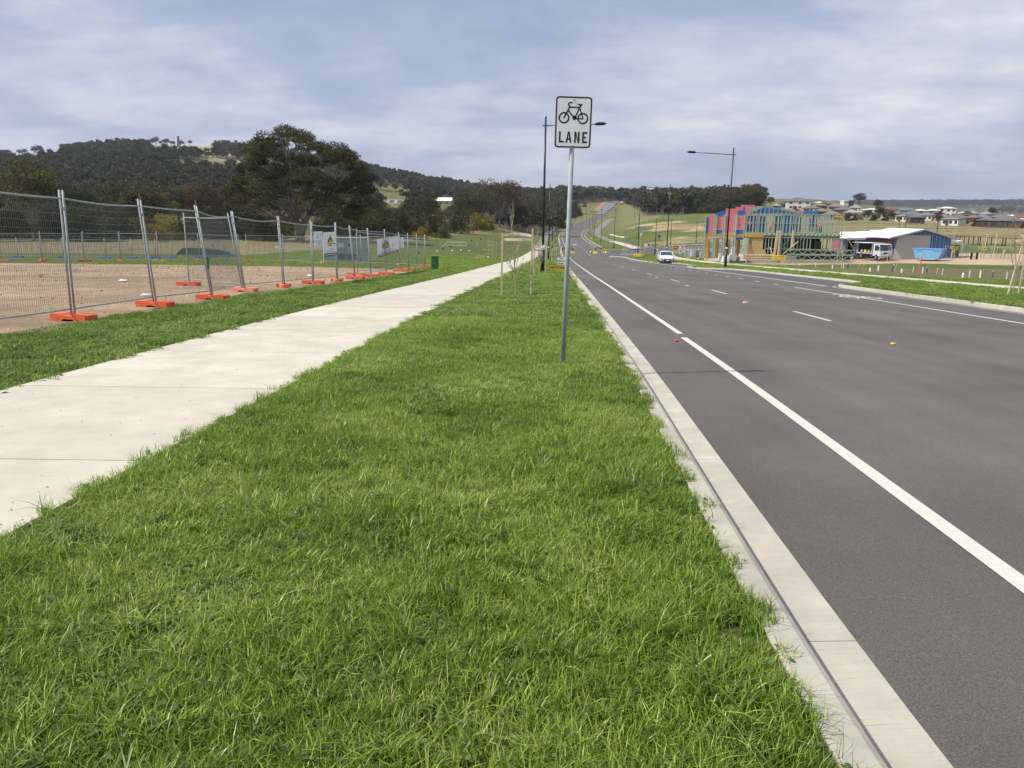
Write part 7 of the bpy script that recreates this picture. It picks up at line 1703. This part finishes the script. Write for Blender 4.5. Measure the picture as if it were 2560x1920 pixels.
for x in (-w * .62, w * .62): MB().bar((x, 0, 0), (x, 0, 1.7), .08).obj("post", m_whitep, o)
MB().box((0, 0, .55), (w * 1.2, .06, .12)).obj("rail", m_black, o)
# white kerb stones lying on the far lawn
for k, q in enumerate(([(1522, 587), (1560, 595), (1571, 593), (1545, 591), (1530, 586)], )):
    pts = [G(c, r) for c, r in q]; a = pts[0]; mb = MB(); n = len(pts)
    mb.add([p - a + Vector((0, 0, .15)) for p in pts] + [p - a - Vector((0, 0, .2)) for p in pts], [tuple(range(n)), tuple(range(2 * n - 1, n - 1, -1))] + [(i, (i + 1) % n, (i + 1) % n + n, i + n) for i in range(n)])
    o = mb.obj("concrete_apron", m_conc); o.location = a; o['label'] = "flat white concrete apron lying in the far lawn"; o['category'] = "concrete apron"
for k in range(5):
    c = 1722 + k * 22 + (k % 2) * 6; r = 645.5 + k * 1.8; o = thing("yellow_offcut", "yellow plastic fence foot along the site's mesh panels, %s from the left" % nth(k), "fence foot", G(c, r), .3 * k, "yellow feet of the mesh panels"); MB().box((0, 0, .10), (.8, .26, .20), taper=.85).obj("body", m_yel2, o); MB().box((0, 0, .21), (.2, .12, .03)).obj("socket", m_black, o)

# ------------------------------------------------------------------ white sedan in the parking bay
cp = G(1668.5, 656.5, ROADZ)
car = thing("parked_car", "white sedan facing the camera in the far parking bay", "car", cp, yaw_to(cp) + math.radians(6)); car.scale = (1.13, 1.13, 1.13)
st = [(-.02, .62, .40, .56, .62), (.03, .78, .26, .64, .70), (.18, .86, .20, .72, .76), (.6, .90, .18, .80, .86), (1.15, .91, .18, .88, .95), (1.5, .91, .18, .92, .98), (2.6, .91, .18, .94, 1.0), (3.7, .91, .2, .96, 1.02), (4.2, .88, .24, .94, 1.02), (4.5, .80, .32, .84, .96), (4.56, .68, .45, .72, .82)]
V = []; 
for y, w, zb_, zs, zt_ in st: V += [(-w * .86, y, zb_), (-w, y, zb_ + .12), (-w, y, zs * .8), (-w * .93, y, zs), (-w * .55, y, zt_), (0, y, zt_ + .012), (w * .55, y, zt_), (w * .93, y, zs), (w, y, zs * .8), (w, y, zb_ + .12), (w * .86, y, zb_)]
n = 11; F = [tuple(range(n)), tuple((len(st) - 1) * n + i for i in reversed(range(n)))]
for i in range(len(st) - 1):
    for j in range(n): F.append((i * n + j, i * n + (j + 1) % n, (i + 1) * n + (j + 1) % n, (i + 1) * n + j))
MB().add(V, F).obj("body", m_carw, car, smooth=True)
gh = [(1.18, .80, .90, .92), (1.95, .68, .93, 1.36), (2.4, .64, .94, 1.43), (3.1, .64, .94, 1.42), (3.75, .66, .95, 1.28), (4.15, .72, .98, 1.02)]
V = []
for y, w, z0_, z1_ in gh: V += [(-max(w, .80), y, z0_), (-w, y, z1_ - .03), (-w * .6, y, z1_), (w * .6, y, z1_), (w, y, z1_ - .03), (max(w, .80), y, z0_)]
F = []
for i in range(len(gh) - 1):
    for j in range(5): F.append((i * 6 + j, i * 6 + j + 1, (i + 1) * 6 + j + 1, (i + 1) * 6 + j))
F += [tuple(range(6)), tuple(reversed([len(V) - 6 + i for i in range(6)]))]
MB().add(V, F).obj("windows", m_glass, car, smooth=False)
t = MB(); rs = gh[1:5]; V = []
for y, w, z0_, z1_ in rs: V += [(-w - .01, y, z1_ - .035), (-w * .6, y, z1_ + .012), (w * .6, y, z1_ + .012), (w + .01, y, z1_ - .035)]
F = [(i * 4 + j, i * 4 + j + 1, (i + 1) * 4 + j + 1, (i + 1) * 4 + j) for i in range(3) for j in range(3)]
t.add(V, F)
for sx in (-1, 1):
    t.bar((sx * .82, 1.15, .90), (sx * .69, 1.96, 1.36), .06, .06); t.bar((sx * .80, 4.2, .98), (sx * .67, 3.74, 1.30), .09, .06); t.bar((sx * .80, 2.75, .95), (sx * .655, 2.72, 1.40), .06, .05)
t.obj("roof", m_carw, car)
MB().prism([(-.46, .54), (.46, .54), (.52, .42), (.34, .24), (-.34, .24), (-.52, .42)], (0, -.035, 0), (0, .05, 0)).obj("grille", m_black, car); MB().box((0, -.045, .37), (.37, .012, .11)).obj("number_plate", m_signw2, car); MB().box((0, -.047, .49), (.12, .01, .05)).obj("badge", m_rim, car)
for sx in (-1, 1):
    MB().prism([(sx * .50, .58), (sx * .80, .66), (sx * .86, .60), (sx * .66, .52)], (0, -.015, 0), (0, .12, 0)).obj("headlight", m_glass, car); MB().prism([(sx * .62, .40), (sx * .78, .44), (sx * .80, .27), (sx * .66, .25)], (0, -.005, 0), (0, .06, 0)).obj("fog_light_recess", m_black, car)
    MB().box((sx * .97, 1.35, .96), (.20, .12, .13)).obj("mirror", m_carw, car); wheel(car, sx * .80, .85, .31, .20); wheel(car, sx * .80, 3.55, .31, .20)
MB().box((0, 2.2, .20), (1.5, 4.0, .12)).obj("underbody", m_black, car)

# ------------------------------------------------------------------ distant estate
roofs = {k: mat("roof_" + k, c, .75, var=.08, scale=.6) for k, c in dict(grey=(.13, .13, .135), dark=(.05, .052, .06), brown=(.20, .15, .11), taupe=(.21, .18, .155), white=(.74, .75, .76), red=(.21, .085, .065), blue=(.13, .15, .19), cream=(.62, .56, .44), light=(.28, .30, .31)).items()}
wallsm = {k: mat("wall_" + k, c, .85, var=.06, scale=.8) for k, c in dict(white=(.66, .65, .62), beige=(.45, .38, .29), brick=(.20, .12, .09), grey=(.30, .29, .28), darkred=(.105, .06, .052), dark=(.06, .06, .065)).items()}
HS = [(1892, 506, 18, 'dark', 'white', 1), (1942, 524, 22, 'light', 'grey', 1), (1972, 511, 26, 'taupe', 'grey', 1), (1996, 511, 32, 'dark', 'grey', 1), (1996, 523, 58, 'grey', 'white', 2), (2052, 524, 40, 'brown', 'brick', 1), (2090, 526, 42, 'taupe', 'beige', 1), (2043, 514, 22, 'white', 'grey', 1), (2115, 521, 12, 'white', 'white', 2), (2125, 521, 9, 'dark', 'dark', 2),
 (2138, 529, 28, 'light', 'white', 1), (2105, 536, 46, 'grey', 'brick', 1), (2025, 531, 40, 'grey', 'beige', 1), (2125, 544, 34, 'light', 'beige', 1), (2172, 536, 42, 'white', 'white', 1), (2220, 534, 32, 'red', 'brick', 1), (2228, 546, 34, 'taupe', 'grey', 1), (2262, 536, 42, 'blue', 'beige', 1), (2250, 554, 26, 'grey', 'white', 1), (2303, 537, 32, 'white', 'beige', 1), (2334, 536, 38, 'white', 'grey', 1),
 (2272, 549, 44, 'grey', 'grey', 1), (2293, 559, 32, 'grey', 'darkred', 1), (2345, 544, 26, 'red', 'brick', 1), (2367, 543, 36, 'white', 'white', 2), (2401, 543, 16, 'cream', 'beige', 1), (2372, 564, 38, 'grey', 'white', 1), (2424, 558, 26, 'brown', 'brick', 1), (2418, 549, 30, 'dark', 'beige', 1), (2470, 543, 28, 'light', 'grey', 1), (2460, 568, 34, 'grey', 'darkred', 1), (2508, 570, 66, 'grey', 'darkred', 1),
 (2533, 552, 30, 'white', 'white', 1), (2548, 556, 30, 'red', 'beige', 1), (2552, 565, 26, 'white', 'dark', 1), (2326, 551, 30, 'grey', 'beige', 1), (2430, 541, 24, 'light', 'grey', 1), (2195, 546, 36, 'grey', 'beige', 1), (2158, 547, 32, 'brown', 'grey', 1), (2085, 549, 36, 'taupe', 'brick', 1), (2060, 541, 36, 'brown', 'brick', 1), (2310, 551, 32, 'blue', 'white', 1), (2400, 556, 28, 'grey', 'white', 1), (2350, 556, 28, 'taupe', 'beige', 1),
 (2490, 556, 34, 'grey', 'grey', 1), (2450, 556, 30, 'blue', 'beige', 1), (2515, 546, 28, 'grey', 'white', 1), (2245, 544, 30, 'dark', 'white', 1), (2030, 520, 26, 'dark', 'beige', 1), (2075, 517, 24, 'grey', 'grey', 1), (1960, 519, 22, 'dark', 'white', 1), (2590, 566, 40, 'grey', 'brick', 1)]
cnt2 = collections.Counter()
for c, r, w, rk, wk, st_ in sorted(HS):
    h = hit(c, r); rr = r
    while h is None or math.hypot(*h) > 900: rr += 1; h = hit(c, rr)
    d = math.hypot(*h); wm = w * d / 1990; dm_ = max(8.5, min(wm * .7, 14)); hgt = 2.7 * st_ * 1.0; rot = -math.atan2(h[0], h[1]) + .35 * math.sin(c * 1.7)
    key = (rk, wk); k = cnt2[key]; cnt2[key] += 1
    o = thing("house", "far %shouse, %s roof and %s walls%s" % ("two-storey " if st_ == 2 else "", rk, {'brick': 'brick', 'darkred': 'dark red brick'}.get(wk, wk), "" if sum(1 for q in HS if q[3:5] == (rk, wk)) == 1 else ", %s such from the left" % nth(k)), "house", (h[0], h[1], Z(*h) - .2), rot, "houses of the distant estate")
    MB().box((0, dm_ / 2, hgt / 2), (wm * .92, dm_ * .92, hgt + .4)).obj("wall", wallsm[wk], o)
    a, b_ = wm / 2, dm_ / 2; rh = min(a, b_) * (.42 if rk != 'white' else .22); rl = max(.3, a - b_)
    MB().add([(-a, 0, hgt), (a, 0, hgt), (a, dm_, hgt), (-a, dm_, hgt), (-rl, b_, hgt + rh), (rl, b_, hgt + rh), (-a, 0, hgt - .18), (a, 0, hgt - .18), (a, dm_, hgt - .18), (-a, dm_, hgt - .18)], [(0, 1, 5, 4), (1, 2, 5), (2, 3, 4, 5), (3, 0, 4), (6, 7, 1, 0), (7, 8, 2, 1), (8, 9, 3, 2), (9, 6, 0, 3), (9, 8, 7, 6)]).obj("roof", roofs[rk], o)
    for s in range(st_):
        for q in (-.3, .05, .33):
            MB().box((q * wm, dm_ * .04 - .03, 2.7 * s + 1.5), (min(1.8, wm * .14), .08, 1.15)).obj("window", m_glass, o)
    MB().box((-.14 * wm, dm_ * .04 - .04, 1.15), (min(2.6, wm * .16), .06, 2.1)).obj("garage_door", wallsm['dark' if wk != 'dark' else 'white'], o)
# buildings among the trees on the left, and the mast on the hill
def farbuilding(name, c0, c1, rbase, y, hgt, m, label, solar=False):
    x0, x1 = colx(c0, rbase, y), colx(c1, rbase, y); zb = zrow((c0 + c1) / 2, rbase, y); w = x1 - x0; zg = Z((x0 + x1) / 2, y)
    o = thing(name, label, "building", ((x0 + x1) / 2, y, zg)); H = zb - zg
    MB().box((0, 4, H / 2), (w * .9, 8, H)).obj("wall", wallsm['beige'], o); MB().add([(-w / 2, -.5, H), (w / 2, -.5, H), (w * .5, 4, H + hgt), (-w * .42, 4, H + hgt), (w / 2, 8.5, H), (-w / 2, 8.5, H)], [(0, 1, 2, 3), (1, 4, 2), (4, 5, 3, 2), (5, 0, 3), (0, 5, 4, 1)]).obj("roof", m, o)
    for q in (-.25, .2): MB().box((q * w, -.04, H - 1.4), (w * .12, .08, 1.1)).obj("window", m_glass, o)
    if solar:
        for q in (-.2, .22): MB().add([(q * w - w * .14, .3, H + hgt * .22), (q * w + w * .12, .3, H + hgt * .22), (q * w + w * .12, 3.3, H + hgt * .88), (q * w - w * .14, 3.3, H + hgt * .88)], [(0, 1, 2, 3)]).obj("solar_panel", bpy.data.materials["solar_panel"], o)
farbuilding("farm_shed", 1091, 1130, 502, 600, 2.6, m_roofw, "white-roofed shed half hidden among the trees below the wooded hill")
farbuilding("farm_house", 965, 1012, 509, 560, 2.8, roofs['light'], "pale house with solar panels on its roof among the trees", True)
mp = G(447, 361); mh = top_h(mp, 447, 328)
ms_ = thing("radio_mast", "lattice radio mast on the bald hilltop at left", "radio mast", mp)
t = MB(); 
for k in range(4):
    a = k * math.pi / 2 + .4; t.bar((2.2 * math.cos(a), 2.2 * math.sin(a), -2), (.5 * math.cos(a), .5 * math.sin(a), mh), .9)
for q in range(9):
    z = mh * q / 9; z2 = mh * (q + 1) / 9; r0 = 2.2 - 1.7 * q / 9; r1 = 2.2 - 1.7 * (q + 1) / 9
    for k in range(4): a = k * math.pi / 2 + .4; b_ = a + math.pi / 2; t.bar((r0 * math.cos(a), r0 * math.sin(a), z), (r1 * math.cos(b_), r1 * math.sin(b_), z2), .45)
m_mast = mat("mast_steel", (.07, .075, .085), .7); t.obj("lattice", m_mast, ms_)
for z in (mh * .82, mh * .94): MB().tube([(0, 0, z), (0, 0, z + 1.6)], 1.5, 8).obj("antenna_ring", m_mast, ms_)
for k, (c, w) in enumerate([(380, 1.0), (390, 1.3), (402, .8), (412, 1.0), (418, 1.2), (428, .8), (434, .9), (452, .9), (458, .8), (476, .9), (560, 1.5), (100, 1.3), (86, 1.2), (62, 1.1), (50, 1.0)]):
    h = G(c, 364 if c > 300 and c < 500 else 372 if c > 500 else 388)[:2]
    if h and math.hypot(*h) < 2500: place_tree(['g2', 'g1'][k % 2], "hilltop_tree", "small tree on the bald hilltop at left, %s from the left" % nth(sorted([380, 390, 402, 412, 418, 428, 434, 452, 458, 476, 560, 100, 86, 62, 50]).index(c)), "tree", h[0], h[1], k, w * .8, w * .8, group="trees on the hilltop", mleaf=M_gum)
# ------------------------------------------------------------------ air
m_haze = bpy.data.materials.new("haze"); m_haze.use_nodes = True
t = m_haze.node_tree; t.nodes.clear()
o_ = t.nodes.new('ShaderNodeOutputMaterial'); pv = t.nodes.new('ShaderNodeVolumePrincipled')
pv.inputs['Color'].default_value = (.80, .88, 1, 1); pv.inputs['Density'].default_value = .00009; pv.inputs['Anisotropy'].default_value = .2
t.links.new(pv.outputs[0], o_.inputs['Volume'])
hz = MB().box((0, 0, 90), (19600, 19600, 420)); hz_o = hz.obj("haze", m_haze, kind='stuff')
